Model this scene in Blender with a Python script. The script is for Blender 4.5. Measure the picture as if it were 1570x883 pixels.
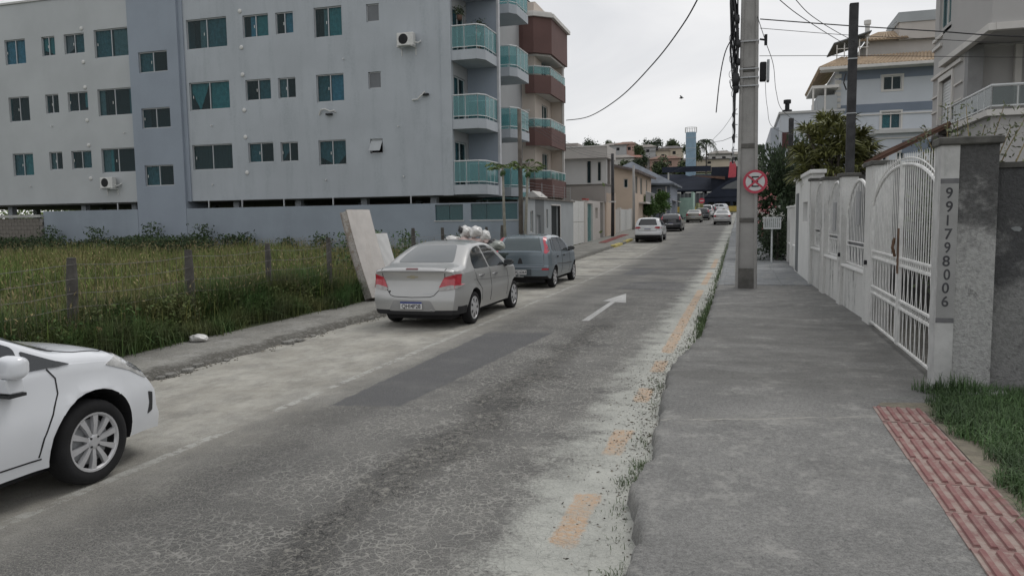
import bpy, bmesh, math, random
import numpy as np
from mathutils import Vector, Matrix
from mathutils.bvhtree import BVHTree
for o in list(bpy.data.objects): bpy.data.objects.remove(o)
S = bpy.context.scene; COL = S.collection
random.seed(7); RNG = np.random.default_rng(7); PI = math.pi

# ---------------------------------------------------------------- camera
cam = bpy.data.objects.new('camera', bpy.data.cameras.new('camera')); COL.objects.link(cam)
yaw, pitch, roll = math.radians(16.95), math.radians(5.25), math.radians(0.8)
fw = Vector((-math.sin(yaw)*math.cos(pitch), math.cos(yaw)*math.cos(pitch), -math.sin(pitch)))
rt = Vector((math.cos(yaw), math.sin(yaw), 0)); up = rt.cross(fw)
rt2 = rt*math.cos(roll) - up*math.sin(roll); up2 = rt*math.sin(roll) + up*math.cos(roll)
cam.matrix_world = Matrix(((rt2.x, up2.x, -fw.x, 0), (rt2.y, up2.y, -fw.y, 0), (rt2.z, up2.z, -fw.z, 1.95), (0, 0, 0, 1)))
cam.data.sensor_width = 36; cam.data.lens = 1155/1570*36
cam.data.clip_start = 0.1; cam.data.clip_end = 6000
S.camera = cam
# ---------------------------------------------------------------- sky, sun, exposure (overcast midday)
SUN_EL, SUN_ROT = math.radians(58), math.radians(35)
w = bpy.data.worlds.new('World'); S.world = w; w.use_nodes = True
nt = w.node_tree; nt.nodes.clear()
out = nt.nodes.new('ShaderNodeOutputWorld')
sky = nt.nodes.new('ShaderNodeTexSky'); sky.sky_type = 'NISHITA'; sky.sun_disc = False
sky.sun_elevation = SUN_EL; sky.sun_rotation = SUN_ROT
bg1 = nt.nodes.new('ShaderNodeBackground'); bg1.inputs[1].default_value = 0.07
nt.links.new(sky.outputs[0], bg1.inputs[0])
tc = nt.nodes.new('ShaderNodeTexCoord'); mp = nt.nodes.new('ShaderNodeMapping')
mp.inputs['Scale'].default_value = (1.0, 1.0, 3.2); mp.inputs['Rotation'].default_value = (0, 0.25, 0.4)
nt.links.new(tc.outputs['Generated'], mp.inputs[0])
nz = nt.nodes.new('ShaderNodeTexNoise'); nz.inputs['Scale'].default_value = 1.7; nz.inputs['Detail'].default_value = 5; nz.inputs['Roughness'].default_value = .5; nz.inputs['Distortion'].default_value = .6
nt.links.new(mp.outputs[0], nz.inputs[0])
rp = nt.nodes.new('ShaderNodeValToRGB'); rp.color_ramp.elements[0].position = .33; rp.color_ramp.elements[1].position = .68
rp.color_ramp.elements[0].color = (.50, .51, .53, 1); rp.color_ramp.elements[1].color = (.71, .705, .705, 1)
nt.links.new(nz.outputs[0], rp.inputs[0])
bg2 = nt.nodes.new('ShaderNodeBackground'); bg2.inputs[1].default_value = 0.97
nt.links.new(rp.outputs[0], bg2.inputs[0])
mx = nt.nodes.new('ShaderNodeMixShader'); mx.inputs[0].default_value = .93
nt.links.new(bg1.outputs[0], mx.inputs[1]); nt.links.new(bg2.outputs[0], mx.inputs[2]); nt.links.new(mx.outputs[0], out.inputs[0])
sl = bpy.data.lights.new('sun', 'SUN'); sl.energy = 0.7; sl.angle = math.radians(25); sl.color = (1, .97, .93)
so = bpy.data.objects.new('sun', sl); COL.objects.link(so)
sd = Vector((math.sin(SUN_ROT)*math.cos(SUN_EL), math.cos(SUN_ROT)*math.cos(SUN_EL), math.sin(SUN_EL)))
so.rotation_euler = sd.to_track_quat('Z', 'Y').to_euler(); so.location = (0, 0, 60)
S.view_settings.view_transform = 'Standard'; S.view_settings.look = 'None'; S.view_settings.exposure = .43; S.view_settings.gamma = 1
S.render.engine = 'CYCLES'

# ---------------------------------------------------------------- node helpers
class NT:
    def __init__(s, name):
        s.m = bpy.data.materials.new(name); s.m.use_nodes = True; s.t = s.m.node_tree
        s.b = s.t.nodes['Principled BSDF']; s.tc = None
    def n(s, typ, ins=None, **kw):
        x = s.t.nodes.new(typ)
        for k, v in kw.items(): setattr(x, k, v)
        for k, v in (ins or {}).items(): s.set(x.inputs[k], v)
        return x
    def set(s, inp, v):
        if isinstance(v, bpy.types.NodeSocket): s.t.links.new(v, inp)
        elif isinstance(v, (tuple, list)) and len(v) == 3 and inp.type == 'RGBA': inp.default_value = (*v, 1)
        else: inp.default_value = v
    def obj(s):
        if not s.tc: s.tc = s.n('ShaderNodeTexCoord').outputs['Object']
        return s.tc
    def xyz(s): return s.n('ShaderNodeSeparateXYZ', {0: s.obj()}).outputs
    def scaled(s, sc): return s.n('ShaderNodeMapping', {0: s.obj(), 'Scale': sc}).outputs[0]
    def noise(s, scale, detail=4, rough=.55, vec=None, dist=0):
        return s.n('ShaderNodeTexNoise', {'Vector': vec or s.obj(), 'Scale': scale, 'Detail': detail, 'Roughness': rough, 'Distortion': dist}).outputs[0]
    def vor(s, scale, feature='F1', vec=None, rnd=1.0):
        return s.n('ShaderNodeTexVoronoi', {'Vector': vec or s.obj(), 'Scale': scale, 'Randomness': rnd}, feature=feature).outputs[0]
    def math(s, op, a, b=0.0, c=0.0, clamp=False): 
        return s.n('ShaderNodeMath', {0: a, 1: b, 2: c}, operation=op, use_clamp=clamp).outputs[0]
    def ss(s, v, lo, hi, a=0.0, b=1.0):   # smoothstep
        return s.n('ShaderNodeMapRange', {0: v, 1: lo, 2: hi, 3: a, 4: b}, interpolation_type='SMOOTHSTEP').outputs[0]
    def mix(s, f, a, b, mode='MIX'):
        x = s.n('ShaderNodeMix', data_type='RGBA', blend_type=mode)
        s.set(x.inputs[0], f); s.set(x.inputs[6], a); s.set(x.inputs[7], b); return x.outputs[2]
    def bump(s, h, strength, dist=.01, normal=None):
        ins = {'Height': h, 'Strength': strength, 'Distance': dist}
        if normal: ins['Normal'] = normal
        return s.n('ShaderNodeBump', ins).outputs[0]
    def done(s, color=None, rough=None, normal=None, **kw):
        if color is not None: s.set(s.b.inputs['Base Color'], color)
        if rough is not None: s.set(s.b.inputs['Roughness'], rough)
        if normal is not None: s.set(s.b.inputs['Normal'], normal)
        for k, v in kw.items(): s.set(s.b.inputs[k.replace('_', ' ')], v)
        return s.m
_mc = {}
def mat(name, col=(.5, .5, .5), rough=.7, var=.1, vs=2.5, bump=.15, bs=60, streak=0, dirt=(.05, .05, .045), island=0, metal=0, coat=0, spec=.5, trans=0, fine=0, sscale=1.6, slo=.5):
    if name in _mc: return _mc[name]
    N = NT(name); c = tuple(col)
    n1 = N.noise(vs, 5, .6)
    f = N.ss(n1, .3, .7)
    k0, k1 = 1-var, 1+var
    color = N.mix(f, tuple(x*k0 for x in c), tuple(min(1, x*k1) for x in c))
    if fine:
        color = N.mix(N.math('MULTIPLY', N.ss(N.noise(bs, 3, .7), .4, .62), fine), color, tuple(x*.55 for x in c))
    if island:
        gi = N.n('ShaderNodeNewGeometry').outputs['Random Per Island']
        color = N.mix(gi, N.mix(1.0, color, (1-island, 1-island, 1-island*.9), 'MULTIPLY'), N.mix(1.0, color, (1+island, 1+island*.85, 1+island*.5), 'MULTIPLY'))
    if streak:
        sn = N.noise(sscale, 6, .65, N.scaled((1.6, 1.6, .22)))
        sm = N.math('MULTIPLY', N.ss(sn, slo, slo+.2), streak)
        s2 = N.math('MULTIPLY', sm, N.ss(N.noise(9, 5, .7), .3, .65))
        color = N.mix(s2, color, dirt)
    nrm = None
    if bump: nrm = N.bump(N.noise(bs, 4, .6), bump, .01)
    kw = {}
    if metal: kw['Metallic'] = metal
    if coat: kw['Coat_Weight'] = coat; kw['Coat_Roughness'] = .06
    if spec != .5: kw['Specular_IOR_Level'] = spec
    if trans: kw['Transmission_Weight'] = trans
    m = N.done(color, rough, nrm, **kw); _mc[name] = m; return m
def glass(name, tint, alpha=.45, rough=.04):
    if name in _mc: return _mc[name]
    N = NT(name); N.done(tint, rough, None, Specular_IOR_Level=.6)
    mt_ = max(tint); tr = N.n('ShaderNodeBsdfTransparent', {0: tuple(.93*(.45+.55*x/mt_) for x in tint)})
    nz = N.noise(.9, 2)
    N.set(N.b.inputs['Normal'], N.bump(nz, .12, .05))
    mixs = N.n('ShaderNodeMixShader', {0: 1-alpha, 1: tr.outputs[0], 2: N.b.outputs[0]})
    N.t.links.new(mixs.outputs[0], N.t.nodes['Material Output'].inputs[0])
    _mc[name] = N.m; return N.m

# ---------------------------------------------------------------- mesh helpers
ORG = {}
class MB:
    def __init__(s): s.v = []; s.f = []; s.mi = []; s.cur = 0
    def add(s, vs, fs):
        k = len(s.v); s.v += [tuple(p) for p in vs]
        for f in fs: s.f.append([i+k for i in f]); s.mi.append(s.cur)
        return s
    def box(s, x0, x1, y0, y1, z0, z1):
        v = [(x, y, z) for z in (z0, z1) for x, y in ((x0, y0), (x1, y0), (x1, y1), (x0, y1))]
        return s.add(v, [(3, 2, 1, 0), (4, 5, 6, 7), (0, 1, 5, 4), (1, 2, 6, 5), (2, 3, 7, 6), (3, 0, 4, 7)])
    def fbox(s, O, U, V, N, u0, u1, v0, v1, n0, n1):   # box in a frame
        O, U, V, N = map(Vector, (O, U, V, N))
        pts = [O+U*a+V*b+N*c for c in (n0, n1) for a, b in ((u0, v0), (u1, v0), (u1, v1), (u0, v1))]
        return s.add(pts, [(3, 2, 1, 0), (4, 5, 6, 7), (0, 1, 5, 4), (1, 2, 6, 5), (2, 3, 7, 6), (3, 0, 4, 7)])
    def quad(s, a, b, c, d): return s.add([a, b, c, d], [(0, 1, 2, 3)])
    def prism(s, poly, z0, z1, axis='z'):   # poly 2D extruded
        n = len(poly)
        def P(a, b, h): return (a, b, h) if axis == 'z' else ((a, h, b) if axis == 'y' else (h, a, b))
        v = [P(a, b, z0) for a, b in poly]+[P(a, b, z1) for a, b in poly]
        return s.add(v, [list(range(n))[::-1], [i+n for i in range(n)]]+[(i, (i+1) % n, (i+1) % n+n, i+n) for i in range(n)])
    def tube(s, pts, r, n=6, cap=True):
        pts = [Vector(p) for p in pts]; R = r if isinstance(r, (list, tuple)) else [r]*len(pts)
        k = len(s.v); prev = None
        for i, p in enumerate(pts):
            t = (pts[min(i+1, len(pts)-1)]-pts[max(i-1, 0)]).normalized()
            if prev is None:
                a = Vector((0, 0, 1)) if abs(t.z) < .9 else Vector((1, 0, 0))
                u = t.cross(a).normalized()
            else: u = (prev-t*prev.dot(t)).normalized()
            prev = u; v = t.cross(u)
            for j in range(n):
                a = 2*PI*j/n; s.v.append(tuple(p+u*math.cos(a)*R[i]+v*math.sin(a)*R[i]))
        for i in range(len(pts)-1):
            for j in range(n):
                s.f.append([k+i*n+j, k+i*n+(j+1) % n, k+(i+1)*n+(j+1) % n, k+(i+1)*n+j]); s.mi.append(s.cur)
        if cap:
            s.f.append([k+j for j in range(n)][::-1]); s.mi.append(s.cur)
            s.f.append([k+(len(pts)-1)*n+j for j in range(n)]); s.mi.append(s.cur)
        return s
    def lathe(s, prof, n=24, O=(0, 0, 0), axis='z', closed=False):   # prof (r,h)
        k = len(s.v); O = Vector(O)
        for r, h in prof:
            for j in range(n):
                a = 2*PI*j/n; c, d = r*math.cos(a), r*math.sin(a)
                p = {'z': (c, d, h), 'x': (h, c, d), 'y': (d, h, c)}[axis]
                s.v.append(tuple(O+Vector(p)))
        m = len(prof)
        for i in range(m if closed else m-1):
            i2 = (i+1) % m
            for j in range(n):
                s.f.append([k+i*n+j, k+i*n+(j+1) % n, k+i2*n+(j+1) % n, k+i2*n+j]); s.mi.append(s.cur)
        return s
    def disc(s, O, U, V, r, n=32, th=.004, N=None):
        O, U, V = map(Vector, (O, U, V)); N = (Vector(N) if N else U.cross(V))
        a = [O+U*math.cos(2*PI*i/n)*r+V*math.sin(2*PI*i/n)*r for i in range(n)]
        b = [p+N*th for p in a]
        return s.add(a+b, [list(range(n))[::-1], [i+n for i in range(n)]]+[(i, (i+1) % n, (i+1) % n+n, i+n) for i in range(n)])
    def build(s, name, m, parent=None, bevel=0, smooth=False, origin=None, auto=None, seg=1):
        o = origin if origin is not None else ORG.get(parent.name if parent else None, (0, 0, 0))
        me = bpy.data.meshes.new(name)
        vs = np.array(s.v, float)-np.array(o) if s.v else np.zeros((0, 3))
        me.from_pydata(vs.tolist(), [], s.f)
        ms = m if isinstance(m, (list, tuple)) else [m]
        for x in ms: me.materials.append(x)
        if len(ms) > 1: me.polygons.foreach_set('material_index', s.mi)
        bm = bmesh.new(); bm.from_mesh(me)
        bmesh.ops.recalc_face_normals(bm, faces=bm.faces)
        if bevel: bmesh.ops.bevel(bm, geom=[e for e in bm.edges if len(e.link_faces) == 2 and e.calc_face_angle(0) > .5], offset=bevel, segments=seg, affect='EDGES', clamp_overlap=True)
        bm.to_mesh(me); bm.free()
        if smooth or auto:
            me.polygons.foreach_set('use_smooth', [True]*len(me.polygons))
            if auto: me.set_sharp_from_angle(angle=math.radians(auto))
        ob = bpy.data.objects.new(name, me); COL.objects.link(ob)
        if parent: ob.parent = parent
        elif origin is not None: ob.location = origin
        ORG[ob.name] = tuple(o)
        return ob
def tag(o, label=None, cat=None, group=None, kind=None):
    for k, v in (('label', label), ('category', cat), ('group', group), ('kind', kind)):
        if v: o[k] = v
    return o
def thing(name, label, cat, loc=(0, 0, 0), rz=0, group=None, local=False):
    o = bpy.data.objects.new(name, None); COL.objects.link(o); o.location = loc; o.rotation_euler = (0, 0, rz)
    o.empty_display_size = .2
    ORG[o.name] = (0, 0, 0) if local else tuple(loc)
    return tag(o, label, cat, group)
def copy_tree(o, parent=None):
    c = o.copy(); COL.objects.link(c); c.parent = parent
    ORG[c.name] = ORG.get(o.name, (0, 0, 0))
    for ch in list(o.children): copy_tree(ch, c)
    return c
def npobj(name, V, F, m, parent=None, origin=(0, 0, 0), smooth=False):
    V = np.asarray(V, np.float32)-np.array(origin, np.float32); F = np.asarray(F, np.int32); k = F.shape[1]
    me = bpy.data.meshes.new(name); me.vertices.add(len(V)); me.vertices.foreach_set('co', V.ravel())
    me.loops.add(F.size); me.loops.foreach_set('vertex_index', F.ravel())
    me.polygons.add(len(F)); me.polygons.foreach_set('loop_start', np.arange(0, F.size, k, dtype=np.int32))
    me.update(calc_edges=True); me.materials.append(m)
    if smooth: me.polygons.foreach_set('use_smooth', [True]*len(F))
    ob = bpy.data.objects.new(name, me); COL.objects.link(ob)
    if parent: ob.parent = parent
    else: ob.location = origin
    ORG[ob.name] = tuple(origin)
    return ob
def text(name, body, size, mx, m, parent, ext=.002, sx=1, font_bold=0, origin=(0, 0, 0)):
    cu = bpy.data.curves.new(name, 'FONT'); cu.body = body; cu.size = size; cu.extrude = ext; cu.align_x = 'CENTER'; cu.align_y = 'CENTER'; cu.offset = font_bold
    t = bpy.data.objects.new('tmp_text', cu); COL.objects.link(t)
    dg = bpy.context.evaluated_depsgraph_get(); me = bpy.data.meshes.new_from_object(t.evaluated_get(dg)); me.name = name
    bpy.data.objects.remove(t); me.materials.clear(); me.materials.append(m)
    me.transform(Matrix.Diagonal((sx, 1, 1, 1))); me.transform(mx); me.transform(Matrix.Translation(-Vector(origin)))
    ob = bpy.data.objects.new(name, me); COL.objects.link(ob); ob.parent = parent; ORG[ob.name] = tuple(origin)
    return ob
def frame(o, u, v):   # matrix with x->u, y->v
    u = Vector(u).normalized(); v = Vector(v).normalized(); n = u.cross(v)
    return Matrix(((u.x, v.x, n.x, o[0]), (u.y, v.y, n.y, o[1]), (u.z, v.z, n.z, o[2]), (0, 0, 0, 1)))
def blades(P, h, wd, lean=.35, az=None):   # P (n,3) base points -> 5-vert bent blades as quad+quad(degenerate tip)
    n = len(P); a = RNG.uniform(0, 2*PI, n) if az is None else az
    d = np.stack([np.cos(a), np.sin(a), np.zeros(n)], 1); s = np.stack([-np.sin(a), np.cos(a), np.zeros(n)], 1)
    l = (np.abs(RNG.normal(0, lean, n))*h)[:, None]; h = np.broadcast_to(h, (n,))[:, None]; wd = np.broadcast_to(wd, (n,))[:, None]
    z = np.array([0, 0, 1.])
    a0 = P-s*wd/2; a1 = P+s*wd/2
    m = P+d*l*.35+z*h*.55; b0 = m-s*wd*.42; b1 = m+s*wd*.42
    t = P+d*l+z*h*(1-.25*(l/h)); t0 = t-s*wd*.06; t1 = t+s*wd*.06
    V = np.stack([a0, a1, b0, b1, t0, t1], 1).reshape(-1, 3); k = np.arange(n)[:, None]*6
    F = np.concatenate([k+np.array([0, 1, 3, 2]), k+np.array([2, 3, 5, 4])], 1).reshape(-1, 4)
    return V, F
def leaves(P, D, ln, wd, fold=.25, droop=.0):   # rhombic leaf: P base, D unit direction
    n = len(P); D = D/np.linalg.norm(D, axis=1, keepdims=True)
    R = RNG.normal(size=(n, 3)); s = np.cross(D, R); s /= np.linalg.norm(s, axis=1, keepdims=True)+1e-9
    ln = np.broadcast_to(ln, (n,))[:, None]; wd = np.broadcast_to(wd, (n,))[:, None]; z = np.array([0, 0, 1.])
    m = P+D*ln*.45; nn = np.cross(s, D)
    t = P+D*ln-z*ln*droop
    V = np.stack([P, m+s*wd/2+nn*wd*fold, t, m-s*wd/2+nn*wd*fold], 1).reshape(-1, 3)
    k = np.arange(n)[:, None]*4
    return V, (k+np.array([0, 1, 2, 3])).reshape(-1, 4)
def cat(*VF):
    Vs, Fs, k = [], [], 0
    for V, F in VF: Vs.append(V); Fs.append(F+k); k += len(V)
    return np.concatenate(Vs), np.concatenate(Fs)
def gz(y):   # height of the street surface along its length
    return float(np.interp(y, [-60, 28, 36, 46, 61, 78, 95, 105, 125, 130, 150, 6000], [0, 0, .1, .26, .68, 1.03, 1.42, 1.7, 2.35, 2.5, 2.9, 3.0]))
# ================================================================ GROUND, ROAD, PAVEMENTS
DASH = ((4.2, 5.15), (6.0, 6.8), (7.85, 8.6), (9.45, 10.3), (10.85, 20.5), (22, 27), (29, 34))
def road_mat(name, paint=None, amt=.6, patch=False, dash=False, quad=False):
    N = NT(name); x, y, z = N.xyz()
    wob = N.noise(.8, 3); fine = N.noise(160, 3, .7); mid = N.noise(14, 5, .65); big = N.noise(.55, 4)
    base = N.mix(N.ss(big, .3, .7), (.135, .134, .13), (.19, .188, .182))
    base = N.mix(N.ss(fine, .38, .66), N.mix(1.0, base, (.52, .52, .53), 'MULTIPLY'), N.mix(1.0, base, (1.5, 1.49, 1.44), 'MULTIPLY'))
    xs = N.math('ADD', x, N.math('MULTIPLY', N.math('SUBTRACT', wob, .5), 1.1))
    def band(c, w0, w1): return N.ss(N.math('ABSOLUTE', N.math('SUBTRACT', xs, c)), w0, w1, 1, 0)
    dark = N.math('MAXIMUM', N.math('MULTIPLY', band(-2.45, .05, .6), .72), N.math('MULTIPLY', band(-3.95, .05, .5), .5))
    near = N.ss(y, 9, 26, 1, .25)
    dark = N.math('MULTIPLY', dark, near)
    base = N.mix(dark, base, N.mix(1.0, base, (.5, .5, .51), 'MULTIPLY'))
    # crocodile cracks filled with pale grit
    vec = N.n('ShaderNodeVectorMath', {0: N.obj(), 1: N.n('ShaderNodeTexNoise', {'Vector': N.obj(), 'Scale': 5.0, 'Detail': 3}).outputs[1]}, operation='ADD')
    vsc = N.n('ShaderNodeVectorMath', {0: N.n('ShaderNodeTexNoise', {'Vector': N.obj(), 'Scale': 6.0, 'Detail': 4}).outputs[1], 'Scale': .16}, operation='SCALE').outputs[0]
    v2 = N.n('ShaderNodeVectorMath', {0: N.obj(), 1: vsc}, operation='ADD').outputs[0]
    e1 = N.vor(7.5, 'DISTANCE_TO_EDGE', v2); e2 = N.vor(19, 'DISTANCE_TO_EDGE', v2)
    br = N.ss(N.noise(3.2, 4, .7), .38, .62)
    c1 = N.math('MULTIPLY', N.ss(e1, .012, .062, 1, 0), br); c2 = N.math('MULTIPLY', N.ss(e2, .02, .12, 1, 0), N.ss(N.noise(1.3, 5, .7), .36, .55))
    crack = N.math('MAXIMUM', c1, N.math('MULTIPLY', c2, .85)); crack = N.math('MULTIPLY', crack, N.ss(N.math('ABSOLUTE', N.math('ADD', xs, 2.1)), .7, 1.7, 1, .4))
    lanefade = N.math('MULTIPLY', N.ss(xs, -4.6, -3.9), N.ss(y, 14, 30, 1, .25))
    crack = N.math('MULTIPLY', crack, lanefade)
    grit = N.mix(N.ss(mid, .3, .7), (.43, .42, .385), (.27, .265, .25))
    ccol = N.mix(N.ss(dark, .45, .7), grit, N.mix(N.ss(mid, .42, .55), (.03, .03, .03), (.3, .29, .26)))
    pcol = None
    if patch:
        base = N.mix(N.ss(fine, .35, .7), (.09, .091, .094), (.155, .156, .158)); base = N.mix(N.math('MULTIPLY', N.ss(N.noise(50, 4, .8), .56, .66), .5), base, (.3, .295, .27)); base = N.mix(N.ss(N.noise(1.8, 5, .7), .45, .75, 0, .35), base, (.2, .198, .19))
    col = N.mix(crack, base, ccol)
    if not patch:   # loose grit scattered over the lane
        gf = N.math('MULTIPLY', N.ss(N.noise(70, 4, .75), .5, .62), N.ss(N.noise(1.1, 5, .65), .3, .66))
        col = N.mix(N.math('MULTIPLY', gf, .7), col, (.38, .368, .33))
    # swept sand: parking strip on the left, kerb strip on the right
    nn = N.math('MULTIPLY', N.math('SUBTRACT', N.noise(2.2, 6, .7), .5), 1.3)
    nf = N.math('MULTIPLY', N.math('SUBTRACT', N.noise(38, 4, .75), .5), .9)
    xe = N.math('ADD', N.math('ADD', x, nn), nf)
    sl_ = N.math('MULTIPLY', N.ss(xe, -3.7, -5.2, 0, .88), N.ss(N.noise(2.2, 8, .8, N.scaled((1.3, .7, 1))), .3, .62, .45, 1)); sr = N.ss(xe, -1.6, -1.1, 0, 1.0)
    sl_ = N.math('MULTIPLY', sl_, N.ss(y, 34, 60, 1, .35))
    sr = N.math('MULTIPLY', sr, N.ss(y, 40, 90, 1, .5))
    sandL = N.mix(N.ss(N.noise(1.3, 6, .7), .35, .7), (.39, .372, .325), (.54, .525, .47)); 
    sandR = N.mix(N.ss(N.noise(3, 6, .7), .3, .7), (.43, .435, .40), (.53, .535, .49))
    spk = N.ss(N.noise(120, 2, .8), .6, .68)
    sandR = N.mix(N.math('MULTIPLY', spk, .6), sandR, (.13, .125, .1)); sandL = N.mix(N.math('MULTIPLY', spk, .35), sandL, (.16, .155, .14))
    spot = N.ss(N.noise(9, 5, .75), .57, .63); sandR = N.mix(N.math('MULTIPLY', spot, .4), sandR, (.17, .17, .15))
    if patch: sl_ = N.math('MULTIPLY', sl_, .25)
    col = N.mix(sl_, col, sandL); col = N.mix(sr, col, sandR)
    # worn transverse repairs in the distance
    rep = N.math('MULTIPLY', N.ss(N.noise(.5, 3, .5, N.scaled((.5, 2.2, 1))), .54, .6), N.ss(y, 16, 24))
    col = N.mix(N.math('MULTIPLY', rep, .5), col, (.085, .085, .088))
    if quad:
        ye = N.math('ADD', N.math('SUBTRACT', y, N.math('MULTIPLY', N.math('ADD', x, 3.8), .22)), N.math('ADD', N.math('MULTIPLY', N.math('SUBTRACT', N.noise(6, 5, .7), .5), .25), nf_ := N.math('MULTIPLY', N.math('SUBTRACT', N.noise(60, 4, .75), .5), .06)))
        xe2 = N.math('ADD', N.math('ADD', x, N.math('MULTIPLY', N.math('SUBTRACT', N.noise(5, 5, .7), .5), .14)), nf_)
        lx = N.math('SUBTRACT', xe2, -4.17); rx = N.math('SUBTRACT', N.math('MULTIPLY_ADD', N.math('SUBTRACT', y, 7.0), .068, -3.42), xe2)
        mk = N.math('MULTIPLY', N.math('MULTIPLY', N.ss(lx, -.02, .03), N.ss(rx, -.02, .03)), N.math('MULTIPLY', N.ss(ye, 7.0, 7.06), N.ss(ye, 12.6, 12.0)))
        pc = N.mix(N.ss(fine, .35, .7), (.095, .096, .099), (.15, .151, .153)); pc = N.mix(N.math('MULTIPLY', N.ss(N.noise(50, 4, .8), .54, .66), .5), pc, (.3, .295, .27)); pc = N.mix(N.ss(N.noise(1.8, 5, .7), .45, .75, 0, .4), pc, (.2, .198, .19))
        col = N.mix(N.math('MULTIPLY', mk, .93), col, pc)
    if dash:
        xd = N.math('ABSOLUTE', N.math('ADD', N.math('ADD', x, 1.005), N.math('MULTIPLY', N.math('SUBTRACT', N.noise(7, 5, .75), .5), .12)))
        mk = None
        for a_, b_ in DASH:
            m1 = N.ss(N.math('ABSOLUTE', N.math('SUBTRACT', N.math('ADD', y, N.math('MULTIPLY', N.math('SUBTRACT', N.noise(8, 4, .7), .5), .35)), (a_+b_)/2)), (b_-a_)/2-.07, (b_-a_)/2, 1, 0); mk = m1 if mk is None else N.math('MAXIMUM', mk, m1)
        mk = N.math('MULTIPLY', mk, N.ss(xd, .07, .10, 1, 0)); mk = N.math('MULTIPLY', mk, N.ss(N.noise(26, 5, .8), .34, .56)); mk = N.math('MULTIPLY', mk, N.ss(N.noise(3, 3), .3, .55, .55, 1))
        col = N.mix(N.math('MULTIPLY', mk, .78), col, (.58, .375, .225))
    if paint:
        pm = N.math('MULTIPLY', N.ss(N.math('ADD', N.noise(7, 5, .7), N.math('MULTIPLY', N.math('SUBTRACT', fine, .5), .25)), .62-amt*.42, .72-amt*.36), 1.0)
        pm = N.math('MULTIPLY', pm, N.math('SUBTRACT', 1.0, N.math('MULTIPLY', crack, .6)))
        col = N.mix(N.math('MULTIPLY', pm, min(1, amt+.25)), col, paint)
    h = N.math('ADD', N.math('MULTIPLY', fine, .5), N.math('ADD', N.math('MULTIPLY', N.noise(45, 4, .7), .8), N.math('MULTIPLY', crack, -.8)))
    h = N.math('ADD', h, N.math('MULTIPLY', N.noise(3, 3), .8))
    rough = .9
    return N.done(col, rough, N.bump(h, .75, .02), Specular_IOR_Level=.25)
M_ROAD = road_mat('worn_asphalt'); M_PATCH = road_mat('repair_asphalt', patch=True)
M_WHITE = road_mat('faded_white_line', (.5, .5, .47), .42); M_ARROW = road_mat('white_arrow_paint', (.55, .55, .54), .92)
M_ORANGE = road_mat('faded_orange_line', dash=True); M_NPATCH = road_mat('near_repair_asphalt', quad=True)
def walk_mat(name, c0, c1, crackY=None, edge=None):
    N = NT(name); x, y, z = N.xyz()
    n = N.noise(1.1, 7, .68); f = N.noise(120, 3, .75); m = N.noise(16, 5, .7)
    col = N.mix(N.ss(n, .3, .7), c0, c1)
    col = N.mix(N.ss(f, .35, .68), N.mix(1., col, (.66, .66, .66), 'MULTIPLY'), N.mix(1., col, (1.35, 1.34, 1.3), 'MULTIPLY'))
    sp = N.math('MULTIPLY', N.ss(N.noise(2.2, 9, .88, N.scaled((1, .9, 1))), .5, .62), .7); g2 = N.ss(N.noise(34, 5, .8, N.scaled((1, 1, 1))), .42, .62); col = N.mix(N.math('MULTIPLY', g2, .35), col, tuple(min(1, a*1.7) for a in c1)); col = N.mix(N.ss(N.noise(21, 5, .8, N.scaled((1, .9, 1))), .52, .66, 0, .45), col, tuple(a*.55 for a in c0))
    col = N.mix(sp, col, (.33, .325, .305))
    col = N.mix(N.math('MULTIPLY', N.ss(N.noise(.5, 5, .7), .52, .68), .5), col, tuple(a*.6 for a in c0))
    h = N.math('ADD', N.math('MULTIPLY', f, .5), N.math('MULTIPLY', m, .8))
    if crackY:
        d = N.math('ABSOLUTE', N.math('SUBTRACT', N.math('ADD', y, N.math('MULTIPLY', N.noise(1.5, 5, .7), .35)), N.math('MULTIPLY_ADD', x, .3, crackY)))
        ln = N.math('MULTIPLY', N.ss(d, .006, .022, 1, 0), N.ss(N.noise(2.3, 3), .35, .5)); col = N.mix(ln, col, (.34, .33, .3)); 
        col = N.mix(N.math('MULTIPLY', N.ss(d, 0, .35, .35, 0), N.ss(N.noise(6, 5, .7), .4, .6)), col, (.28, .275, .25))
        h = N.math('SUBTRACT', h, ln)
        # damp stained stretch before the gate
        damp = N.math('MULTIPLY', N.ss(y, crackY+.3, crackY+1.5), N.ss(y, 17, 12.5)); col = N.mix(N.math('MULTIPLY', damp, N.ss(N.noise(1.2, 5, .7, N.scaled((.6, 1.5, 1))), .35, .6, .1, .55)), col, (.085, .084, .078))
        e3 = N.vor(1.1, 'DISTANCE_TO_EDGE', N.n('ShaderNodeVectorMath', {0: N.obj(), 1: N.n('ShaderNodeVectorMath', {0: N.n('ShaderNodeTexNoise', {'Vector': N.obj(), 'Scale': 3.0, 'Detail': 4}).outputs[1], 'Scale': .3}, operation='SCALE').outputs[0]}, operation='ADD').outputs[0])
        c3 = N.math('MULTIPLY', N.ss(e3, .001, .008, 1, 0), N.ss(N.noise(.9, 3), .55, .6)); col = N.mix(N.math('MULTIPLY', c3, .45), col, (.07, .07, .065))
    if edge:
        em = N.math('MULTIPLY', N.ss(N.math('ADD', x, N.math('MULTIPLY', N.math('SUBTRACT', N.noise(4, 6, .75), .5), .5)), edge-.12, edge+.06), N.ss(N.noise(15, 5, .8), .36, .56)); col = N.mix(N.math('MULTIPLY', em, .8), col, (.07, .065, .055)); h = N.math('SUBTRACT', h, N.math('MULTIPLY', em, 2.0))
    return N.done(col, .88, N.bump(h, .5, .012), Specular_IOR_Level=.3)
M_WALK = walk_mat('dark_walkway_concrete', (.14, .14, .137), (.205, .204, .198), 7.05)
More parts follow.
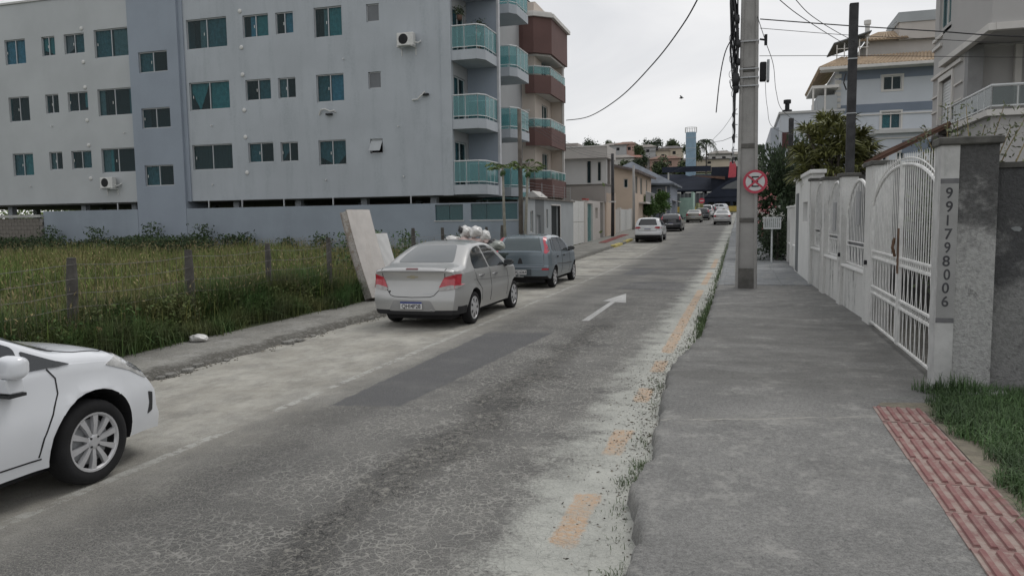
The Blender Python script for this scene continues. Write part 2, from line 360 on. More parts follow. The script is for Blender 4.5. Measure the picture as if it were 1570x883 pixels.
M_WALK2 = walk_mat('blue_grey_paving', (.17, .18, .19), (.25, .26, .27))
M_WALKL = walk_mat('left_walkway_concrete', (.15, .147, .136), (.24, .235, .215), edge=-7.2)
M_KERB = walk_mat('kerb_concrete', (.13, .128, .12), (.24, .235, .22))
M_SOIL = mat('sandy_soil', (.19, .17, .13), .95, .35, 3, .6, 25, fine=.4)
M_GROUND = mat('dry_grass_ground', (.07, .085, .035), .95, .4, .8, .5, 12, fine=.4)

def strip(name, xa, xb, ys, dz, m, parent=None, nx=1, kind=None):   # sheet following gz between x=xa(y) and xb(y)
    mb = MB(); fa = xa if callable(xa) else (lambda y: xa); fb = xb if callable(xb) else (lambda y: xb)
    vs, fs = [], []
    for y in ys:
        for i in range(nx+1):
            t = i/nx; vs.append((fa(y)*(1-t)+fb(y)*t, y, gz(y)+dz))
    for j in range(len(ys)-1):
        for i in range(nx):
            a = j*(nx+1)+i; fs.append((a, a+1, a+nx+2, a+nx+1))
    mb.add(vs, fs); o = mb.build(name, m, parent)
    if kind: tag(o, kind=kind)
    return o
YS = [-60, -20, 0, 28, 32, 36, 41, 46, 53, 61, 70, 78, 86, 95, 100, 105, 115, 125, 130, 138, 150, 400, 1500, 4500]
strip('ground', -3500, 3500, YS, -.06, M_GROUND, kind='structure', nx=8)
road = strip('road', -7.02, -.4, [y for y in np.arange(-12, 132, 2.0)], 0, M_ROAD, kind='structure', nx=6)
road['label'] = 'worn cracked asphalt street with sandy edges'
cross = MB(); cross.box(-60, 40, 126, 138, gz(130)-.2, gz(130)+.012); tag(cross.build('cross_street', M_ROAD), kind='structure')
def sheet(name, poly, dz, m, label=None, jit=0):
    if jit:
        q = []
        for (a, b), (c, d) in zip(poly, poly[1:]+poly[:1]):
            k_ = max(1, int(math.hypot(c-a, d-b)/.05))
            for i in range(k_): q.append((a+(c-a)*i/k_+random.gauss(0, jit), b+(d-b)*i/k_+random.gauss(0, jit)))
        poly = q
    mb = MB(); mb.add([(x, y, gz(y)+dz) for x, y in poly], [list(range(len(poly)))])
    return tag(mb.build(name, m, road), label=label)
# white parking line, with breaks where grit covers it
rr = random.Random(3)
for a, b in ((-8, 2.2), (2.9, 5.9), (6.6, 7.5), (7.7, 17.5), (17.9, 31), (34, 44)):
    n = max(3, int((b-a)/.5)); L = []; R = []
    for i in range(n+1):
        y = a+(b-a)*i/n; L.append((-4.66+rr.uniform(-.012, .012), y)); R.append((-4.555+rr.uniform(-.012, .012), y))
    strip('white_line', -4.66, -4.555, list(np.linspace(a, b, n)), .0009, M_WHITE, road)
for a, b in DASH:
    n = max(7, int((b-a)/.22)); pl = [(-1.2, a-.15), (-.81, a-.15), (-.81, b+.15), (-1.2, b+.15)]
    strip('orange_line', -1.2, -.81, list(np.linspace(a-.15, b+.15, n)), .0007, M_ORANGE, road)
sheet('asphalt_patch', [(-4.35, 6.6), (-3.1, 6.6), (-2.75, 13.1), (-4.35, 13.1)], .0006, M_NPATCH, 'darker rectangular asphalt repair')
sheet('asphalt_patch', [(-3.3, 20.6), (-1.35, 19.9), (-1.3, 22.4), (-2.2, 23.0), (-3.1, 22.6)], .004, M_PATCH)
sheet('asphalt_patch', [(-3.9, 25.6), (-3.1, 25.3), (-2.9, 28.3), (-3.8, 28.6)], .004, M_PATCH)
sheet('direction_arrow', [(-2.885, 13.95), (-2.74, 13.95), (-2.76, 17.2), (-2.5, 17.1), (-2.80, 19.2), (-3.08, 17.4), (-2.88, 17.3)], .005, M_ARROW, 'white straight-ahead arrow with a lopsided head')
# manhole frame far up the lane
mb = MB(); mb.lathe([(0, gz(34)+.012), (.3, gz(34)+.012), (.33, gz(34)+.008), (.34, gz(34))], 24, (-3.0, 34, 0)); mb.build('manhole_cover', mat('cast_iron', (.04, .04, .04), .6), road)

# ---- right-hand walkway with its crumbling edge
EK = [(-14, -.5), (3.6, -.55), (4.2, -.5), (4.5, -.6), (5.0, -.68), (5.6, -.62), (6.4, -.66), (7.2, -.70), (7.8, -.74), (8.6, -.77), (9.3, -.79), (10, -.72), (10.7, -.65), (11.6, -.56), (12.6, -.53), (14, -.55), (16.6, -.54), (20, -.56), (30, -.62), (60, -.7), (130, -.7)]
def ek(y): return float(np.interp(y, [a for a, b in EK], [b for a, b in EK]))+.025*math.sin(y*9.1)*math.sin(y*3.7)+.012*math.sin(y*31)
def wallx(y): return float(np.interp(y, [-20, 8.6, 8.61, 13.4, 21, 28, 40, 130], [6, 6, 2.12, 2.1, 1.78, 1.68, 1.75, 2.4]))
def walk(name, y0, y1, m, step, fx=ek, wx=wallx, ztop=.15):
    ys = np.arange(y0, y1+1e-6, step); mb = MB(); V = []; n = 7
    for i, y in enumerate(ys):
        e = fx(y); g = gz(y); wv = wx(y)
        sag = .012*math.sin(y*1.3)+.008*math.sin(y*3.1+1)
        row = [(e-.03, g-.03), (e-.012, g+ztop*.6), (e+.006, g+ztop*.965), (e+.1, g+ztop)]
        for k in range(1, n+1): row.append((e+.1+(wv-e-.1)*k/n, g+ztop+(.006*math.sin(y*2+k*2.0) if k < n else 0)))
        V += [(a, y, b) for a, b in row]
    c = 4+n; F = [(j*c+i, j*c+i+1, (j+1)*c+i+1, (j+1)*c+i) for j in range(len(ys)-1) for i in range(c-1)]
    mb.add(V, F); return tag(mb.build(name, m, smooth=True), kind='structure')
sidewalk = walk('sidewalk', -6, 20.4, M_WALK, .11)
sidewalk['label'] = 'dark concrete walkway with a crumbling road edge'
paving = walk('pavement', 20.4, 128, M_WALK2, .6, ztop=.155)
# slab joints as real grooves: separate slabs laid on the far pavement
for i in range(9):
    y0 = 20.5+i*1.35
    for j in range(3):
        xa = ek(y0)+.14+j*.72; xb = min(xa+.70, wallx(y0)-.05)
        if xb-xa > .15:
            mb = MB(); mb.box(xa, xb, y0, y0+1.33, gz(y0)+.14, gz(y0)+.163+random.uniform(0, .004)); mb.build('paving_slab', M_WALK2, paving, bevel=.006)
# ---- tactile tiles
def tactile_mat():
    N = NT('tactile_red_concrete')
    gi = N.n('ShaderNodeObjectInfo').outputs['Random']
    c = N.mix(gi, (.18, .078, .077), (.225, .096, .092)); c = N.mix(N.ss(N.noise(3, 6, .7), .4, .7), c, (.26, .14, .125))
    wear = N.math('MULTIPLY', N.ss(N.noise(8, 6, .75), .46, .6), .7); z = N.xyz()[2]
    low = N.ss(z, .009, .0, 0, 1)
    c = N.mix(N.math('MAXIMUM', N.math('MULTIPLY', wear, N.math('MULTIPLY_ADD', low, .6, .25)), N.math('MULTIPLY', low, N.ss(N.noise(5, 5, .75), .36, .6, .12, .75))), c, (.38, .33, .29))
    return N.done(c, .85, N.bump(N.noise(90, 4), .4, .008))
M_TAC = tactile_mat()
TACL = 1.19; TACW = .42; rows = [7.60, 7.05, 6.53, 6.0, 5.47, 4.95, 4.43, 3.92, 3.4, 2.88, 2.36]
tm = MB(); hw = TACW/2-.004; hl = .26
tm.box(-hw, hw, -hl, hl, -.03, 0)
for k in range(5):
    cx = -hw+.042+k*(2*hw-.084)/4; yl = hl-.02; r = .021
    pts = [(cx-r, -yl), (cx+r, -yl), (cx+r, yl-.02), (cx+r*.5, yl), (cx-r*.5, yl), (cx-r, yl-.02)]
    tp = [(cx+(a-cx)*.7, b*.985) for a, b in pts]
    tm.add([(a, b, 0) for a, b in pts]+[(a, b, .015) for a, b in tp], [(6, 7, 8, 9, 10, 11)]+[(i, (i+1) % 6, (i+1) % 6+6, i+6) for i in range(6)])
t0 = None
for i, y in enumerate(rows):
    if t0 is None:
        t0 = tm.build('tactile_tile', M_TAC, sidewalk, origin=(0, 0, 0)); ob = t0
    else: ob = t0.copy(); COL.objects.link(ob); ob.parent = sidewalk
    ob.location = (TACL+TACW/2+random.uniform(-.006, .006), y-.265, .158+random.uniform(-.003, .003)); ob.rotation_euler = (random.uniform(-.006, .006), random.uniform(-.006, .006), random.uniform(-.008, .008))
# sand and mortar spill by the tiles, and the verge soil
mb = MB(); pl = [(1.61, 1.5)]+[(1.615, 2+.5*i) for i in range(12)]+[(1.25, 7.66), (1.3, 7.78), (1.7, 7.85), (2.0, 8.0), (2.1, 8.55), (3.5, 8.55), (8, 8.55), (8, 1.5)]
mb.add([(x, y, .156) for x, y in pl], [list(range(len(pl)))]); verge = tag(mb.build('verge_soil', M_SOIL), kind='structure')
N_ = random.Random(5)
# ---- left kerb, walkway
def lk(y): return -7.02+.03*math.sin(y*2.1)*math.sin(y*.9)+(.05*math.sin(y*7.3) if y < 19 else 0)
def left_walk(name, y0, y1, x_in, m, kx=lk, zt=.1, step=.25):
    ys = np.arange(y0, y1+1e-6, step); V = []; mb = MB()
    for y in ys:
        g = gz(y); e = kx(y); d = .015*math.sin(y*5) if y < 19 else 0
        for a, b in [(x_in, g+zt), (-7.9, g+zt+.004*math.sin(y*2)), (e-.22, g+zt-.012+d), (e-.05, g+zt-.045+d*1.5), (e+.05, g-.02)]: V.append((a, y, b))
    mb.add(V, [(j*5+i, j*5+i+1, (j+1)*5+i+1, (j+1)*5+i) for j in range(len(ys)-1) for i in range(4)])
    return tag(mb.build(name, m, smooth=True), kind='structure')
lw = left_walk('sidewalk', -6, 31, -8.5, M_WALKL); lw['label'] = 'left walkway beside the overgrown lot'
lw2 = left_walk('sidewalk', 31, 126, -9.45, M_WALKL, step=1.0); lw2['label'] = 'left walkway in front of the house walls'
# red tactile strip on the far left walkway, yellow painted kerb
mb = MB(); 
for i in range(16):
    y = 46.5+i*.62; mb = MB(); mb.box(-8.5, -8.02, y, y+.58, gz(y)+.1, gz(y)+.142); mb.build('tactile_tile', mat('tactile_red_far', (.3, .11, .1), .85, .2, 2), lw2)
mb = MB(); 
for i, (y, c) in enumerate([(43.2, 'y'), (44.7, 'y'), (46.2, 'k'), (47.7, 'y'), (49.2, 'y'), (54, 'y'), (66, 'y')]):
    mb = MB(); mb.box(-7.2, -6.93, y, y+1.45, gz(y)-.03, gz(y)+.15); mb.build('kerb_stone', mat('kerb_yellow', (.5, .42, .14), .8, .3, 5) if c == 'y' else M_KERB, lw2, bevel=.03)
# field soil
mb = MB(); V = []; F = []; xs_ = np.linspace(-70, -8.3, 26); ys_ = np.linspace(-6, 30.75, 30)
for y in ys_:
    for x in xs_: V.append((x, y, .1+.22*max(0, min(1, (-9-x)/6))+.05*math.sin(x*.9+y*.4) if x < -8.5 else .1))
mb.add(V, [(j*26+i, j*26+i+1, (j+1)*26+i+1, (j+1)*26+i) for j in range(29) for i in range(25)])
tag(mb.build('field', M_GROUND, smooth=True), kind='structure')
# ---------------------------------------------------------------- grasses
def grass_mat(name, cols, sc, isl):
    N = NT(name); a, b, c = cols; col = N.mix(N.ss(N.noise(sc, 4, .6), .38, .6), a, b); col = N.mix(N.ss(N.noise(sc*2.7, 4, .6, N.scaled((1, 1.3, .6))), .5, .66), col, c)
    gi = N.n('ShaderNodeNewGeometry').outputs['Random Per Island']; col = N.mix(gi, N.mix(1.0, col, (1-isl,)*3, 'MULTIPLY'), N.mix(1.0, col, (1+isl, 1+isl*.9, 1+isl*.6), 'MULTIPLY'))
    return N.done(col, .8, None, Specular_IOR_Level=.2)
M_GR1 = grass_mat('field_grass', ((.19, .19, .08), (.12, .17, .055), (.17, .24, .07)), .28, .45); M_GR2 = grass_mat('tall_weed_green', ((.13, .14, .06), (.065, .13, .045), (.10, .12, .06)), .55, .45)
M_GR3 = mat('dry_stem', (.24, .2, .11), .85, .3, 1, 0, island=.35); M_GR4 = mat('lawn_green', (.06, .115, .04), .7, .3, 2, 0, island=.35)
def fz(X): return .1+.22*np.clip((-9-X)/6, 0, 1)
n = 150000; Y = 3+28*RNG.random(n)**.8; X = -8.6-(RNG.random(n)**.95)*(1.3*Y+3.5-8.6+8).clip(2); k = (X > -1.32*Y-2.5) & (Y < 30.7); X = X[k]; Y = Y[k]
dist = np.hypot(X, Y); dens = np.clip(16/dist, .25, 1); k = RNG.random(len(X)) < dens+.35; X = X[k]; Y = Y[k]; dist = dist[k]
hh = RNG.uniform(.28, .72, len(X))*(1+.25*np.sin(X*.7)*np.cos(Y*.55)); P = np.stack([X, Y, fz(X)-.02], 1)
V1 = blades(P, hh*RNG.uniform(.7, 1.25, len(P)), np.clip(dist*.0011, .008, .03), .5); o = npobj('field_grass', V1[0], V1[1], M_GR1); tag(o, kind='stuff')
n = 26000; Y = RNG.uniform(4.5, 19, n); X = -8.42-np.abs(RNG.normal(0, .42, n))+.14*np.sin(Y*2.3)*np.sin(Y*.9+1)+RNG.exponential(.05, n); P = np.stack([X, Y, np.full(n, .1)], 1)
V1 = blades(P, RNG.uniform(.15, .5, n)*(1+.35*np.sin(Y*1.7)), .011, .75)
n = 16000; Y = RNG.choice([11.3, 12.6, 13.6, 9.2, 14.4, 6.8, 12.0], n)+RNG.normal(0, .55, n); X = -8.85-np.abs(RNG.normal(0, .4, n)); P = np.stack([X, Y, np.full(n, .1)], 1)
V2 = blades(P, RNG.uniform(.3, 1.0, n), .013, .5); A = cat(V1, V2); tag(npobj('kerbside_weeds', A[0], A[1], M_GR2), kind='stuff')
n = 9000; Y = 4+26*RNG.random(n)**1.2; X = -8.7-RNG.random(n)**1.5*22; k = X > -1.3*Y-2; P = np.stack([X, Y, fz(X)], 1)[k]; n = len(P)
V1 = blades(P, RNG.uniform(.6, 1.05, n), .007, .25)
T = P+np.stack([RNG.normal(0, .1, n), RNG.normal(0, .1, n), RNG.uniform(.5, .95, n)], 1); V2 = leaves(T, RNG.normal(0, .5, (n, 3))+[0, 0, 1], RNG.uniform(.04, .1, n), .022); A = cat(V1, V2)
tag(npobj('dry_seed_stems', A[0], A[1], M_GR3), kind='stuff')
# broad-leaved weeds along the fence foot and against the wall
def weed_patch(name, centres, m, nl=260, ls=.075):
    VV = []
    for (x, y, z0, r, h) in centres:
        p = RNG.normal(0, 1, (nl, 3))*[r*.5, r*.5, 0]+[x, y, z0]; p[:, 2] += RNG.beta(2, 1.5, nl)*h
        d = RNG.normal(0, 1, (nl, 3))+[0, 0, .35]; VV.append(leaves(p, d, RNG.uniform(.6, 1.5, nl)*ls, ls*.55))
        q = np.stack([x+RNG.normal(0, r*.35, 14), y+RNG.normal(0, r*.35, 14), np.full(14, z0)], 1); VV.append(blades(q, RNG.uniform(.7, 1.15, 14)*h, .01, .2))
    A = cat(*VV); return npobj(name, A[0], A[1], m)
cs = [(-8.75-abs(random.gauss(0, .4)), random.uniform(5.5, 14), .1, .3, random.uniform(.25, .75)) for _ in range(110)]
tag(weed_patch('broadleaf_weeds', cs, M_GR2, 200, .06), kind='stuff')
cs = [(random.uniform(-38, -22), random.uniform(27.5, 30.4), .3, .8, random.uniform(.7, 1.15)) for _ in range(48)]+[(x, 30.2, .3, .5, h) for x, h in ((-27.5, 1.7), (-24.6, 1.6), (-23.2, 1.1), (-31, 1.5), (-22.4, 1.2), (-20, .9), (-18.2, 1.1), (-16.5, .9), (-34, 1.6))]
tag(weed_patch('wall_foot_weeds', cs, mat('weed_dark', (.05, .085, .035), .8, .3, .6, 0, island=.4), 330, .13), kind='stuff')
# sprawling bushes behind the mattress and along the fence
for i, (x, y, r, h, lb) in enumerate([(-10.3, 19.3, .8, 1.55, 'leafy green weed bush rising right behind the leaning mattresses'), (-10.4, 22.6, .35, 1.5, 'thin weed with bare stalks between the two small fence posts behind the silver sedan'), (-9.9, 25.8, .45, 1.3, 'brownish weed clump behind the bin of rubbish bags')]):
    t = thing('weed_bush', lb, 'bush', (x, y, .1))
    nl = int(900*r); p = RNG.normal(0, 1, (nl, 3))*[r*.45, r*.45, 0]+[x, y, .1]; p[:, 2] += RNG.beta(2.2, 1.6, nl)*h
    A = leaves(p, RNG.normal(0, 1, (nl, 3))+[0, 0, .3], RNG.uniform(.08, .2, nl), .05); npobj('foliage', A[0], A[1], mat('bush_leaf', (.065, .13, .04), .7, .3, 1, 0, island=.4), t, (x, y, .1))
    mb = MB()
    for k in range(9):
        a = random.uniform(0, 6.3); mb.tube([(x, y, .1), (x+math.cos(a)*r*.3, y+math.sin(a)*r*.3, .1+h*.5), (x+math.cos(a)*r*.6, y+math.sin(a)*r*.6, .1+h*random.uniform(.85, 1.05))], [.012, .009, .004], 5)
    mb.build('stem', M_GR2, t)
# verge lawn by the gate pillar
n = 60000; X = 1.62+np.abs(RNG.random(n))*3.2; Y = RNG.uniform(3.2, 8.45, n); e = 1.76+.08*np.sin(Y*3.3)+.06*np.sin(Y*11); k = X > e+RNG.exponential(.05, n)-.08; P = np.stack([X, Y, np.full(n, .155)], 1)[k]
V1 = blades(P, RNG.uniform(.04, .15, len(P)), .0065, 1.0)
n = 900; Y = RNG.uniform(3.4, 7.9, n); X = 1.7+.12*RNG.random(n)+.1*np.sin(Y*3.3)**2; V2 = blades(np.stack([X, Y, np.full(n, .157)], 1), RNG.uniform(.03, .1, n), .006, .9)
# a few broken kerb lumps
lump = MB()
for q in range(26):
    y = random.choice([7.6, 8.2, 9.9, 10.8, 13.2, 14.0, 16.2])+random.gauss(0, .3); x = lk(y)+random.gauss(.02, .07); r = random.uniform(.02, .06); pl_ = [(x+r*1.6*math.cos(a)*random.uniform(.6, 1.1), y+r*2*math.sin(a)*random.uniform(.6, 1.1)) for a in np.linspace(0, 5.4, 6)]; lump.prism(pl_, 0, r*.8)
ko = lump.build('kerb_chunks', M_KERB, bevel=.006); tag(ko, kind='stuff')
n = 240; V3 = blades(np.stack([RNG.normal(2.12, .12, n), RNG.normal(8.3, .12, n), np.full(n, .157)], 1), RNG.uniform(.06, .24, n), .009, .5)
A = cat(V1, V2, V3); tag(npobj('lawn', A[0], A[1], M_GR4), kind='stuff')
# weeds and litter along the crumbling edge of the walkway
yy = np.concatenate([RNG.normal(c, s, k_) for c, s, k_ in ((3.75, .12, 170), (4.6, .3, 60), (5.4, .1, 120), (5.75, .12, 160), (6.4, .15, 60), (7.6, .3, 40), (8.6, .2, 50), (13.2, .6, 420), (14.4, .5, 400), (16, 1.0, 500), (19, 1.5, 200), (11.6, .5, 120), (26, 3, 500), (34, 4, 500), (44, 5, 500))])
xx = np.array([ek(y) for y in yy])-.06-np.abs(RNG.normal(0, .07, len(yy))); zz = np.array([gz(y) for y in yy])
V1 = blades(np.stack([xx, yy, zz], 1), RNG.uniform(.02, .09, len(yy))*np.clip(yy/12, .6, 1.05), .006*np.clip(yy/9, .8, 2), .9)
tag(npobj('edge_weeds', V1[0], V1[1], mat('edge_weed', (.06, .1, .035), .8, .3, 2, 0, island=.4)), kind='stuff')
n = 1500; Y = RNG.gamma(4, 2.2, n)+2.8; X = np.array([ek(y) for y in Y])-.02-np.abs(RNG.normal(0, .2, n)); P = np.stack([X, Y, np.array([gz(y) for y in Y])+.006], 1)
d = RNG.normal(0, 1, (n, 3))*[1, 1, .12]; V1 = leaves(P, d, RNG.uniform(.008, .045, n), RNG.uniform(.004, .014, n), .4)
n = 420; Y = RNG.choice([6.2, 7.9, 8.4, 10.1, 11.2, 13.4, 15.5, 16.1], n)+RNG.normal(0, .4, n); X = np.array([lk(y) for y in Y])+.03+RNG.normal(0, .1, n); V2 = leaves(np.stack([X, Y, np.full(n, .008)], 1), RNG.normal(0, 1, (n, 3))*[1, 1, .12], RNG.uniform(.01, .06, n), .012, .4)
A = cat(V1, V2); tag(npobj('leaf_litter', A[0], A[1], mat('leaf_litter', (.07, .06, .04), .9, .4, 5, 0, island=.5)), kind='stuff')
# small stones and crumbs: one joined scatter
def pebbles(n, fx, fy, s0, s1, zf):
    Vs = []; Fs = []; base = np.array([(1, 0, 0), (-1, 0, 0), (0, 1, 0), (0, -1, 0), (0, 0, 1), (0, 0, -1.)]); fb = np.array([(0, 2, 4), (2, 1, 4), (1, 3, 4), (3, 0, 4), (2, 0, 5), (1, 2, 5), (3, 1, 5), (0, 3, 5)])
    for i in range(n):
        y = fy(); x = fx(y); s = random.uniform(s0, s1); Vs.append(base*RNG.uniform(.5, 1.2, (6, 1))*s*[1, 1, .6]+[x, y, zf(y)]); Fs.append(fb+6*i)
    return np.concatenate(Vs), np.concatenate(Fs)
A = pebbles(1300, lambda y: ek(y)-.03-abs(random.gauss(0, .25)), lambda: 3+random.gammavariate(3.5, 2.4), .003, .012, lambda y: gz(y)+.003)
B = pebbles(420, lambda y: lk(y)+.0+random.gauss(0, .09), lambda: random.choice([5.8, 7.2, 8.0, 10.4, 11.0, 13.0, 13.9, 16.4])+random.gauss(0, .35), .006, .028, lambda y: gz(y)+.005)
A = cat(A, B); tag(npobj('kerb_rubble', A[0], A[1], mat('rubble', (.22, .21, .19), .95, .3, 6, .3, island=.4)), kind='stuff')
# ================================================================ BUILDINGS
M_GREYBLUE = mat('grey_blue_render', (.42, .45, .48), .85, .06, .35, .12, 30, streak=.42, dirt=(.27, .305, .325), sscale=1.1, slo=.46)
M_TOWER = mat('darker_blue_render', (.29, .33, .385), .85, .05, .4, .12, 30, streak=.15, dirt=(.2, .225, .26), sscale=.5)
M_WALLB = mat('boundary_render', (.28, .32, .365), .85, .08, .4, .12, 30, streak=.2, dirt=(.17, .19, .215), sscale=.6)
M_ALU = mat('aluminium_frame', (.42, .43, .44), .4, .05, 5, 0, metal=.3); M_WHITEP = mat('white_plastic', (.62, .62, .6), .5, .08, 6, 0)
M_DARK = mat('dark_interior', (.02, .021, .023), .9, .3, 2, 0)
M_SLAB = mat('slab_soffit', (.5, .5, .49), .85, .06, 1, 0)
M_PANE = glass('window_glass', (.05, .075, .08), .78); M_GREEN = glass('green_balcony_glass', (.19, .36, .37), .62)
M_TEAL = mat('teal_curtain', (.13, .36, .36), .9, .2, 6, 0); M_TEALD = mat('dark_teal_curtain', (.1, .19, .21), .9, .25, 6, 0); M_GREYC = mat('grey_curtain', (.24, .26, .26), .9, .2, 6, 0); M_BLUEC = mat('blue_curtain', (.17, .36, .48), .9, .2, 6, 0)
M_RAIL = mat('white_rail', (.6, .62, .62), .4, .05, 5, 0)
class Wall:   # plane with openings; O origin, U along (world), N outward
    def __init__(s, O, U, N): s.O = Vector(O); s.U = Vector(U).normalized(); s.N = Vector(N).normalized(); s.Z = Vector((0, 0, 1))
    def P(s, u, z, n=0): p = s.O+s.U*u+s.N*n; return (p.x, p.y, z)
    def facade(s, mb, u0, u1, z0, z1, holes, th=.2):
        us = sorted({u0, u1, *[h[0] for h in holes], *[h[1] for h in holes]}); zs = sorted({z0, z1, *[h[2] for h in holes], *[h[3] for h in holes]})
        us = [u for u in us if u0 <= u <= u1]; zs = [z for z in zs if z0 <= z <= z1]
        for a, b in zip(us, us[1:]):
            for c, d in zip(zs, zs[1:]):
                m, k = (a+b)/2, (c+d)/2
                if any(h[0] < m < h[1] and h[2] < k < h[3] for h in holes): continue
                mb.quad(s.P(a, c), s.P(b, c), s.P(b, d), s.P(a, d)); mb.quad(s.P(a, c, -th), s.P(a, d, -th), s.P(b, d, -th), s.P(b, c, -th))
        for a, b, c, d in holes+[(u0, u1, z0, z1)]:
            for p, q in (((a, c), (b, c)), ((b, c), (b, d)), ((b, d), (a, d)), ((a, d), (a, c))): mb.quad(s.P(*p), s.P(*q), s.P(*q, -th), s.P(*p, -th))
        return mb
    def bx(s, mb, u0, u1, z0, z1, n0, n1):
        O = s.O-Vector((0, 0, s.O.z)); return mb.fbox(O, s.U, s.Z, s.N, u0, u1, z0, z1, n0, n1)
def curtain(W, u0, u1, z0, z1, n, m, parent, shape=None):
    mb = MB(); k = max(6, int((u1-u0)/.05)); V = []
    for i in range(k+1):
        u = u0+(u1-u0)*i/k; d = n-.015+.014*math.sin(i*1.9)+.008*math.sin(i*.7)
        zb = z0 if not shape else z0+(z1-z0)*shape(i/k)
        V += [W.P(u, z1, d), W.P(u, zb, d)]
    mb.add(V, [(2*i, 2*i+1, 2*i+3, 2*i+2) for i in range(k)]); return mb.build('curtain', m, parent, smooth=True)
def window(W, parent, u0, u1, z0, z1, dep=.12, split=2, cur=None, fr=M_ALU, sill=None, open_=0, curm=None, bar=.045, pane=None, handle=True):
    pane = pane or M_PANE
    mb = MB(); b = bar; n0, n1 = -dep, -dep+.05
    W.bx(mb, u0, u1, z0, z0+b, n0, n1); W.bx(mb, u0, u1, z1-b, z1, n0, n1); W.bx(mb, u0, u0+b, z0+b, z1-b, n0, n1); W.bx(mb, u1-b, u1, z0+b, z1-b, n0, n1)
    for k in range(1, split): c = u0+(u1-u0)*k/split; W.bx(mb, c-b*.5, c+b*.5, z0+b, z1-b, n0, n1+.006)
    f = mb.build('window', fr, parent)
    for k in range(split):
        a = u0+(u1-u0)*k/split+b*.5; c = u0+(u1-u0)*(k+1)/split-b*.5; mb = MB(); o = .012*(k % 2); W.bx(mb, a, c, z0+b*.5, z1-b*.5, n0+.012+o, n0+.02+o); mb.build('pane', pane, f)
    if sill: mb = MB(); W.bx(mb, u0-.05, u1+.05, z0-.06, z0-.002, -dep*.6, .06); mb.build('sill', sill, f)
    if cur:
        for (a, c, m, sh) in cur: curtain(W, u0+(u1-u0)*a, u0+(u1-u0)*c, z0, z1, -dep-.035, m, f, sh)
    if handle and split > 1: mb = MB(); c = u0+(u1-u0)*random.choice([.07, .42]); W.bx(mb, c, c+.035, (z0+z1)/2-.08, (z0+z1)/2+.05, n1, n1+.012); mb.build('handle', M_WHITEP, f)
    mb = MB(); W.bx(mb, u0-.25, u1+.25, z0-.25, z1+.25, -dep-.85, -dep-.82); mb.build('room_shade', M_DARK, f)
    return f
def balcony(parent, pts, zs, th, rail, m_slab, m_glass, post_every=.0, name='balcony', gap=.12, glass_n=None):
    # pts: open polyline of the outer edge (xy) from wall to wall; zs slab top; slab thickness th
    mb = MB(); poly = list(pts); mb.prism(poly, zs-th, zs); s = mb.build(name, m_slab, parent)
    r = MB(); zt = zs+rail
    P = [Vector((a, b, 0)) for a, b in pts]; c = sum(P, Vector())/len(P)
    ins = [p+(c-p).normalized()*.05 for p in P]
    r.tube([(p.x, p.y, zt) for p in ins], .032, 6); r.tube([(p.x, p.y, zs+gap) for p in ins], .018, 5)
    for a, b in zip(ins, ins[1:]):
        L = (b-a).length; k = max(1, round(L/.55))
        for i in range(k+1):
            q = a.lerp(b, i/k); r.tube([(q.x, q.y, zs), (q.x, q.y, zt)], .013, 4)
        for i in range(k):
            g = MB(); p = a.lerp(b, (i+.04)/k); q = a.lerp(b, (i+.96)/k); d = (q-p).normalized(); nn = Vector((d.y, -d.x, 0))*.005
            g.add([(p-nn+Vector((0, 0, zs+gap+.02))), (q-nn+Vector((0, 0, zs+gap+.02))), (q-nn+Vector((0, 0, zt-.04))), (p-nn+Vector((0, 0, zt-.04))), (p+nn+Vector((0, 0, zs+gap+.02))), (q+nn+Vector((0, 0, zs+gap+.02))), (q+nn+Vector((0, 0, zt-.04))), (p+nn+Vector((0, 0, zt-.04)))],
                  [(0, 1, 2, 3), (7, 6, 5, 4), (0, 4, 5, 1), (1, 5, 6, 2), (2, 6, 7, 3), (3, 7, 4, 0)]); g.build('glass_panel', m_glass, s)
    r.build('railing', M_RAIL, s); return s
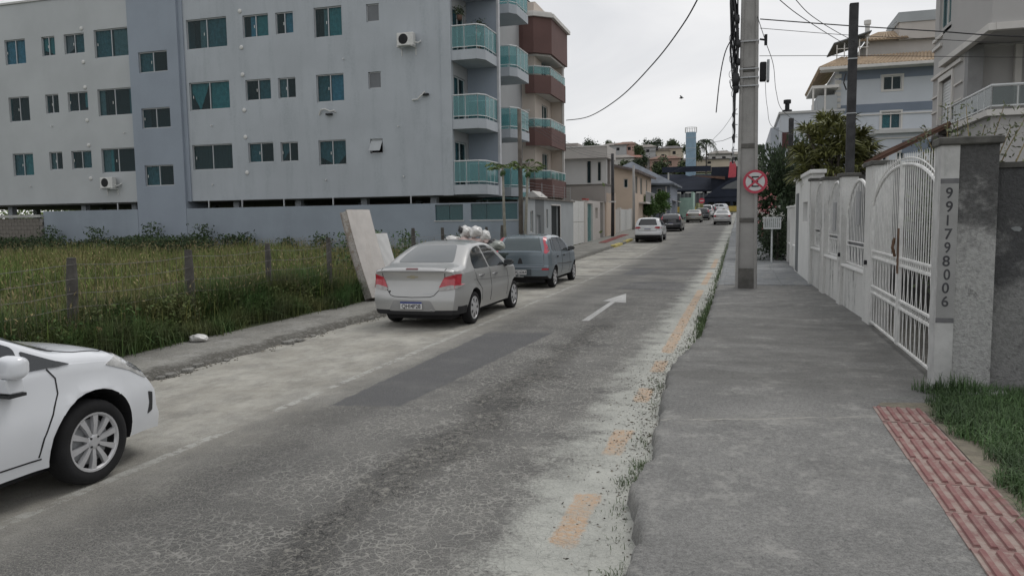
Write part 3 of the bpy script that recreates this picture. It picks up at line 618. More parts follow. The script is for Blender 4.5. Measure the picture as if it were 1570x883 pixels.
# ---------------------------------------------------------------- grey-blue apartment block
B0 = (-25, 31, 0)
apt = thing('apartment_building', 'long grey-blue apartment block with green glass balconies, behind the overgrown lot', 'apartment building', B0)
W1 = Wall((0, 31, 0), (1, 0, 0), (0, -1, 0)); WT = Wall((0, 30.8, 0), (1, 0, 0), (0, -1, 0))
CT, CD, CG, CB = M_TEAL, M_TEALD, M_GREYC, M_BLUEC
wins = [('A', -37.03, -35.63, [(10.31, 11.58, [(0, .5, CB, None), (.5, 1, CB, None)]), (7.38, 8.65, None), (4.55, 5.73, [(0, .5, CD, None), (.5, 1, CT, lambda t: t*.0)])]),
 ('B', -34.54, -33.67, [(10.58, 11.55, [(0, 1, CT, lambda t: .35*(1-t))]), (7.68, 8.65, None), (4.8, 5.72, [(0, .3, CG, None)])]),
 ('C', -33.07, -31.78, [(10.57, 11.55, [(0, .35, mat('pink_cloth', (.45, .28, .28), .9), lambda t: .3*t), (.5, 1, CD, None)]), (7.7, 8.67, [(.75, 1, CT, lambda t: .2)]), (4.8, 5.72, [(.5, 1, CD, None)])]),
 ('D', -31.15, -29.07, [(10.23, 11.61, [(0, .48, CD, None), (.52, 1, CG, None)]), (7.37, 8.7, [(0, .15, CG, None), (.88, 1, CD, None)]), (4.54, 5.76, [(0, .22, CG, None), (.22, .3, CT, None)])]),
 ('E', -25.6, -23.32, [(10.22, 11.61, [(.3, .5, CG, None), (.5, 1, CD, None)]), (7.35, 8.67, [(.02, .45, CT, lambda t: (abs(t-.45)*1.7) if t > .45 else (.45-t)*1.5), (.5, 1, CT, None)]), (4.5, 5.71, [(0, 1, mat('brown_blind', (.05, .042, .038), .8), None)])]),
 ('F', -22.43, -21.05, [(10.52, 11.54, [(.25, .5, CB, None), (.5, 1, CT, None)]), (7.64, 8.6, [(.5, 1, CD, None)]), (4.75, 5.68, [(0, .5, CD, None)])]),
 ('G', -20.66, -19.73, [(10.54, 11.51, [(.5, 1, CB, None)]), (7.64, 8.57, [(0, .5, CG, None)]), (4.74, 5.64, [(0, .4, CD, lambda t: .6*t)])]),
 ('H', -18.65, -17.24, [(10.22, 11.54, [(.3, .5, CG, None), (.5, 1, CT, None)]), (7.35, 8.58, [(0, .5, CD, None), (.5, 1, CB, None)]), (4.5, 5.64, [(0, .6, CD, lambda t: .35-.35*t), (.6, 1, CD, lambda t: .5*t)])])]
holesL, holesR = [], []
for n_, a, b, rows_ in wins:
    for z0, z1, cur in rows_: (holesL if n_ in 'ABCD' else holesR).append((a, b, z0, z1))
for z0, z1 in ((10.7, 11.46), (7.81, 8.53), (4.95, 5.6)): holesR.append((-16.02, -15.4, z0, z1))
mb = MB(); W1.facade(mb, -46, -28.9, 3.05, 13.35, holesL, .22); mb.build('wall', mat('pale_grey_render', (.45, .47, .48), .85, .06, .35, .12, 30, streak=.18, dirt=(.3, .31, .31), sscale=.5, slo=.52), apt)
mb = MB(); W1.facade(mb, -25.8, -12.05, 3.02, 14.6, holesR, .22)
mb.build('wall', M_GREYBLUE, apt)
mb = MB(); WT.facade(mb, -28.88, -25.98, -.2, 14.6, [(-28.32, -26.62, 9.28, 10.27), (-28.32, -26.62, 6.6, 7.58), (-28.32, -26.6, 3.8, 4.81)], .22); mb.box(-28.88, -28.68, 31.02, 32.5, 0, 14.6); mb.box(-26.18, -25.98, 31.02, 32.5, 0, 14.6)
mb.build('stair_tower', M_TOWER, apt)
mb = MB(); mb.box(-25.98, -25.75, 30.93, 31.2, 3.0, 14.6); mb.build('downpipe_column', M_TOWER, apt)
for n_, a, b, rows_ in wins:
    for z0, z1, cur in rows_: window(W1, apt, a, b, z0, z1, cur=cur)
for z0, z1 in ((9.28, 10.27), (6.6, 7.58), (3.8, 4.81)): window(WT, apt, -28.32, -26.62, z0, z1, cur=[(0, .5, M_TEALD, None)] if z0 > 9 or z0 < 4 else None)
for i, (z0, z1) in enumerate(((10.7, 11.46), (7.81, 8.53), (4.95, 5.6))):
    f = MB(); a, b = -16.02, -15.4
    for bx_ in ((a, b, z0, z0+.04), (a, b, z1-.04, z1), (a, a+.04, z0, z1), (b-.04, b, z0, z1)): W1.bx(f, *bx_, -.12, -.07)
    f = f.build('window', M_ALU, apt); g = MB(); P = W1.P
    if i < 2: W1.bx(g, a+.03, b-.03, z0+.03, z1-.03, -.09, -.08)
    else:
        o = .34; g.add([P(a+.03, z1-.03, -.08), P(b-.03, z1-.03, -.08), P(b-.03, z0+.1, o-.08), P(a+.03, z0+.1, o-.08)], [(0, 1, 2, 3)]); g.add([P(a+.03, z1-.03, -.09), P(b-.03, z1-.03, -.09), P(b-.03, z0+.1, o-.09), P(a+.03, z0+.1, o-.09)], [(0, 1, 2, 3)])
    g.build('pane', mat('frosted_pane', (.12, .13, .14), .25, .1, 2, 0) if i < 2 else mat('frosted_pane_open', (.35, .37, .38), .2, .1, 2, 0), f)
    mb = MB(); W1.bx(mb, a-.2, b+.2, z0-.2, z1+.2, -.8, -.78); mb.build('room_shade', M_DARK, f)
# body of the building: roof, rear walls, underside, stilts, interior floors
mb = MB(); mb.box(-46, -28.9, 31.3, 47, 13.2, 13.3); mb.box(-46, -28.7, 30.93, 31.05, 13.35, 13.45); mb.box(-28.9, -12.05, 31.3, 47, 14.5, 14.6); mb.build('roof', M_SLAB, apt)
for q in ((-46.0, -12.2, 46.8, 47, 3.1, 14.45), (-46.2, -46, 31, 47, 3.1, 13.15), (-28.9, -28.7, 33, 46.7, 13.35, 14.45)): mb = MB(); mb.box(*q); mb.build('wall', M_GREYBLUE, apt)
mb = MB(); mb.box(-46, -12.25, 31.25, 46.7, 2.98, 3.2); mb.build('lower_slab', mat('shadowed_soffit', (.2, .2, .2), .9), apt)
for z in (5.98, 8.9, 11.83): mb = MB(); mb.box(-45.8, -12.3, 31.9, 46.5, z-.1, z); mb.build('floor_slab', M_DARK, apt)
for x in (-44, -38.6, -33.5, -30.2, -24, -20.5, -17, -13.5):
    for y in (31.8, 38, 45.5): mb = MB(); mb.box(x, x+.3, y, y+.3, 0, 3.0); mb.build('stilt', M_GREYBLUE, apt)
for zc in (11.76, 10.11, 8.86, 7.22, 5.97, 4.3):
    for xc, W_ in ((-31.9, 0), (-22.54, 0)):
        mb = MB(); mb.lathe([(0, -.05), (.07, -.05), (.085, -.04), (.1, -.03), (.1, 0)], 14, (xc, 31, zc), 'y'); mb.build('vent_cap', M_WHITEP, apt, auto=40)
for xc, zc in ((-35.9, 4.0), (-34.2, 7.05), (-29.6, 6.5), (-24.4, 6.6), (-24.5, 3.8), (-17.7, 6.9), (-14.6, 6.1), (-14.4, 3.9), (-18.3, 3.85), (-17.2, 9.2)):
    mb = MB(); mb.tube([(xc, 31, zc), (xc, 30.93, zc), (xc+.03, 30.9, zc-.05)], .022, 6); mb.build('pipe_stub', M_WHITEP, apt)
# low divider panels seen in the gap above the boundary wall, and the lighter yard beyond
for x in (-30.3, -24.8, -22.9, -20.6, -18.0, -14.1): mb = MB(); mb.box(x, x+.05, 30.95, 31.0, 2.68, 3.02); mb.build('gap_post', M_ALU, apt)
# street side with recessed rooms and balconies
WS = Wall((-12.05, 0, 0), (0, 1, 0), (1, 0, 0))
doors = [(31.3, 32.75, z, z+2.15) for z in (3.22, 6.05, 8.95, 11.9)]
doors2 = [(36.0, 37.4, z, z+2.15) for z in (3.22, 6.05, 8.95, 11.9)]
mb = MB(); WS.facade(mb, 31.24, 46.8, 3.02, 14.6, doors+doors2, .2); mb.build('wall', mat('pale_balcony_render', (.36, .365, .37), .85, .05, .5, .1, 30), apt)
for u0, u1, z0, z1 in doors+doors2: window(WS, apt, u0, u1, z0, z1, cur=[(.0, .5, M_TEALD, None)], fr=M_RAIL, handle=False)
mb = MB(); mb.box(-12.04, -10.62, 33.0, 33.18, 3.0, 13.7); mb.build('fin_wall', M_TOWER, apt)
mb = MB(); mb.box(-10.62, -10.52, 32.98, 33.2, 3.0, 13.7); mb.build('fin_edge', mat('pale_edge', (.5, .51, .53), .8), apt)
mb = MB(); mb.box(-12.5, -12.03, 30.94, 31.0, 3.0, 14.6); mb.build('corner_pilaster', M_GREYBLUE, apt)
for i, zs in enumerate((3.45, 6.26, 9.17, 12.1)):
    b1 = [(-12.04, 30.98), (-10.86, 30.98), (-10.60, 31.35), (-10.60, 32.97), (-12.04, 32.97)]
    balcony(apt, b1, zs, .42, 1.02, M_GREYBLUE if i else M_GREYBLUE, M_GREEN)
    b2 = [(-12.04, 35.2), (-10.7, 35.2), (-10.42, 35.6), (-10.42, 37.6), (-12.04, 37.6)]
    balcony(apt, b2, zs, .42, 1.02, M_GREYBLUE, M_GREEN)
for p in ([(-12.04, 30.98), (-10.86, 30.98), (-10.6, 31.35), (-10.6, 32.97), (-12.04, 32.97)], [(-12.04, 35.2), (-10.7, 35.2), (-10.42, 35.6), (-10.42, 37.6), (-12.04, 37.6)]):
    mb = MB(); mb.prism(p, 11.98 if p[0][1] > 33 else 14.0, 12.62 if p[0][1] > 33 else 14.4); 
for zs in (12.05,):
    pass
# air conditioners
def ac(loc, W_, label, rz, side=1):
    t = thing('air_conditioner', label, 'air conditioner', loc, rz, 'air conditioners on the apartment wall', local=True)
    mb = MB(); mb.box(-.39, .39, -.42, -.14, .0, .55); mb.build('casing', M_WHITEP, t, bevel=.02)
    mb = MB(); mb.lathe([(.0, -.425), (.05, -.432), (.2, -.428), (.22, -.424)], 20, (-.08, 0, .28), 'y'); mb.build('fan_guard', M_DARK, t)
    mb = MB(); mb.box(-.37, -.3, -.5, 0, -.05, -.02); mb.box(.3, .37, -.5, 0, -.05, -.02); mb.box(-.35, -.32, -.03, 0, -.35, -.02); mb.box(.32, .35, -.03, 0, -.35, -.02); mb.build('bracket', M_WHITEP, t)
    mb = MB(); mb.tube([(.38, -.25, .15), (.5, -.2, .12), (.56, -.05, .2), (.56, 0, .25)], .03, 6); mb.build('hose', M_WHITEP, t)
    return t
ac((-30.55, 31, 3.75), W1, 'white air conditioner box low on the wall left of the stair tower', 0)
ac((-14.0, 31, 9.45), W1, 'white air conditioner box high up near the building corner', 0)
for lb, pts in (('curled white hose end sticking out under the middle windows', [(-18.55, 30.98, 6.78), (-18.4, 30.9, 7.0), (-18.15, 30.85, 7.02), (-17.9, 30.85, 6.9), (-17.75, 30.98, 6.95)]), ('bent bracket and hose stub right of the upper wall near the corner', [(-13.9, 31, 7.2), (-13.6, 30.85, 7.18), (-13.4, 30.85, 7.35), (-13.25, 30.9, 7.5)])):
    t = thing('hose_stub', lb, 'pipe', pts[0]); mb = MB(); mb.tube(pts, .035, 6); mb.build('hose', M_WHITEP, t); mb = MB(); mb.box(pts[2][0], pts[2][0]+.3, 30.85, 31, pts[3][2]-.15, pts[3][2]-.08); mb.build('bracket', M_DARK, t)
# hanging plants and a potted shrub on the topmost visible balcony
for lb, (x, y, z), r in (('trailing plant hanging by the balcony door left of the standing person', (-11.75, 31.35, 10.9), .16), ('round dark potted shrub beside the person on the balcony', (-11.15, 32.3, 10.45), .25)):
    t = thing('potted_plant', lb, 'plant', (x, y, z), group='plants on the balcony')
    A = leaves(RNG.normal(0, r*.6, (160, 3))+[x, y, z], RNG.normal(0, 1, (160, 3))+[0, 0, -.3], .12, .04); npobj('foliage', A[0], A[1], mat('plant_dark', (.05, .07, .035), .8, .3, 2, 0, island=.4), t, (x, y, z))
    mb = MB(); mb.lathe([(.0, z-.42), (.1, z-.42), (.13, z-.2), (.0, z-.2)], 12, (x, y, 0)); mb.build('pot', mat('pot_brown', (.12, .07, .05), .8), t, smooth=True)
    if r > .2: mb = MB(); mb.tube([(x, y, 9.17), (x, y, z-.4)], .05, 6); mb.build('stand', M_DARK, t)
# ---------------------------------------------------------------- boundary wall with glass infill
bw = thing('boundary_wall', 'long plain blue-grey wall with dark glass infill, below the apartment block', 'wall', (-22, 30.8, 0))
WB = Wall((0, 30.8, 0), (1, 0, 0), (0, -1, 0))
mb = MB(); WB.facade(mb, -34.98, -28.9, -.1, 2.67, [], .16); mb.build('wall_panel', M_WALLB, bw)
mb = MB(); WB.facade(mb, -25.96, -9.0, -.1, 2.66, [(-12.86, -11.56, 1.91, 2.6), (-11.2, -9.1, 1.93, 2.62)], .16); mb.build('wall_panel', M_WALLB, bw)
for a, b in ((-12.86, -11.56), (-11.2, -9.1)):
    n = 3 if b-a > 2 else 2
    for k in range(n): mb = MB(); WB.bx(mb, a+(b-a)*k/n+.01, a+(b-a)*(k+1)/n-.01, 1.92, 2.62, -.09, -.08); mb.build('glass_panel', glass('dark_green_glass', (.03, .10, .11), .35), bw)
    mb = MB(); WB.bx(mb, a-.05, b+.05, 1.87, 1.915, -.12, .03); mb.build('sill', M_SLAB, bw)
bk = thing('block_wall', 'low unpainted concrete block wall with pale coping, left end of the boundary wall', 'wall', (-38, 30.8, 0))
M_BLOCK = mat('raw_block', (.16, .15, .14), .95, .2, 3, .5, 20, island=.2, streak=.3)
mb = MB(); mb.box(-46, -35.0, 30.74, 30.88, .1, 2.3); mb.build('mortar', mat('mortar_grey', (.22, .21, .2), .95), bk)
bm0 = None
for r_ in range(10):
    for c_ in range(26):
        x = -45.9+c_*.42+(.21 if r_ % 2 else 0)
        if x+.4 > -35.0: continue
        if bm0 is None: mb = MB(); mb.box(0, .4, 0, .14, 0, .19); bm0 = mb.build('block', M_BLOCK, bk, origin=(0, 0, 0), bevel=.006); o = bm0
        else: o = bm0.copy(); COL.objects.link(o)
        o.location = Vector((x, 30.70-random.uniform(0, .006), .32+r_*.2))-Vector((-38, 30.8, 0))
mb = MB(); mb.box(-46, -35.0, 30.62, 30.95, 2.36, 2.5); mb.build('coping', mat('coping_pale', (.42, .42, .4), .9, .15, 2, .2, streak=.3), bk)
hg = thing('hedge', 'pale overgrown hedge glimpsed through the gap below the left end of the apartments', 'hedge', (-50, 50, 0))
A = leaves(RNG.normal(0, 1, (9000, 3))*[11, .7, .9]+[-52, 51, 2.0], RNG.normal(0, 1, (9000, 3)), .35, .2); npobj('foliage', A[0], A[1], mat('pale_leaf', (.17, .23, .09), .8, .3, 1, 0, island=.3), hg, (-50, 50, 0))
# a distant hedge and house glimpsed through the gap on the left
t = thing('tree', 'pale bushy tree glimpsed through the gap under the apartment block', 'tree', (-52, 60, 0))
A = leaves(RNG.normal(0, 1, (2600, 3))*[5, 2, 1.2]+[-52, 60, 3.2], RNG.normal(0, 1, (2600, 3)), .4, .22); npobj('crown', A[0], A[1], mat('pale_leaf', (.16, .22, .08), .8, .3, 1, 0, island=.3), t, (-52, 60, 0)); mb = MB(); mb.tube([(-52, 60, 0), (-52, 60, 3)], [.2, .12], 7); mb.build('trunk', M_GR3, t)

# ---------------------------------------------------------------- brown and cream apartment block
M_CREAM = mat('cream_render', (.56, .49, .43), .85, .04, .5, .1, 30, streak=.12, dirt=(.4, .36, .32)); M_BROWN = mat('brown_red_render', (.125, .066, .058), .75, .08, .8, .1, 30); M_TRIM = mat('white_trim', (.62, .6, .57), .8, .05, 2, 0)
bb = thing('apartment_building', 'cream apartment block with dark red-brown bowed balconies and parapet', 'apartment building', (-13, 42, 0))
WC = Wall((0, 42, 0), (1, 0, 0), (0, -1, 0)); GY = 41.6
mb = MB(); WC.facade(mb, -26, -11.75, 0, 14.0, [(-13.3, -12.75, z, z+1.5) for z in (4.1, 7.0, 9.9)] , .2); mb.build('wall', M_CREAM, bb)
for z in (4.1, 7.0, 9.9): window(WC, bb, -13.3, -12.75, z, z+1.5, split=1, handle=False)
mb = MB(); mb.box(-26, -11.3, 42.3, 46.2, 14.0, 14.1); mb.build('roof', M_CREAM, bb)
mb = MB(); mb.box(-26, -11.31, 46.0, 46.2, 0, 13.99); mb.build('wall', M_CREAM, bb)
WCs = Wall((-11.3, 0, 0), (0, 1, 0), (1, 0, 0))
dr = [(43.6, 45.0, z+.1, z+2.2) for z in (3.6, 6.4, 9.25)]
mb = MB(); WCs.facade(mb, 43.2, 46.0, 0, 14.0, dr, .2); mb.build('wall', M_CREAM, bb)
for d_ in dr: window(WCs, bb, *d_, fr=M_TRIM, handle=False, cur=[(0, .5, M_GREYC, None)])
WCf = Wall((0, 43.2, 0), (1, 0, 0), (0, -1, 0))
dr = [(-11.62, -11.36, z+.1, z+2.1) for z in (3.6, 6.4, 9.25)]
mb = MB(); mb.box(-11.75, -11.3, 42.0, 43.2, 0, 14); mb.build('corner_pier', M_CREAM, bb)
mb = MB(); mb.box(-11.29, -10.62, 45.8, 45.99, 0, 11.1); mb.build('fin_wall', M_CREAM, bb)
mb = MB(); mb.box(-10.6, -10.48, 45.75, 45.9, 3.2, 11.2); mb.build('corner_post', M_TRIM, bb)
for i, zs in enumerate((4.15, 7.05, 9.95)):
    pl = [(-11.74, 41.6), (-11.2, 41.6), (-10.42, 42.35), (-10.42, 46.0), (-11.28, 46.0), (-11.28, 43.21), (-11.74, 43.21)]
    mb = MB(); mb.prism([(-11.74, 41.62), (-11.21, 41.62), (-10.44, 42.36), (-10.44, 45.98), (-11.29, 45.98), (-11.29, 43.2), (-11.74, 43.2)], zs-.95, zs-.85); sl2 = mb.build('balcony', M_TRIM, bb)
    pr = pl[:5]; mb = MB()
    for a, b in zip(pr, pr[1:]):
        d = (Vector(b)-Vector(a)); L = d.length; mb.fbox((a[0], a[1], 0), (d.x/L, d.y/L, 0), (0, 0, 1), (d.y/L, -d.x/L, 0), 0, L, zs-1.0, zs+.0, -.12, 0)
    mb.build('parapet', M_BROWN, sl2)
    r = MB(); ins = [Vector((a-.06, b+.05, 0)) for a, b in pr[:4]]
    r.tube([(p.x, p.y, zs+.5) for p in ins], .03, 5)
    for a, b in zip(ins, ins[1:]):
        k = max(1, round((b-a).length/.9))
        for j in range(k+1): q = a.lerp(b, j/k); r.tube([(q.x, q.y, zs-.02), (q.x, q.y, zs+.5)], .02, 4)
        for j in range(k):
            g = MB(); p = a.lerp(b, (j+.03)/k); q = a.lerp(b, (j+.97)/k); d = (q-p).normalized()*1.0; g.fbox((p.x, p.y, 0), (d.x, d.y, 0), (0, 0, 1), (d.y, -d.x, 0), 0, (q-p).length, zs+.08, zs+.47, -.005, .005); g.build('glass_panel', M_GREEN, sl2)
    r.build('railing', M_RAIL, sl2)
# top brown storey with white cornice
def band(pl, z0, z1, out, m, name, par, close=True):
    mb = MB(); mb.prism(pl, z0, z1); return mb.build(name, m, par)
top_pl = [(-14.2, 41.9), (-12.9, 41.75), (-11.8, 41.5), (-11.2, 41.5), (-10.36, 42.3), (-10.36, 46.3), (-14.2, 46.3)]
band(top_pl, 11.15, 13.1, 0, M_BROWN, 'top_parapet', bb)
cor = [(-14.4, 41.75), (-12.9, 41.6), (-11.8, 41.34), (-11.15, 41.34), (-10.2, 42.2), (-10.2, 46.5), (-14.4, 46.5)]
band(cor, 13.1, 13.3, 0, M_TRIM, 'cornice', bb); band([(a*1.0, b) for a, b in top_pl], 13.3, 13.42, 0, M_TRIM, 'cornice', bb)
band([(-11.7, 41.9), (-11.2, 41.9), (-10.5, 42.5), (-10.5, 46.2), (-11.7, 46.2)], 11.05, 11.15, 0, M_TRIM, 'ceiling_slab', bb)
for z in (8.0, 11.0, 5.1): mb = MB(); mb.box(-16, -11.6, 41.9, 42.0, z, z+.12); mb.build('string_course', M_TRIM, bb)
mb = MB(); mb.box(-18, -15.5, 43, 46, 14.1, 15.2); mb.build('water_tank_room', M_CREAM, bb)
t = ac((-13.9, 42, 5.6), WC, 'small air conditioner box on the cream wall behind the utility post', 0)

# ---------------------------------------------------------------- white-beige two-storey house
M_BEIGE = mat('pale_beige_render', (.5, .47, .44), .85, .05, .6, .1, 30, streak=.15, dirt=(.33, .3, .28)); M_TAUPE = mat('taupe_render', (.33, .3, .28), .85, .06, .6, .1, 30)
h1 = thing('house', 'boxy pale beige two-storey house with flat parapet roof next to the brown balconies', 'house', (-12, 56, 0))
WH = Wall((0, 56, 0), (1, 0, 0), (0, -1, 0)); hs = [(-11.15, -10.75, 4.45, 6.2), (-10.35, -10.0, 4.6, 6.1)]
mb = MB(); WH.facade(mb, -18, -9.6, .4, 6.6, hs, .2); mb.build('wall', mat('white_render', (.6, .59, .57), .85, .05, .6, .1), h1)
for h in hs: window(WH, h1, *h, split=1, fr=M_TRIM, handle=False, bar=.07)
mb = MB(); mb.box(-18, -9.7, 59, 59.2, .4, 6.29); mb.build('wall', M_TAUPE, h1)
mb = MB(); mb.box(-9.8, -9.6, 57.4, 59, .4, 6.29); mb.build('wall', M_TAUPE, h1)
mb = MB(); mb.box(-18.2, -9.45, 55.3, 59.3, 6.3, 7.15); mb.build('roof_parapet', M_BEIGE, h1)
mb = MB(); mb.box(-18.2, -9.3, 55.25, 55.32, 7.1, 7.2); mb.build('roof_flashing', M_TRIM, h1)
mb = MB(); mb.box(-18, -9.3, 53.6, 56, 3.0, 4.25); mb.build('porch_parapet', M_TAUPE, h1)
mb = MB(); mb.box(-18, -9.25, 53.55, 56, 4.25, 4.33); mb.build('parapet_cap', M_BLOCK, h1)
mb = MB(); mb.box(-13.5, -12, 57, 59, 7.15, 7.6); mb.build('water_tank', M_TAUPE, h1)
mb = MB(); mb.box(-10.4, -9.9, 54.0, 54.4, .4, 3.0); mb.build('porch_pillar', M_BEIGE, h1)
# ---------------------------------------------------------------- cream gabled house and grey-roofed house
M_TILEB = mat('weathered_tile', (.16, .13, .12), .9, .3, 1.2, .4, 14, island=0); M_SLATE = mat('slate_grey_tile', (.14, .155, .18), .85, .2, 1.2, .4, 14)
M_CREAM2 = mat('warm_cream_render', (.56, .45, .36), .85, .05, .6, .1)
h2 = thing('house', 'cream two-storey gabled house with a small white-framed window in its side wall', 'house', (-11, 70, 0))
WG = Wall((0, 68, 0), (1, 0, 0), (0, -1, 0))
mb = MB(); WG.facade(mb, -17, -9.3, .6, 6.0, [(-10.15, -9.75, 4.55, 5.35)], .2); mb.add([(-17, 68, 6.0), (-9.3, 68, 6.0), (-13.2, 68, 7.0)], [(0, 1, 2)]); mb.build('wall', M_CREAM2, h2)
window(WG, h2, -10.15, -9.75, 4.55, 5.35, split=1, fr=M_TRIM, handle=False, bar=.06)
WG2 = Wall((-9.3, 0, 0), (0, 1, 0), (1, 0, 0))
hs = [(69.5, 71, 4.1, 5.7), (73, 74.6, 4.1, 5.7), (77.5, 78.6, 4.1, 5.7)]
mb = MB(); WG2.facade(mb, 68.3, 82, .6, 6.1, hs, .2); mb.build('wall', M_CREAM2, h2)
for h in hs: window(WG2, h2, *h, fr=M_TRIM, handle=False)
mb = MB(); mb.fbox((-13.2, 67.4, 7.0), (4.4, 0, -1.13), (0, 1, 0), (.25, 0, .97), 0, 1, 0, 14.8, 0, .22); mb.fbox((-13.2, 67.4, 7.0), (-4.4, 0, -1.13), (0, 1, 0), (-.25, 0, .97), 0, 1, 0, 14.8, 0, .22); mb.build('roof', M_TILEB, h2)
mb = MB(); mb.box(-9.3, -8.6, 72, 81, 3.2, 3.35); b_ = mb.build('balcony', M_TRIM, h2)
mb = MB()
for k in range(26): mb.tube([(-8.65, 72+k*.35, 3.35), (-8.65, 72+k*.35, 4.3)], .02, 4)
mb.tube([(-8.65, 72, 4.3), (-8.65, 81, 4.3)], .03, 5); mb.build('railing', M_ALU, b_)
h3 = thing('house', 'blue-grey house with a slate-grey pitched roof beyond the cream gabled house', 'house', (-10, 84, 0))
WK = Wall((0, 84, 0), (1, 0, 0), (0, -1, 0))
mb = MB(); WK.facade(mb, -16, -7.7, .8, 5.3, [(-8.9, -8.4, 3.6, 5.0)], .2); mb.add([(-16, 84, 5.2), (-7.7, 84, 5.2), (-12, 84, 5.4)], [(0, 1, 2)]); mb.box(-7.7, -7.5, 84.2, 94, .8, 5.4); mb.build('wall', mat('slate_blue_render', (.2, .22, .26), .85), h3)
window(WK, h3, -8.9, -8.4, 3.6, 5.0, split=1, fr=M_TRIM, handle=False, bar=.06)
mb = MB(); mb.add([(-17, 83.2, 5.6), (-7.0, 83.2, 5.55), (-7.0, 95, 5.55), (-17, 95, 5.6), (-12.2, 88, 8.3), (-12.2, 91, 8.3), (-17, 83.2, 5.4), (-7.0, 83.2, 5.35), (-7.0, 95, 5.35), (-17, 95, 5.4)], [(0, 1, 4), (1, 2, 5, 4), (2, 3, 5), (3, 0, 4, 5), (0, 6, 7, 1), (1, 7, 8, 2), (6, 9, 8, 7), (2, 8, 9, 3), (3, 9, 6, 0)]); mb.build('roof', M_SLATE, h3)
mb = MB(); mb.tube([(-7.9, 83.9, 5.2), (-7.9, 83.9, 1)], .06, 6); mb.build('downpipe', M_TRIM, h3)

# ---------------------------------------------------------------- street-front walls, gates and porches on the left
WL = Wall((-9.4, 0, 0), (0, 1, 0), (1, 0, 0))
def gy(y): return gz(y)+.12
M_EGREY = mat('entrance_grey', (.36, .38, .39), .85, .05, .8, .1); M_EDARK = mat('entrance_dark_grey', (.15, .16, .165), .85, .05, .8, .1)
e1 = thing('entrance_wall', 'light and dark grey entrance wall with narrow slit windows and an open doorway', 'wall', (-9.4, 37, 0))
mb = MB(); WL.facade(mb, 33.6, 43.3, 0, 2.85, [(33.95, 34.45, 1.3, 2.3), (35.0, 35.7, .2, 2.1), (36.9, 37.3, 1.45, 2.4), (38.0, 39.9, .15, 2.6)], .2); mb.build('wall_panel', M_EGREY, e1)
mb = MB(); WL.bx(mb, 34.8, 36.5, 0, 2.849, .005, .02); 
mb = MB(); WL.facade(mb, 34.85, 36.45, .1, 2.85, [(35.0, 35.7, .2, 2.1)], .03); 
o_ = mb.build('dark_panel', M_EDARK, e1); o_.location = (.012, 0, 0)
for h in ((33.95, 34.45, 1.3, 2.3), (36.9, 37.3, 1.45, 2.4)): window(WL, e1, *h, split=1, fr=M_TRIM, handle=False, bar=.04)
mb = MB(); WL.bx(mb, 35.02, 35.68, .2, 2.08, -.12, -.08); mb.build('door', M_ALU, e1)
mb = MB(); WL.bx(mb, 37.9, 40.0, 2.6, 2.66, -.1, .04); WL.bx(mb, 39.9, 39.96, .15, 2.6, -.1, .04); mb.build('door_trim', M_TRIM, e1)
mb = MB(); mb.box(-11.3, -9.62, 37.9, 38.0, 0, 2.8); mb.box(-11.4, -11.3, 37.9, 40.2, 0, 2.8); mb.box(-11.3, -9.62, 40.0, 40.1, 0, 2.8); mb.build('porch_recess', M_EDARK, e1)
mb = MB(); mb.box(-9.75, -9.3, 33.5, 43.4, 2.85, 2.92); mb.build('coping', M_BLOCK, e1)
mb = MB(); mb.box(-11.2, -9.4, 33.4, 33.6, 0, 2.7); mb.build('wall_panel', M_EGREY, e1)
for y in (34, 36.5, 39, 41.5, 43): mb = MB(); mb.tube([(-9.5, y, 2.9), (-9.5, y, 3.7)], .012, 4); mb.build('fence_spike', M_ALU, e1)
mb = MB()
for k in range(5): mb.tube([(-9.5, 34, 3.05+k*.14), (-9.5, 43, 3.05+k*.14)], .004, 3)
mb.build('wire', M_ALU, e1)
e2 = thing('gate', 'tall plain white sheet-metal gate in two leaves on the left walkway', 'gate', (-9.4, 45, 0))
for k, (a, b) in enumerate(((43.35, 45.0), (45.03, 46.7))):
    mb = MB(); WL.bx(mb, a, b, gy(a)+.03, 1.68, -.1, -.05); mb.build('gate_panel', M_WHITEP, e2); mb = MB(); WL.bx(mb, a, b, 1.7, 2.95, -.1, -.05); mb.build('gate_panel', M_WHITEP, e2)
for q in (43.3, 46.69): mb = MB(); WL.bx(mb, q, q+.06, .2, 3.0, -.13, -.02); mb.build('gate_post', M_TRIM, e2)
e3 = thing('entrance_wall', 'beige entrance wall with a dark slit doorway and a tall glazed door', 'wall', (-9.4, 51, 0))
mb = MB(); WL.facade(mb, 46.8, 56.8, 0, 3.05, [(47.4, 49.4, .4, 2.85), (50.3, 51.2, 1.9, 2.6), (52.1, 53.4, .3, 3.0)], .25); mb.build('wall_panel', M_BEIGE, e3)
mb = MB(); WL.bx(mb, 47.45, 49.35, .42, 2.83, -.15, -.12); mb.build('glazed_door', M_GREEN, e3)
for a in (47.4, 49.32): mb = MB(); WL.bx(mb, a, a+.08, .4, 2.85, -.18, .02); mb.build('door_frame', M_TRIM, e3)
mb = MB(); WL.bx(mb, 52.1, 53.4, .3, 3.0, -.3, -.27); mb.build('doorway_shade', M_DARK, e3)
mb = MB(); mb.box(-9.44, -9.3, 54.0, 56.8, .3, 3.7); mb.box(-9.7, -9.15, 56.8, 57.2, .3, 3.75); mb.build('corner_pier', M_CREAM2, e3)
mb = MB(); WL.bx(mb, 46.8, 47.8, 3.05, 3.15, -.2, .05); mb.build('red_sign_strip', mat('red_strip', (.35, .05, .04), .6), e3)
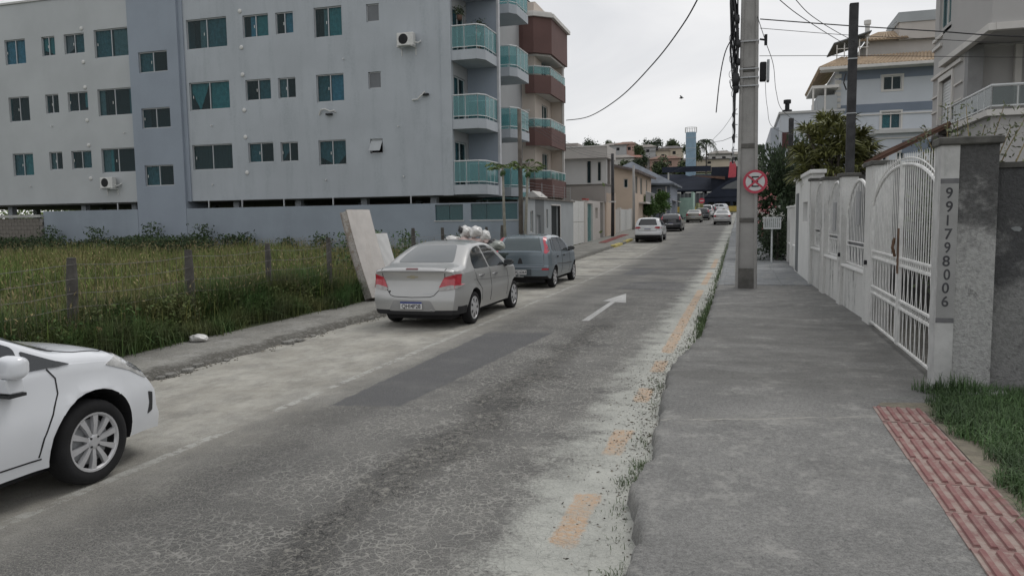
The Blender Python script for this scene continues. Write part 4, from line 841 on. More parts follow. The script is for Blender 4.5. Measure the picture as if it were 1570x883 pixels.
spec_walls = [(57.3, 61.0, 2.55, 'pale wall with a small meter box beyond the beige entrance', M_BEIGE, 'wall'), (61.1, 67.5, 2.6, 'light grey paired gate beside the black utility post', M_WHITEP, 'gate'), (67.6, 72, 2.5, 'white gate with scuffed papers pinned on it', M_WHITEP, 'gate'), (72.1, 84, 3.0, 'long pale grey wall panel behind the white hatchback', mat('grey_panel', (.4, .41, .42), .8), 'wall'), (84.1, 93, 3.5, 'pale wall with dark upright slots beyond the grey panel', M_BEIGE, 'wall')]
for a, b, h, lb, m, ct in spec_walls:
    t = thing('garden_gate' if ct == 'gate' else 'garden_wall', lb, ct, (-9.4, (a+b)/2, 0)); n = max(1, round((b-a)/3))
    for k in range(n):
        y0 = a+(b-a)*k/n; y1 = a+(b-a)*(k+1)/n-.03; mb = MB(); WL.bx(mb, y0, y1, gz(a)+.1, h, -.15, 0+.01*(k % 2)); mb.build('panel', m, t)
    for q in (a, b-.2): mb = MB(); WL.bx(mb, q, q+.2, gz(a), h+.1, -.2, .06); mb.build('post', M_TRIM, t)
    if 'slots' in lb or 'pale grey wall' in lb:
        for k in range(3): mb = MB(); y = b-2.6+k*.8; WL.bx(mb, y, y+.35, 1.3, h-.1, .0, .02); mb.build('slot', M_EDARK, t)
t = thing('garden_wall', 'mint green wall with stepped top near the end of the street', 'wall', (-7.3, 95, 0)); mg = mat('mint_render', (.3, .42, .36), .8)
mb = MB(); mb.box(-7.3, -5.9, 94.9, 95.1, 1.2, 4.2); mb.build('panel', mg, t); mb = MB(); mb.box(-5.9, -5.7, 95, 99, 1.2, 4.9); mb.box(-7.3, -7.1, 95.1, 100, 1.2, 3.5); mb.build('panel', mg, t)
t = thing('garden_wall', 'ochre and olive wall at the corner by the round stop sign', 'wall', (-5.6, 104, 0)); mb = MB(); mb.box(-5.6, -4.9, 104, 104.3, 1.4, 3.6); mb.box(-5.6, -5.3, 99.4, 103.9, 1.4, 3.6); mb.build('panel', mat('olive_render', (.25, .25, .12), .85), t)
t = thing('awning', 'pale lean-to awning between the far walls and the mint wall', 'awning', (-8, 88, 3)); mb = MB(); mb.fbox((-9.2, 87, 4.1), (1, 0, -.22), (0, 1, 0), (.2, 0, 1), 0, 2.3, 0, 5, 0, .06); mb.build('sheet', M_TRIM, t); mb = MB(); mb.tube([(-7, 87.2, 1.1), (-7, 87.2, 3.6)], .06, 6); mb.build('post', M_ALU, t)
t = thing('canopy', 'small white pitched gate canopy behind the grey entrance wall', 'canopy', (-9.9, 36, 0)); mb = MB(); mb.add([(-10.25, 35.9, 2.98), (-9.85, 35.9, 3.3), (-9.45, 35.9, 2.98), (-10.25, 37.5, 2.98), (-9.85, 37.5, 3.3), (-9.45, 37.5, 2.98)], [(0, 1, 2), (3, 5, 4), (0, 3, 4, 1), (1, 4, 5, 2), (0, 2, 5, 3)]); mb.build('roof', M_TRIM, t)
mb = MB(); mb.box(-12.4, -10.4, 35.9, 37.4, 2.9, 3.25); t = thing('canopy', 'long green glass canopy above the boundary wall, left of the post', 'canopy', (-11.4, 36, 0)); mb.build('sheet', M_GREEN, t)
for xq in (-10.6, -12.2): mb = MB(); mb.tube([(xq, 36, 0), (xq, 36, 2.9)], .05, 6); mb.build('post', M_ALU, t)
# ================================================================ RIGHT-HAND SIDE
M_WPAINT = mat('old_white_paint', (.62, .62, .60), .85, .08, 1.2, .35, 40, streak=.9, dirt=(.12, .12, .115), sscale=2.2, slo=.49, fine=.25)
M_WPAINT2 = mat('clean_white_paint', (.72, .72, .70), .8, .05, 1.2, .15, 40, streak=.35, dirt=(.25, .25, .24), sscale=1.4, slo=.56)
M_CAPM = mat('mossy_cap', (.10, .098, .09), .95, .35, 5, .5, 30, fine=.3)
def stucco(name, light, dark, z0, z1):
    N = NT(name); x, y, z = N.xyz(); ck = N.noise(26, 4, .65); n = N.noise(1.5, 6, .7)
    patchm = N.ss(N.math('ADD', N.noise(2.2, 6, .72), N.math('MULTIPLY', N.ss(z, z0, z1, .28, -.32), 1.0)), .38, .66)
    col = N.mix(patchm, dark, light); col = N.mix(N.ss(ck, .35, .62), N.mix(1., col, (.78, .78, .78), 'MULTIPLY'), col)
    col = N.mix(N.math('MULTIPLY', N.ss(N.noise(6, 6, .75), .58, .68), .5), col, (.06, .06, .058))
    h = N.math('ADD', ck, N.math('MULTIPLY', N.noise(70, 3), .5))
    return N.done(col, .95, N.bump(h, .7, .03))
M_STUC = stucco('stained_stucco', (.42, .42, .41), (.10, .10, .10), .9, 2.9); M_STUC2 = stucco('dark_stucco', (.24, .24, .235), (.075, .076, .078), .2, 2.6)
M_IRON = mat('white_wrought_iron', (.72, .72, .70), .5, .12, 8, 0, streak=.5, dirt=(.28, .2, .14), sscale=6, slo=.6)
# stuccoed gate pillar with the hand-painted telephone number
gp = thing('gate_pillar', 'stained stucco gate pillar with a telephone number painted down its front', 'pillar', (2.17, 8.9, 0))
mb = MB(); mb.box(2.08, 2.43, 8.6, 8.84, 0, 2.62); mb.build('stucco_face', M_STUC, gp)
mb = MB(); mb.box(1.915, 2.08, 8.585, 8.84, 0, 2.62); mb.build('painted_edge', mat('pillar_edge_paint', (.46, .46, .45), .85, .15, 3, .35, 40, streak=.5, dirt=(.15, .15, .145), sscale=4, slo=.5), gp)
mb = MB(); mb.box(1.885, 2.46, 8.55, 8.88, 2.62, 2.7); mb.build('cap', M_CAPM, gp, bevel=.012)
mb = MB(); mb.box(1.917, 2.078, 8.583, 8.586, .87, 2.24); mb.build('number_panel', mat('number_panel_grey', (.30, .30, .295), .85, .1, 4, .2), gp)
for z in (.83, 2.24): mb = MB(); mb.box(1.915, 2.08, 8.582, 8.586, z, z+.05); mb.build('painted_border', mat('faded_border', (.14, .14, .145), .9, .2, 6), gp)
M_NUM = mat('faded_number_paint', (.06, .06, .065), .9, .3, 9, 0)
for i, ch in enumerate('991798006'):
    text('painted_digit', ch, .15, frame((1.997+.006*math.sin(i*2.3), 8.5815, 2.14-i*.137), (1, 0, .06*math.sin(i*3.1)), (0, 0, 1)), M_NUM, gp, .0008, .9+.08*math.sin(i*2.7), .002, origin=(2.17, 8.9, 0))
sw = thing('boundary_wall', 'dark stained stucco garden wall at the right edge beside the grass verge', 'wall', (4.5, 8.75, 0))
mb = MB(); mb.box(2.435, 9.5, 8.66, 8.82, 0, 2.38); mb.build('wall_panel', M_STUC2, sw)
mb = MB(); mb.box(2.44, 9.5, 8.64, 8.84, 2.385, 2.44); mb.build('coping', M_CAPM, sw)
for x, z, r in ((2.62, 1.78, .035),):
    mb = MB(); pts = [(x+r*1.2*math.cos(a)*random.uniform(.6, 1.2), 8.655, z+r*math.sin(a)*random.uniform(.6, 1.2)) for a in np.linspace(0, 6, 11)]; mb.add(pts, [list(range(11))]); mb.build('bare_patch', mat('bare_plaster', (.2, .21, .215), .9, .2, 8), sw)
# flat stone in the grass at the foot of the pillar
t = thing('stone', 'flat pale broken stone lying in the grass at the foot of the stucco pillar', 'stone', (2.3, 8.3, .16)); mb = MB(); mb.prism([(2.05, 8.22), (2.28, 8.15), (2.5, 8.25), (2.52, 8.4), (2.2, 8.45), (2.06, 8.36)], .15, .2); mb.build('slab', M_SLAB, t, bevel=.012)
# ---- arched iron gate, two leaves of separate bars
ag = thing('gate', 'large arched white wrought-iron double gate with spiked bars', 'gate', (2.08, 11.3, 0))
XG = 2.02
def arch(y): 
    c, hw = 11.08, 2.2; t = max(-1, min(1, (y-c)/hw)); return 1.86+.72*math.sqrt(max(0, 1-t*t*.93))
def spike(y): return max(arch(y)+.09, 2.62+.1*math.cos((y-11.08)/2.2*1.5))
for (ya, yb) in ((8.87, 11.05), (11.11, 13.27)):
    lf = MB(); 
    for y in (ya+.02, yb-.02): lf.box(XG-.02, XG+.02, y-.022, y+.022, .2, arch(y)+.05)
    for z in (.22, .70, .80, 1.26, 1.36): lf.box(XG-.016, XG+.016, ya, yb, z-.013, z+.013)
    leaf = lf.build('gate_leaf', M_IRON, ag)
    k = MB(); ys = np.linspace(ya, yb, 14); k.tube([(XG, y, arch(y)) for y in ys], .022, 6); k.build('arch_rail', M_IRON, leaf)
    k = MB(); k.tube([(XG, y, arch(y)+.08) for y in ys], .01, 5); k.build('arch_rail', M_IRON, leaf)
    n = 18
    for i in range(1, n):
        y = ya+(yb-ya)*i/n; zt = spike(y); b = MB(); b.tube([(XG, y, 1.26), (XG, y, zt-.07), (XG, y, zt)], [.0068, .0068, .001], 5); b.build('bar', M_IRON, leaf)
        for (za, zb) in ((.22, .7), (.8, 1.26)):
            b = MB(); w = (yb-ya)/n*.42; s = 1 if i % 2 else -1; zm = (za+zb)/2
            b.tube([(XG, y, za), (XG, y+s*w*.7, za+(zb-za)*.25), (XG, y+s*w, zm), (XG, y+s*w*.7, za+(zb-za)*.75), (XG, y, zb)], .0052, 4); b.build('curved_bar', M_IRON, leaf)
    b = MB()
    for i in range(n):
        y = ya+(yb-ya)*(i+.5)/n
        for z in (.75, 1.31): b.lathe([(.036, -.004), (.046, 0), (.036, .004)], 8, (XG, y, z), 'x', closed=True)
    tag(b.build('ring_row', M_IRON, leaf), kind='stuff')
mb = MB(); mb.box(XG-.028, XG+.03, 11.03, 11.13, 1.15, 1.75); mb.build('lock_plate', mat('rusty_iron', (.13, .075, .045), .85, .3, 8, .3), ag)
mb = MB(); mb.tube([(XG-.07, 11.08, 1.62), (XG-.1, 11.04, 1.5), (XG-.06, 11.08, 1.38)], .02, 6); mb.build('padlock_chain', mat('rusty_iron'), ag)
# ---- stained wall inside the yard
iw = thing('garden_wall', 'dark stained inner yard wall seen through the bars of the arched gate', 'wall', (3.2, 13, 0)); mb = MB(); mb.box(3.1, 3.25, 8.9, 22, 0, 1.95); mb.build('wall_panel', mat('dark_inner_wall', (.12, .12, .118), .95, .25, 2, .5, 20, streak=.5, fine=.3), iw)
# ---- arched garden wall
U = Vector((1.74-2.06, 21-13.3, 0)).normalized(); WA = Wall((2.06, 13.3, 0), U, (-U.y, U.x, 0))
aw = thing('garden_wall', 'stained white garden wall with three arched iron grilles beside the walkway', 'wall', (1.95, 16, 0))
def pier(u0, u1, h, n1=.1, cap=True, m=M_WPAINT, par=None):
    mb = MB(); WA.bx(mb, u0, u1, 0, h, -.24, n1); mb.build('pier', m, par or aw)
    if cap: mb = MB(); WA.bx(mb, u0-.04, u1+.04, h, h+.07, -.28, n1+.04); mb.build('cap', M_CAPM, par or aw, bevel=.01)
for u0, u1, h in ((0, .58, 2.72), (2.85, 3.25, 2.68), (5.15, 5.7, 2.72), (7.45, 7.75, 2.8)): pier(u0, u1, h, .06)
def grille(u0, u1, zs):
    g = MB(); 
    mb = MB(); WA.bx(mb, u0, u1, 0, zs, -.16, 0); mb.build('low_wall', M_WPAINT, aw)
    mb = MB(); WA.bx(mb, u0, u1, zs, zs+.05, -.2, .05); mb.build('sill', M_WPAINT2, aw, bevel=.008)
    a = lambda t: zs+.95+.68*math.sin(PI*t)**.62
    hw = MB(); pts = []
    # arched head of the wall above the opening
    for i in range(17): t = i/16; pts.append((u0+(u1-u0)*t, a(t)))
    fr = MB(); fr.tube([WA.P(u, z, -.06) for u, z in pts], .028, 6); fr.tube([WA.P(u0+.02, zs+.1, -.06), WA.P(u0+.02, a(0), -.06)], .022, 5); fr.tube([WA.P(u1-.02, zs+.1, -.06), WA.P(u1-.02, a(0), -.06)], .022, 5)
    for z in (zs+.08, zs+.42, zs+.5): fr.tube([WA.P(u0, z, -.06), WA.P(u1, z, -.06)], .014, 5)
    f = fr.build('iron_grille', M_IRON, aw)
    n = 15
    for i in range(1, n):
        t = i/n; u = u0+(u1-u0)*t; b = MB(); b.tube([WA.P(u, zs+.5, -.06), WA.P(u, a(t), -.06)], .008, 4); b.build('bar', M_IRON, f)
        b = MB(); s = .04*(1 if i % 2 else -1); b.tube([WA.P(u, zs+.08, -.06), WA.P(u+s, zs+.25, -.06), WA.P(u, zs+.42, -.06)], .008, 4); b.build('curved_bar', M_IRON, f)
    b = MB(); WA.bx(b, u0, u1, zs+.1, a(.5)-.04, -.13, -.12); 
    pl = [WA.P(u0, zs+.1, -.12)]+[WA.P(u, z, -.12) for u, z in pts]+[WA.P(u1, zs+.1, -.12)]
    b = MB(); b.add(pl, [list(range(len(pl)))]); b.build('backing_sheet', mat('dull_backing_sheet', (.22, .225, .23), .6, .15, 2, 0, streak=.5, dirt=(.1, .1, .1)), f)
for u0, u1, zs in ((.58, 2.85, .93), (3.25, 5.15, 1.0), (5.7, 7.45, 1.08)): grille(u0, u1, zs)
for u, z, m_ in ((1.55, 1.9, M_ALU), (4.2, 1.75, M_ALU)):
    mb = MB(); WA.bx(mb, u, u+.35, z-.15, z+.45, -.055, -.03); mb.build('notice_plate', m_, aw)
for u in (.3, 2.9): mb = MB(); c = WA.P(u, 1.15, .07); mb.lathe([(.0, -.03), (.04, -.03), (.04, .02), (0, .03)], 10, c, 'x'); mb.build('bolt', M_DARK, aw, smooth=True)
# white-painted wall section with letter slot
wt = thing('garden_wall', 'clean white-painted tall wall section with a letter slot, beyond the arched grilles', 'wall', (1.7, 23.4, 0))
U = Vector((1.66-1.74, 26-21.05, 0)).normalized(); WW = Wall((1.73, 21.05, 0), U, (-U.y, U.x, 0))
mb = MB(); WW.facade(mb, 0, 4.9, 0, 3.0, [(1.0, 2.3, 1.75, 2.3)], .3); mb.build('wall_panel', M_WPAINT2, wt)
mb = MB(); WW.bx(mb, -.1, 5.0, 3.0, 3.1, -.34, .06); mb.build('coping', M_WPAINT2, wt, bevel=.01)
mb = MB(); WW.bx(mb, 1.0, 2.3, 1.75, 2.3, -.2, -.15); mb.build('letter_box', M_ALU, wt)
mb = MB(); WW.bx(mb, 1.15, 2.15, 2.1, 2.14, -.15, -.145); mb.build('letter_slot', M_DARK, wt)
mb = MB(); WW.bx(mb, 3.6, 4.5, .2, 2.6, .0, .012); mb.build('doorway', M_EDARK, wt)
# lower wall with short pillars
lwall = thing('garden_wall', 'low white wall with short square pillars beyond the tall white section', 'wall', (1.65, 30, 0))
for k, y in enumerate((26.1, 28.2, 30.4, 32.8)):
    x = wallx(y)+.0; mb = MB(); mb.box(x-.02, x+.35, y, y+.42, 0, 2.2); mb.build('pier', M_WPAINT2, lwall); mb = MB(); mb.box(x-.06, x+.39, y-.04, y+.46, 2.2, 2.27); mb.build('cap', M_WPAINT2, lwall, bevel=.01)
    if k < 3: mb = MB(); mb.box(x+.05, x+.25, y+.42, y+2.1, 0, .85); mb.build('low_wall', M_WPAINT2, lwall); mb = MB(); mb.box(x, x+.3, y+.42, y+2.1, .85, .92); mb.build('coping', M_WPAINT2, lwall)
for i, (a, b, h, lb) in enumerate(((34.5, 44, 2.3, 'grey garden wall behind the flowering bush'), (44, 58, 2.2, 'pale garden wall beyond the litter basket'), (58, 80, 2.4, 'faded garden wall far along the right walkway'), (80, 120, 2.6, 'farthest garden wall on the right-hand walkway'))):
    t = thing('garden_wall', lb, 'wall', (1.8, (a+b)/2, 0)); mb = MB(); x = wallx((a+b)/2)
    mb.box(x, x+.2, a, b, gz(a)-.2, gz((a+b)/2)+h); mb.build('wall_panel', M_BEIGE if i % 2 else M_WPAINT, t)
    mb = MB(); mb.box(x-.04, x+.24, a, b, gz((a+b)/2)+h, gz((a+b)/2)+h+.06); mb.build('coping', M_CAPM, t)
yard = MB(); yard.box(2.1, 30, 8.9, 58, -.1, .08); tag(yard.build('yard', M_WALKL), kind='structure')
# house front and annex behind the gate
ax_ = thing('annex', 'low annex with a brown tiled lean-to roof behind the arched gate', 'building', (4.4, 24, 0))
mb = MB(); mb.box(3.6, 3.8, 24, 32, 0, 3.3); mb.build('wall', mat('annex_render', (.2, .2, .2), .9, .1, 1, .2, streak=.4), ax_)
mb = MB(); mb.box(3.6, 5.45, 23.8, 24.0, 0, 3.4); mb.build('wall', mat('annex_render'), ax_)
mb = MB(); mb.fbox((3.3, 23.3, 3.25), (.9, 0, .44), (0, 1, 0), (-.44, 0, .9), 0, 2.35, 0, 9, 0, .06); rf = mb.build('roof', mat('brown_tile', (.13, .075, .055), .9, .3, 2, .3), ax_)
for k in range(30):
    mb = MB(); y = 23.35+k*.3; mb.tube([(3.28, y, 3.33), (5.4, y, 4.36)], .07, 5); mb.build('tile_row', mat('brown_tile'), rf)
mb = MB(); mb.tube([(3.25, 23.3, 3.28), (3.25, 32.3, 3.28)], .05, 6); mb.build('gutter', M_TRIM, ax_)
for y in (25, 28): mb = MB(); mb.box(3.57, 3.6, y, y+1.1, .9, 2.2); mb.build('window', M_DARK, ax_)
# ---------------------------------------------------------------- pale grey building with balcony, far right
M_PALEG = mat('pale_grey_render', (.42, .41, .40), .85, .04, .6, .12) if 'pale_grey_render' not in _mc else mat('pale_warm_render', (.43, .42, .41), .85, .04, .6, .12)
cb = thing('apartment_building', 'pale grey building with an overhanging box and glass-railed balcony, far right', 'apartment building', (8, 23, 0))
WR = Wall((5.5, 0, 0), (0, 1, 0), (-1, 0, 0))
wr = [(23.7, 25.1, 4.5, 5.72), (24.2, 25.5, 7.25, 8.6)]
mb = MB(); WR.facade(mb, 22.6, 26.0, 0, 10.5, wr, .25); mb.build('wall', M_PALEG, cb)
mb = MB(); mb.box(5.53, 14, 22.62, 22.8, 4.3, 6.2); mb.build('wall', M_PALEG, cb)
mb = MB(); mb.box(5.51, 14, 20.27, 22.58, 0, 4.25); mb.build('wall', M_PALEG, cb)
mb = MB(); mb.box(5.53, 14, 25.75, 25.97, 0, 10.4); mb.build('wall', M_PALEG, cb)
mb = MB(); mb.box(5.42, 14, 20.15, 22.6, 6.24, 10.5); mb.build('upper_box', M_PALEG, cb)
mb = MB(); mb.box(5.34, 5.5, 20.1, 24.7, 6.08, 6.24); mb.build('moulding', M_TRIM, cb); mb = MB(); mb.box(5.5, 14, 20.07, 20.25, 6.08, 6.24); mb.build('moulding', M_TRIM, cb)
mb = MB(); mb.box(5.43, 5.498, 22.6, 24.7, 6.24, 7.1); mb.build('upper_box_side', M_PALEG, cb)
mb = MB(); mb.box(5.44, 14, 22.5, 22.6, 6.18, 6.22); mb.build('ceiling', M_SLAB, cb)
for z, a, b in ((5.9, 22.75, 26.0), (6.75, 25.0, 26.0), (7.0, 23.8, 26.0), (4.0, 22.6, 26.0)): mb = MB(); mb.box(5.43, 5.5, a, b, z, z+.09); mb.build('moulding', M_TRIM, cb)
for z in (4.9, 5.35): 
    for a, b in ((22.7, 23.5), (25.3, 26.0)): mb = MB(); mb.box(5.46, 5.5, a, b, z, z+.05); mb.build('rustic_band', M_TRIM, cb)
def slats(W_, u0, u1, z0, z1, par, m):
    z = z0
    while z < z1-.05: mb = MB(); W_.bx(mb, u0, u1, z, z+.07, -.1, -.07); mb.build('shutter_slat', m, par); z += .085
f = MB(); 
for q in ((23.6, 25.2, 5.72, 5.86), (23.6, 23.72, 4.5, 5.72), (25.08, 25.2, 4.5, 5.72)): WR.bx(f, q[0], q[1], q[2], q[3], -.05, .05)
f = f.build('window_surround', M_TRIM, cb); slats(WR, 23.72, 25.08, 4.5, 5.72, f, M_RAIL)
window(WR, cb, 24.2, 25.5, 7.25, 8.6, fr=M_TRIM, cur=[(.5, 1, M_GREYC, None)])
mb = MB(); mb.box(6.6, 6.75, 22.45, 22.6, 4.3, 6.18); mb.build('pilaster', M_TRIM, cb); mb = MB(); mb.box(5.5, 5.85, 22.3, 22.6, 4.3, 6.18); mb.build('pilaster', mat('shaded_pier_grey', (.28, .28, .28), .85), cb)
mb = MB(); mb.box(7.0, 7.9, 22.55, 22.6, 4.3, 5.95); mb.build('balcony_door', M_DARK, cb); mb = MB(); mb.box(7.4, 7.45, 22.5, 22.55, 4.3, 5.95); mb.build('door_frame', M_TRIM, cb)
mb = MB(); mb.box(8.7, 8.85, 22.4, 22.6, 4.3, 6.18); mb.build('pilaster', M_TRIM, cb)
mb = MB(); mb.box(5.38, 14, 20.12, 20.25, 4.16, 4.3); mb.build('balcony_edge', M_TRIM, cb); mb = MB(); mb.box(5.38, 5.5, 20.25, 24.6, 4.16, 4.3); mb.build('balcony_edge', M_TRIM, cb)
balcony(cb, [(5.45, 24.4), (5.45, 20.2), (13, 20.2)], 4.31, .02, .55, M_TRIM, glass('clear_grey_glass', (.12, .14, .14), .4), gap=.08)
# ---------------------------------------------------------------- blue and white building with tiled eaves
M_BW = mat('white_blue_render', (.55, .58, .62), .85, .04, .4, .1); M_BLUEBAND = mat('slate_blue_band', (.19, .225, .28), .85, .06, .5, .1); M_TERRA = mat('pale_terracotta_tile', (.36, .28, .2), .85, .2, 1.5, .2, island=.25)
bl = thing('apartment_building', 'white and slate-blue banded building with pale terracotta tiled eaves', 'apartment building', (10, 60, 0))
WQ = Wall((0, 60, 0), (1, 0, 0), (0, -1, 0)); hq = [(9.5, 10.7, 10.65, 11.65), (9.45, 10.7, 7.95, 9.15), (9.3, 9.9, 5.7, 6.35), (10.5, 11.0, 5.7, 6.3)]
mb = MB(); WQ.facade(mb, 6.4, 15, .5, 12.35, hq, .25); mb.build('wall', M_BW, bl)
mb = MB(); mb.box(6.4, 6.65, 60.3, 72, .5, 12.3); mb.build('wall', M_BW, bl)
for h in hq: window(WQ, bl, *h, fr=M_TRIM, split=2, bar=.07, handle=False, cur=[(0, .5, M_TEAL, None), (.5, 1, M_TEALD, None)] if h[2] == 7.95 else None)
for h in hq[:3]:
    for q in ((h[0]-.12, h[1]+.12, h[3], h[3]+.1), (h[0]-.12, h[0], h[2], h[3]), (h[1], h[1]+.12, h[2], h[3]), (h[0]-.12, h[1]+.12, h[2]-.1, h[2])): mb = MB(); WQ.bx(mb, *q, 0, .05); mb.build('window_trim', M_TRIM, bl)
for z0, z1, x0 in ((11.5, 12.2, 6.6), (9.15, 9.75, 6.6), (6.2, 7.1, 6.6)):
    for a, b in ([(x0, 9.3), (10.85, 15)] if z0 < 9 or z0 > 11 else [(x0, 15)]):
        mb = MB(); WQ.bx(mb, a, b, z0, z1, .0, .03); mb.build('blue_band', M_BLUEBAND, bl)
mb = MB(); WQ.bx(mb, 9.3, 10.85, 11.75, 12.2, .0, .03); mb.build('blue_band', M_BLUEBAND, bl)
for z in (8.95, 7.25): mb = MB(); WQ.bx(mb, 6.4, 15, z, z+.08, 0, .1); mb.build('moulding', M_TRIM, bl)
mb = MB(); WQ.bx(mb, 8.9, 15, 7.6, 7.85, 0, .5); mb.build('ledge', M_SLAB, bl); mb = MB(); WQ.bx(mb, 6.4, 9.2, 7.5, 7.65, 0, .2); mb.build('ledge', M_SLAB, bl)
for k in range(10):
    mb = MB(); mb.box(6.33, 6.75, 59.93, 60.1, 7.9+k*.42, 8.2+k*.42); mb.build('quoin', M_TRIM, bl)
def tiled(par, pts, step, m, name='roof'):   # pts: eave A,B then ridge B',A' ; rounded tile rows from eave to ridge
    A, B, C_, D = [Vector(p) for p in pts]; mb = MB(); n = (B-A).cross(D-A).normalized()*.06
    if n.z < 0: n = -n
    mb.add([A, B, C_, D, A-n, B-n, C_-n, D-n], [(0, 1, 2, 3), (7, 6, 5, 4), (0, 4, 5, 1), (1, 5, 6, 2), (2, 6, 7, 3), (3, 7, 4, 0)]); r = mb.build(name, m, par)
    k = max(2, int((B-A).length/step)); 
    for i in range(k):
        t = (i+.5)/k; p = A.lerp(B, t); q = D.lerp(C_, t); mb = MB(); mb.tube([p, q], step*.36, 5); mb.build('tile_row', m, r)
    return r
tiled(bl, [(5.2, 58.6, 12.3), (15, 58.6, 12.3), (15, 61.2, 13.35), (6.9, 61.2, 13.35)], .25, M_TERRA)
tiled(bl, [(5.2, 72, 12.3), (5.2, 58.6, 12.3), (6.9, 61.2, 13.35), (6.9, 72, 13.35)], .35, M_TERRA)
mb = MB(); mb.box(5.15, 15, 58.5, 58.6, 12.1, 12.3); mb.build('fascia', M_TRIM, bl); mb = MB(); mb.box(5.3, 15, 58.6, 60, 12.15, 12.25); mb.build('eave_soffit', M_TRIM, bl)
mb = MB(); mb.box(8.6, 15, 62, 71, 12.6, 14.6); mb.build('upper_storey', M_CREAM if False else M_BEIGE, bl)
tiled(bl, [(8.0, 61.3, 14.5), (11.3, 61.3, 14.5), (10.6, 63.5, 15.4), (9.6, 63.5, 15.4)], .25, M_TERRA)
mb = MB(); mb.box(10.7, 15, 61.5, 66, 14.4, 16.2); mb.build('water_tower', M_BEIGE, bl); mb = MB(); mb.box(10.6, 15, 61.4, 66.1, 15.6, 16.3); mb.build('blue_band', M_EGREY, bl)
mb = MB(); mb.tube([(8.6, 61.6, 14.3), (8.6, 61.6, 15.7)], .16, 8); mb.tube([(8.6, 61.6, 15.65), (8.6, 61.6, 15.95)], .24, 8); mb.build('chimney', M_TRIM, bl)
mb = MB(); mb.fbox((6.3, 60.8, 14.3), (.96, 0, .27), (0, 1, 0), (-.27, 0, .96), 0, 2.6, 0, 5, 0, .08); mb.build('terrace_roof', M_EDARK, bl)
for k in range(5): mb = MB(); x = 6.5+k*.5; mb.tube([(x, 60.8, 12.9), (x, 60.8, 14.2+.1*k)], .04, 5); mb.build('terrace_post', M_TRIM, bl)
mb = MB(); mb.box(6.5, 8.6, 60.7, 60.8, 12.9, 13.2); mb.tube([(6.5, 60.75, 13.9), (8.6, 60.75, 13.9)], .03, 5); mb.build('terrace_rail', M_TRIM, bl)
mb = MB(); mb.tube([(9.9, 62, 15.2), (11.0, 62, 16.2)], .03, 5); mb.tube([(10.6, 62, 15.3), (10.75, 62, 16.3)], .03, 5); mb.build('aerial', M_ALU, bl)
# white block further left behind the plant
sb = thing('apartment_building', 'plain white block with a dark chimney cowl behind the spiky tree', 'apartment building', (4, 47, 0))
mb = MB(); mb.box(2.0, 5.2, 45, 60, .3, 7.5); mb.build('wall', M_BW, sb); mb = MB(); mb.box(1.55, 2.0, 47, 60, .3, 7.0); mb.build('wall', M_BW, sb)
mb = MB(); mb.box(1.9, 5.3, 44.9, 60.1, 7.5, 7.62); mb.build('parapet_cap', M_SLAB, sb)
mb = MB(); mb.tube([(2.35, 45.3, 7.6), (2.35, 45.3, 8.15)], .12, 8); mb.tube([(2.35, 45.3, 8.1), (2.35, 45.3, 8.3)], .2, 8); mb.tube([(2.35, 45.3, 7.6), (2.35, 45.3, 7.75)], .26, 8); mb.build('chimney', M_DARK, sb)
mb = MB(); mb.box(2.1, 2.55, 44.95, 45, 5.6, 6.5); mb.build('window', mat('dark_red_shutter', (.09, .03, .03), .7), sb)
sc = thing('apartment_building', 'small white building with stepped open terraces between the plain block and the banded one', 'apartment building', (5.3, 58, 0))
mb = MB(); mb.box(4.6, 6.3, 57, 64, .5, 8.4); mb.build('wall', M_BW, sc); tiled(sc, [(4.3, 56.5, 8.3), (6.2, 56.5, 8.3), (6.2, 58.5, 9.0), (4.9, 58.5, 9.0)], .3, M_TERRA)
mb = MB(); mb.box(5.1, 6.4, 59, 64, 9.0, 10.4); mb.build('terrace_parapet', M_EGREY, sc); mb = MB(); mb.box(4.7, 6.5, 58.9, 64, 10.9, 11.1); mb.build('terrace_roof', M_TRIM, sc)
for x in (4.8, 5.6): mb = MB(); mb.tube([(x, 59, 8.4), (x, 59, 10.9)], .07, 6); mb.build('post', M_TRIM, sc)
# ================================================================ POLES, SIGN, CABLES
M_CONC = mat('pole_concrete', (.34, .332, .318), .88, .1, 2.2, .35, 50, streak=.45, dirt=(.12, .118, .11), sscale=2.5, slo=.5, fine=.2)
up_ = thing('utility_pole', 'thick grey concrete utility pole standing in the walkway with a round sign', 'utility pole', (.125, 19.55, 0))
def ph(z): return .262-.0085*z
mb = MB(); 
for s in (-1, 1): 
    v = [];
    for z in (.1, 11): h = ph(z); xo = .125+s*h; xi = .125+s*(h-.075); v += [(xi, 19.42, z), (xo, 19.42, z), (xo, 19.68+.1, z), (xi, 19.68+.1, z)]
    mb = MB(); mb.add(v, [(3, 2, 1, 0), (4, 5, 6, 7), (0, 1, 5, 4), (1, 2, 6, 5), (2, 3, 7, 6), (3, 0, 4, 7)]); mb.build('flange', M_CONC, up_, bevel=.012)
v = []
for z in (.1, 11): h = ph(z)-.07; v += [(.125-h, 19.47, z), (.125+h, 19.47, z), (.125+h, 19.72, z), (.125-h, 19.72, z)]
mb = MB(); mb.add(v, [(3, 2, 1, 0), (4, 5, 6, 7), (0, 1, 5, 4), (1, 2, 6, 5), (2, 3, 7, 6), (3, 0, 4, 7)]); mb.build('web', M_CONC, up_)
for z in (.0, 1.78, 3.58, 5.4, 7.2, 9): h = ph(z)-.06; mb = MB(); mb.box(.125-h, .125+h, 19.435, 19.74, z+(.1 if z == 0 else 0), z+(.65 if z == 0 else .11)); mb.build('rib', mat('stained_concrete', (.13, .125, .115), .9, .3, 4, .4, 40, fine=.3), up_, bevel=.01)
